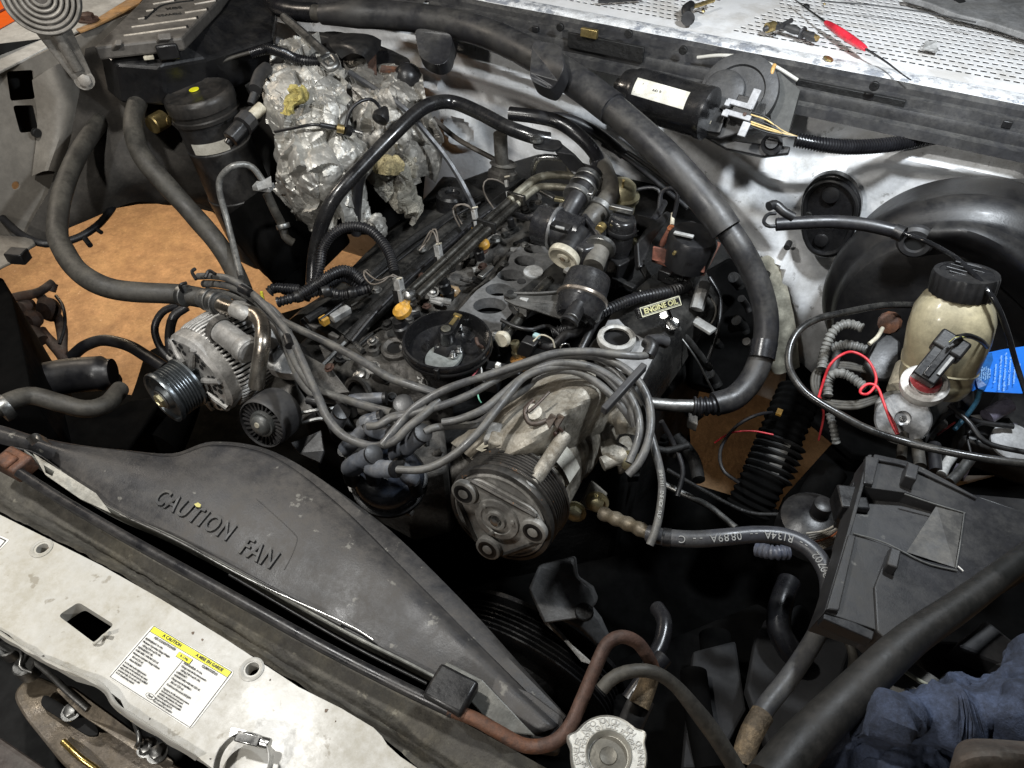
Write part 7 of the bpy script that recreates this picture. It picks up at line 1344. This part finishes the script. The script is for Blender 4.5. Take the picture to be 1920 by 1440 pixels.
mk('card', plate(rnd([P(1826,667,1.05), P(1880,655,1.05), P(1930,648,1.05), P(1928,700,1.04), P(1919,738,1.03), P(1845,734,1.03), P(1832,728,1.03), P(1822,735,1.03)], .003), .0015), BLU, tgg, smooth=False)
mk('darker_half', plate([P(1828,668,1.0512), P(1860,661,1.0512), P(1862,675,1.0502), P(1856,690,1.047), P(1858,705,1.044), P(1850,722,1.0402), P(1845,732,1.0342), P(1834,728,1.035), P(1826,700,1.044)], .0004), mat('dark_blue_half', (.015,.09,.28), .35), tgg, smooth=False)
tdx = (P(1875,662,1.05)-P(1870,728,1.035)).normalized(); tdy = -(P(1920,655,1.05)-P(1860,668,1.05)).normalized()
for k, s in enumerate(('Si un tournevis','endommage ou si le liquide','est gele. Nettoyer et purger le','bouchon. Consulter si','remplissage au niveau','n° de sus')):
    text(s, .0048, P(1866+k*9, 700-k*1.5, 1.0455), tdx, tdy, LBL, tgg, .0001, 'tag_print')
    text(s[:12], .0036, P(1836+k*4, 700, 1.0462), tdx, tdy, LBL, tgg, .0001, 'tag_print')
mk('tag_tail', tube([(1838,732,1.03),(1830,755,1.01),(1812,780,.99),(1790,805,.98)], 4.5), mat('teal_strip', (.03,.10,.16), .4), tgg)
sp_ = thing('sheathed_cable', 'black sheathed cable reaching over the booster then a thin glossy tube to the tag', 'cable', (1600, 415, 1.15))
mk('sheath', tube([(1455,421,1.13),(1500,418,1.135),(1560,416,1.14),(1620,421,1.145),(1680,434,1.145)], 12.5, seg=20), RUB, sp_)
mk('sheath_end', tube([(1678,433,1.145),(1694,440,1.145)], 15, seg=14), BPL, sp_)
mk('glossy_tube', tube([(1690,436,1.146),(1730,450,1.15),(1770,470,1.16),(1800,490,1.175),(1840,530,1.18),(1868,570,1.17),(1888,620,1.14),(1905,680,1.10),(1918,720,1.08),(1935,770,1.06)], 5, seg=12, n=80), mat('glossy_black_tube', (.012,.012,.013), .15, bump=0), sp_)
mk('loop', tube([(1456,424,1.13),(1440,424,1.13),(1432,415,1.13),(1440,402,1.13),(1455,400,1.13)], 3.4), RUB, sp_)
mk('wall_clip', tube([(1442,388,1.17),(1455,385,1.17),(1470,398,1.165),(1488,408,1.16)], 9, seg=12, wob=.15), BPL, sp_)
hose('long_black_cable', 'long glossy black cable circling from the booster down over the air box', 'cable', [(1715,572,1.06),(1670,572,1.07),(1633,576,1.08),(1584,586,1.085),(1533,598,1.085),(1500,618,1.08),(1482,648,1.07),(1479,685,1.06),(1495,718,1.055),(1522,745,1.05),(1578,779,1.045),(1633,807,1.04),(1700,829,1.04),(1767,845,1.05),(1856,861,1.06),(1950,872,1.065)], 7, mat('glossy_cable', (.013,.013,.013), .22, dust=.25), n=150)
for i, (pts, l) in enumerate(((([(1541,692,.99),(1546,660,1.0),(1560,625,1.02),(1580,609,1.03),(1600,609,1.03),(1618,616,1.03)]), 'upper grey corrugated sleeve beside the master cylinder'), ([(1560,652,1.0),(1590,646,1.01),(1625,656,1.01)], 'middle grey corrugated sleeve'), ([(1552,742,.98),(1553,712,.99),(1568,700,1.0),(1590,704,1.0),(1622,726,1.0)], 'lower grey corrugated sleeve with the red wire'), ([(1555,775,.93),(1562,800,.92),(1568,830,.90)], 'dim corrugated sleeve hanging below the red wire'))):
    hose('grey_sleeve', l, 'conduit', pts, 8.5 if i < 3 else 7, mat('grey_conduit', (.16,.16,.15), .45, dust=.5), corr=.006)
hose('pale_rod', 'grey straight rod behind the red wire', 'rod', [(1572,652,1.0),(1563,690,.985),(1548,745,.97)], 8, GPL)
hose('red_wire', 'bright red wire looping beside the master cylinder', 'wire', [(1535,745,1.0),(1545,712,1.02),(1556,685,1.04),(1575,667,1.05),(1598,660,1.05),(1625,673,1.05),(1641,700,1.045),(1641,722,1.04),(1628,738,1.035),(1615,738,1.035),(1614,730,1.035),(1628,720,1.04),(1645,726,1.04),(1657,755,1.035),(1668,785,1.03),(1682,815,1.025)], 2.6, REDW, n=110)
hose('red_wire', 'thin red wire doubling beside the round end plug', 'wire', [(1660,765,1.03),(1675,790,1.028),(1685,815,1.025)], 2.2, mat('dark_red_wire', (.25,.02,.02), .5))
hose('red_wire', 'dim red wire below the sensor at the right', 'wire', [(1758,815,.97),(1775,803,.97),(1790,792,.97)], 2, MATS['dark_red_wire'])
hose('red_wire', 'dim red wire hanging at the left of the sleeves', 'wire', [(1538,745,.99),(1544,780,.96),(1535,825,.92)], 2, MATS['dark_red_wire'])
for k in range(3):
    hose('coiled_lead', ['outer black lead coiled on the master cylinder line','middle black lead of the coil','inner black lead of the coil'][k], 'lead', [(1645,752-k*4,.975),(1600,765-k*5,.97),(1545,757-k*4,.97),(1524+k*5,725,.97),(1530+k*5,695,.98),(1565,682+k*4,.985),(1605,685+k*4,.985),(1640,705,.98),(1645,735,.975)], 4, RUBD, n=60)
tag(mk('proportioning_block', plate([(1620,680,1.0),(1640,640,1.01),(1665,620,1.02),(1690,640,1.02),(1690,700,1.0),(1665,715,.99),(1640,710,.99)], .04), BPL, bev=.004), 'black block between the sleeves and the reservoir', 'block')
tag(mk('rusty_nut', lathe([(.012,-.012),(.015,-.006),(.016,.0),(.014,.008),(.006,.010)], P(1668,605,1.03), (-Y+Z*.4-X*.2).normalized(), 12), RST), 'rusty brown nut on the booster face beside the reservoir', 'nut')
tag(mk('pale_lever', tube([(1630,645,1.03),(1645,632,1.035),(1655,615,1.04)], 4), CRM), 'pale bent lever above the black block', 'lever')
ls = thing('level_switch', 'grey metal switch with a plate right of the end plug', 'switch', (1755, 790, .96))
mk('switch_barrel', tube([(1742,778,.98),(1762,800,.965)], 16, seg=16), STD, ls); mk('switch_plate', plate(rnd([(1733,795,.975),(1745,790,.975),(1762,808,.97),(1750,825,.965),(1740,818,.965)], .003), .004), CPL, ls, smooth=False)
tag(mk('clear_cap', tube([(1850,782,.98),(1870,770,.985),(1892,758,.99)], 15, seg=16), mat('dusty_purple_plastic', (.13,.12,.16), .25, dust=.3)), 'dusty purple plastic cylinder below the blue tag', 'cap')
tag(mk('grey_fitting', tube([(1800,700,.98),(1812,745,.97),(1805,780,.96)], 12, seg=14, wob=.3), mat('blue_grey_fitting', (.05,.055,.07), .4, dust=.4)), 'blue grey plug left of the blue tag', 'fitting')
tag(mk('dark_relay_bank', join(box(P(1870,845,.93), .10,.05,.05), box(P(1900,790,.9), .06,.08,.05)), BPL, bev=.006), 'black boxes behind the purple cylinder at the right edge', 'relay')
tag(mk('pale_disc', lathe([(.026,0),(.026,.004),(.022,.006)], P(1897,830,.962), (Z-Y*.3).normalized(), 30), mat('pale_dull_plastic', (.36,.36,.36), .5, dust=.3)), 'pale round disc below the purple cylinder', 'disc')
# ============================================================ SMALL FITTINGS that crowd the engine top
# studs and bolts on the heads and the valley
spots_ = [(700,640),(728,610),(765,600),(790,520),(812,548),(845,505),(870,480),(905,500),(930,450),(960,425),(875,585),(905,470),(700,690),(735,745),(765,720),(618,690),(655,668),(985,395),(1010,380),(800,575)]
for i, (a, b) in enumerate(spots_): bolt(P(a, b, .955), (Z+Vector((random.uniform(-.3,.3), random.uniform(-.4,.1), 0))).normalized(), random.uniform(.0045,.0075), [STD,BLK,ALD,RST][i % 4], en)
for i in range(46):    # webs and bosses of the cast valley
    t = i/45; a = 700+t*330+random.uniform(-45,45); b = 650-t*270+random.uniform(-30,30)
    ang_ = random.uniform(0, 3.1); L_ = random.uniform(.012,.035)
    p = P(a, b, .945); d = Vector((math.cos(ang_), math.sin(ang_), random.uniform(-.2,.2)))*L_
    mk('casting_web' if i % 3 else 'casting_boss', sweep([p-d*.5, p+d*random.uniform(-.1,.1), p+d*.5], random.uniform(.003,.006), 8) if i % 3 else lathe([(.010,-.012),(.009,.004),(.006,.006),(.005,.001),(.001,.001)], p, (Z+d*8).normalized(), 16), [ALD, BLK, VCM, ALU][i % 4], en)
vl = [
 ('thin black vacuum line crossing in front of the second rail', [(940,600,1.01),(965,612,1.01),(995,618,1.01),(1030,612,1.0),(1060,640,.99)], 4, BPL),
 ('taped black harness curling under the canister valve', [(1000,640,.98),(1035,650,.99),(1060,628,1.0),(1085,622,1.0),(1110,600,1.0)], 9, RUB),
 ('black harness branch behind the white filler ring', [(1090,655,.99),(1105,625,1.0),(1120,600,1.0),(1150,575,1.0),(1200,560,1.0)], 8, BPL),
 ('thin pale wire curl beside the sensor plug', [(1000,640,1.0),(1015,628,1.01),(1035,636,1.01),(1040,652,1.0)], 1.6, CRM),
 ('fine wire hoop standing behind the lead arch', [(1048,668,1.0),(1052,648,1.02),(1065,645,1.02),(1070,658,1.0)], 1.6, STL),
 ('narrow black hose behind the throttle drum', [(960,400,1.0),(985,408,1.02),(1005,402,1.03),(1025,385,1.04)], 6, RUB),
 ('black tube behind the distributor toward the intake', [(880,640,.99),(905,620,.985),(925,640,.98),(935,668,.97)], 4, BPL),
 ('dark cable following the inner rail', [(660,640,.95),(710,580,.97),(780,512,.98),(850,452,.985),(905,405,.99),(950,378,1.0)], 3.5, RUB),
 ('thin cable beside the valve cover rail', [(600,600,.96),(680,540,.97),(770,470,.98),(845,410,.985),(900,380,.99)], 2.4, BPL),
 ('black hose stub right of the idle air valve', [(1200,440,1.04),(1228,410,1.05),(1245,380,1.05)], 7, RUB),
 ('thin line along the bottom of the firewall', [(1130,270,1.08),(1180,300,1.07),(1235,345,1.05),(1290,390,1.03)], 5, RUB),
 ('second thin line along the bottom of the firewall', [(1090,250,1.09),(1150,270,1.08),(1220,315,1.06),(1300,380,1.04)], 4, BPL),
 ('black cable dropping beside the bell housing', [(1330,520,.99),(1350,560,.97),(1345,620,.94),(1325,680,.90)], 4, BPL),
 ('dim cable at the lower edge of the engine', [(1240,790,.95),(1262,830,.92),(1280,880,.90),(1270,930,.88)], 5, RUB),
 ('dim hose crossing behind the printed lead', [(1210,830,.93),(1245,845,.92),(1290,835,.92)], 7, BLK),
 ('thin dark line under the steering boot', [(1250,880,.9),(1320,920,.88),(1400,960,.86),(1470,965,.86)], 4, BLK),
 ('black wire bundle right of the end plug', [(1720,850,.97),(1750,800,.98),(1790,770,.99),(1830,790,.98),(1900,800,.98)], 5, BPL),
 ('curled black wire by the purple cylinder', [(1820,850,.97),(1815,815,.98),(1840,795,.985),(1880,800,.98)], 2.5, BPL),
 ('dark cable over the relay boxes', [(1780,760,1.0),(1815,790,1.0),(1850,830,.99),(1930,850,.99)], 5, BPL),
 ('dim brown hose under the air box', [(1580,1180,.93),(1600,1230,.92),(1590,1290,.92)], 9, RUBD),
 ('thin grey wire beside the thick hose', [(1430,1440,1.08),(1455,1400,1.09),(1490,1372,1.09),(1510,1368,1.09)], 4, GPL),
]
for l, pts, r, m_ in vl: hose('vacuum_line' if 'line' in l else 'harness' if 'harness' in l else 'cable' if ('cable' in l or 'wire' in l) else 'small_hose', l, 'wire' if 'wire' in l else 'line' if 'line' in l else 'hose', pts, r, m_)
# tape wraps, cable ties on the big looms
for i, (a, b, z, r) in enumerate(((560,556,.99,10.5),(610,546,.99,10.5),(660,549,.985,10.5),(585,538,.995,11))):
    q = P(a, b, z); mk('tape_wrap', lathe([(mpx(r,q)*.98,-.006),(mpx(r,q)*1.08,-.004),(mpx(r,q)*1.08,.004),(mpx(r,q)*.98,.006)], q, P(a+20,b-6,z)-P(a-20,b+6,z), 18), BPL, bpy.data.objects['harness'])
# clips and scuffs on the leads
for i, (a, b, z, c, d) in enumerate(((590,752,1.02,620,758),(540,640,1.06,550,668),(460,545,1.05,480,556))):
    q = P(a, b, z); mk('lead_sleeve', lathe([(mpx(8.4,q),-.010),(mpx(8.8,q),-.008),(mpx(8.8,q),.008),(mpx(8.4,q),.010)], q, P(c,d,z)-q, 16), BPL, bpy.data.objects['spark_plug_lead'])
PR2 = mat('lead_print', (.34,.34,.32), .5, bump=0)
lpth = spline([(1119,672,1.09),(1161,705,1.085),(1195,752,1.075),(1215,800,1.06),(1230,850,1.05),(1241,902,1.035),(1238,950,1.02),(1230,990,1.01),(1218,1022,1.0)], 400)
lead_obj = [o for o in C.objects if o.get('label', '').startswith('printed grey lead')][0]
along('8MM HI ENERGY SUP', .66, .0135, .0056, lead_obj, lpth, 7.6, PR2, False)
# nuts, clips, tags on the right hand side and on the air box
for i in range(6):
    a, b = random.uniform(1180,1330), random.uniform(760,900); q = P(a, b, .86-.0006*(b-760))
    tag(mk('dim_bracket', box(q, random.uniform(.01,.03), random.uniform(.008,.02), random.uniform(.008,.02), (Vector((1,random.uniform(-.6,.6),.3)), Vector((random.uniform(-.6,.6),1,0)), Z)), [BLK, ALD, DRK][i % 3], bev=.002), 'small dim bracket deep between the compressor and the steering boot', 'bracket', 'dim brackets below the compressor')
for i in range(8):
    a, b = random.uniform(1740,1915), random.uniform(770,880); q = P(a, b, .95)
    tag(mk('dim_plug', tube([(a,b,.95),(a+random.uniform(-16,16),b+random.uniform(10,24),.94)], random.uniform(5,12), seg=8), [BLK, BPL, GPL, MATS['dusty_purple_plastic']][i % 4]), 'small dark plug among the crowded wiring below the blue tag', 'connector', 'dark plugs below the blue tag')
for i in range(12):
    t = i/11; a = 560+t*330; b = 760+random.uniform(-30,70)+t*60; q = P(a, b, .86)
    if a > 830: continue
    tag(mk('grimy_fitting', tube([(a,b,.87),(a+random.uniform(-14,14),b+random.uniform(8,20),.86)], random.uniform(4,10), seg=10, wob=.2), [BLK, ALD, STD, BLK][i % 4]), 'small grimy fitting in the gap between the idler and the compressor', 'fitting', 'grimy fittings at the front of the engine')
for i, (a, b, c, d, z) in enumerate(((1000,350,1040,372,1.02),(1040,372,1072,378,1.03),(1190,478,1215,520,1.0),(1060,505,1085,520,1.05),(1150,520,1190,540,1.0),(900,520,922,500,.98))):
    tag(mk('link_bracket', box((P(a,b,z)+P(c,d,z))/2, (P(a,b,z)-P(c,d,z)).length, .010, .006, (P(c,d,z)-P(a,b,z), Z.cross(P(c,d,z)-P(a,b,z)), Z)), [STD, ZNC, BLK, ALU, BLK, STD][i], bev=.0012), ['steel link below the fuel rail bends','yellow zinc link in front of the throttle hoses','black link beside the idle air valve','pale link under the cream cap','black link in front of the zinc nut plate','steel link at the edge of the intake face'][i], 'bracket')
# wiper linkage drip, seal clips
for k in range(9): mk('seal_clip', box(Vector((-1.2+k*.19, 1.232, 1.208)), .012, .006, .010), BPL, cs, bev=.001)
# chips of bare metal and rust along the front panel edge and around its holes
for i in range(14):
    a = random.uniform(-20, 690); b = 965+a*.585+random.uniform(8,20) if i % 2 else 1195+a*.60+random.uniform(-16,-4)
    q = P(a, b, 1.0803); r = random.uniform(.0006,.0018)
    mk('paint_chip', plate([q+Vector((math.cos(t)*r*random.uniform(.5,1.3), math.sin(t)*r*random.uniform(.5,1.3), 0)) for t in [j*.9 for j in range(7)]], .0003, nrm=Z), [mat('chip_grey', (.10,.09,.08), .7, bump=0), mat('chip_brown', (.16,.12,.09), .8, bump=0)][i % 2], rs, smooth=False)
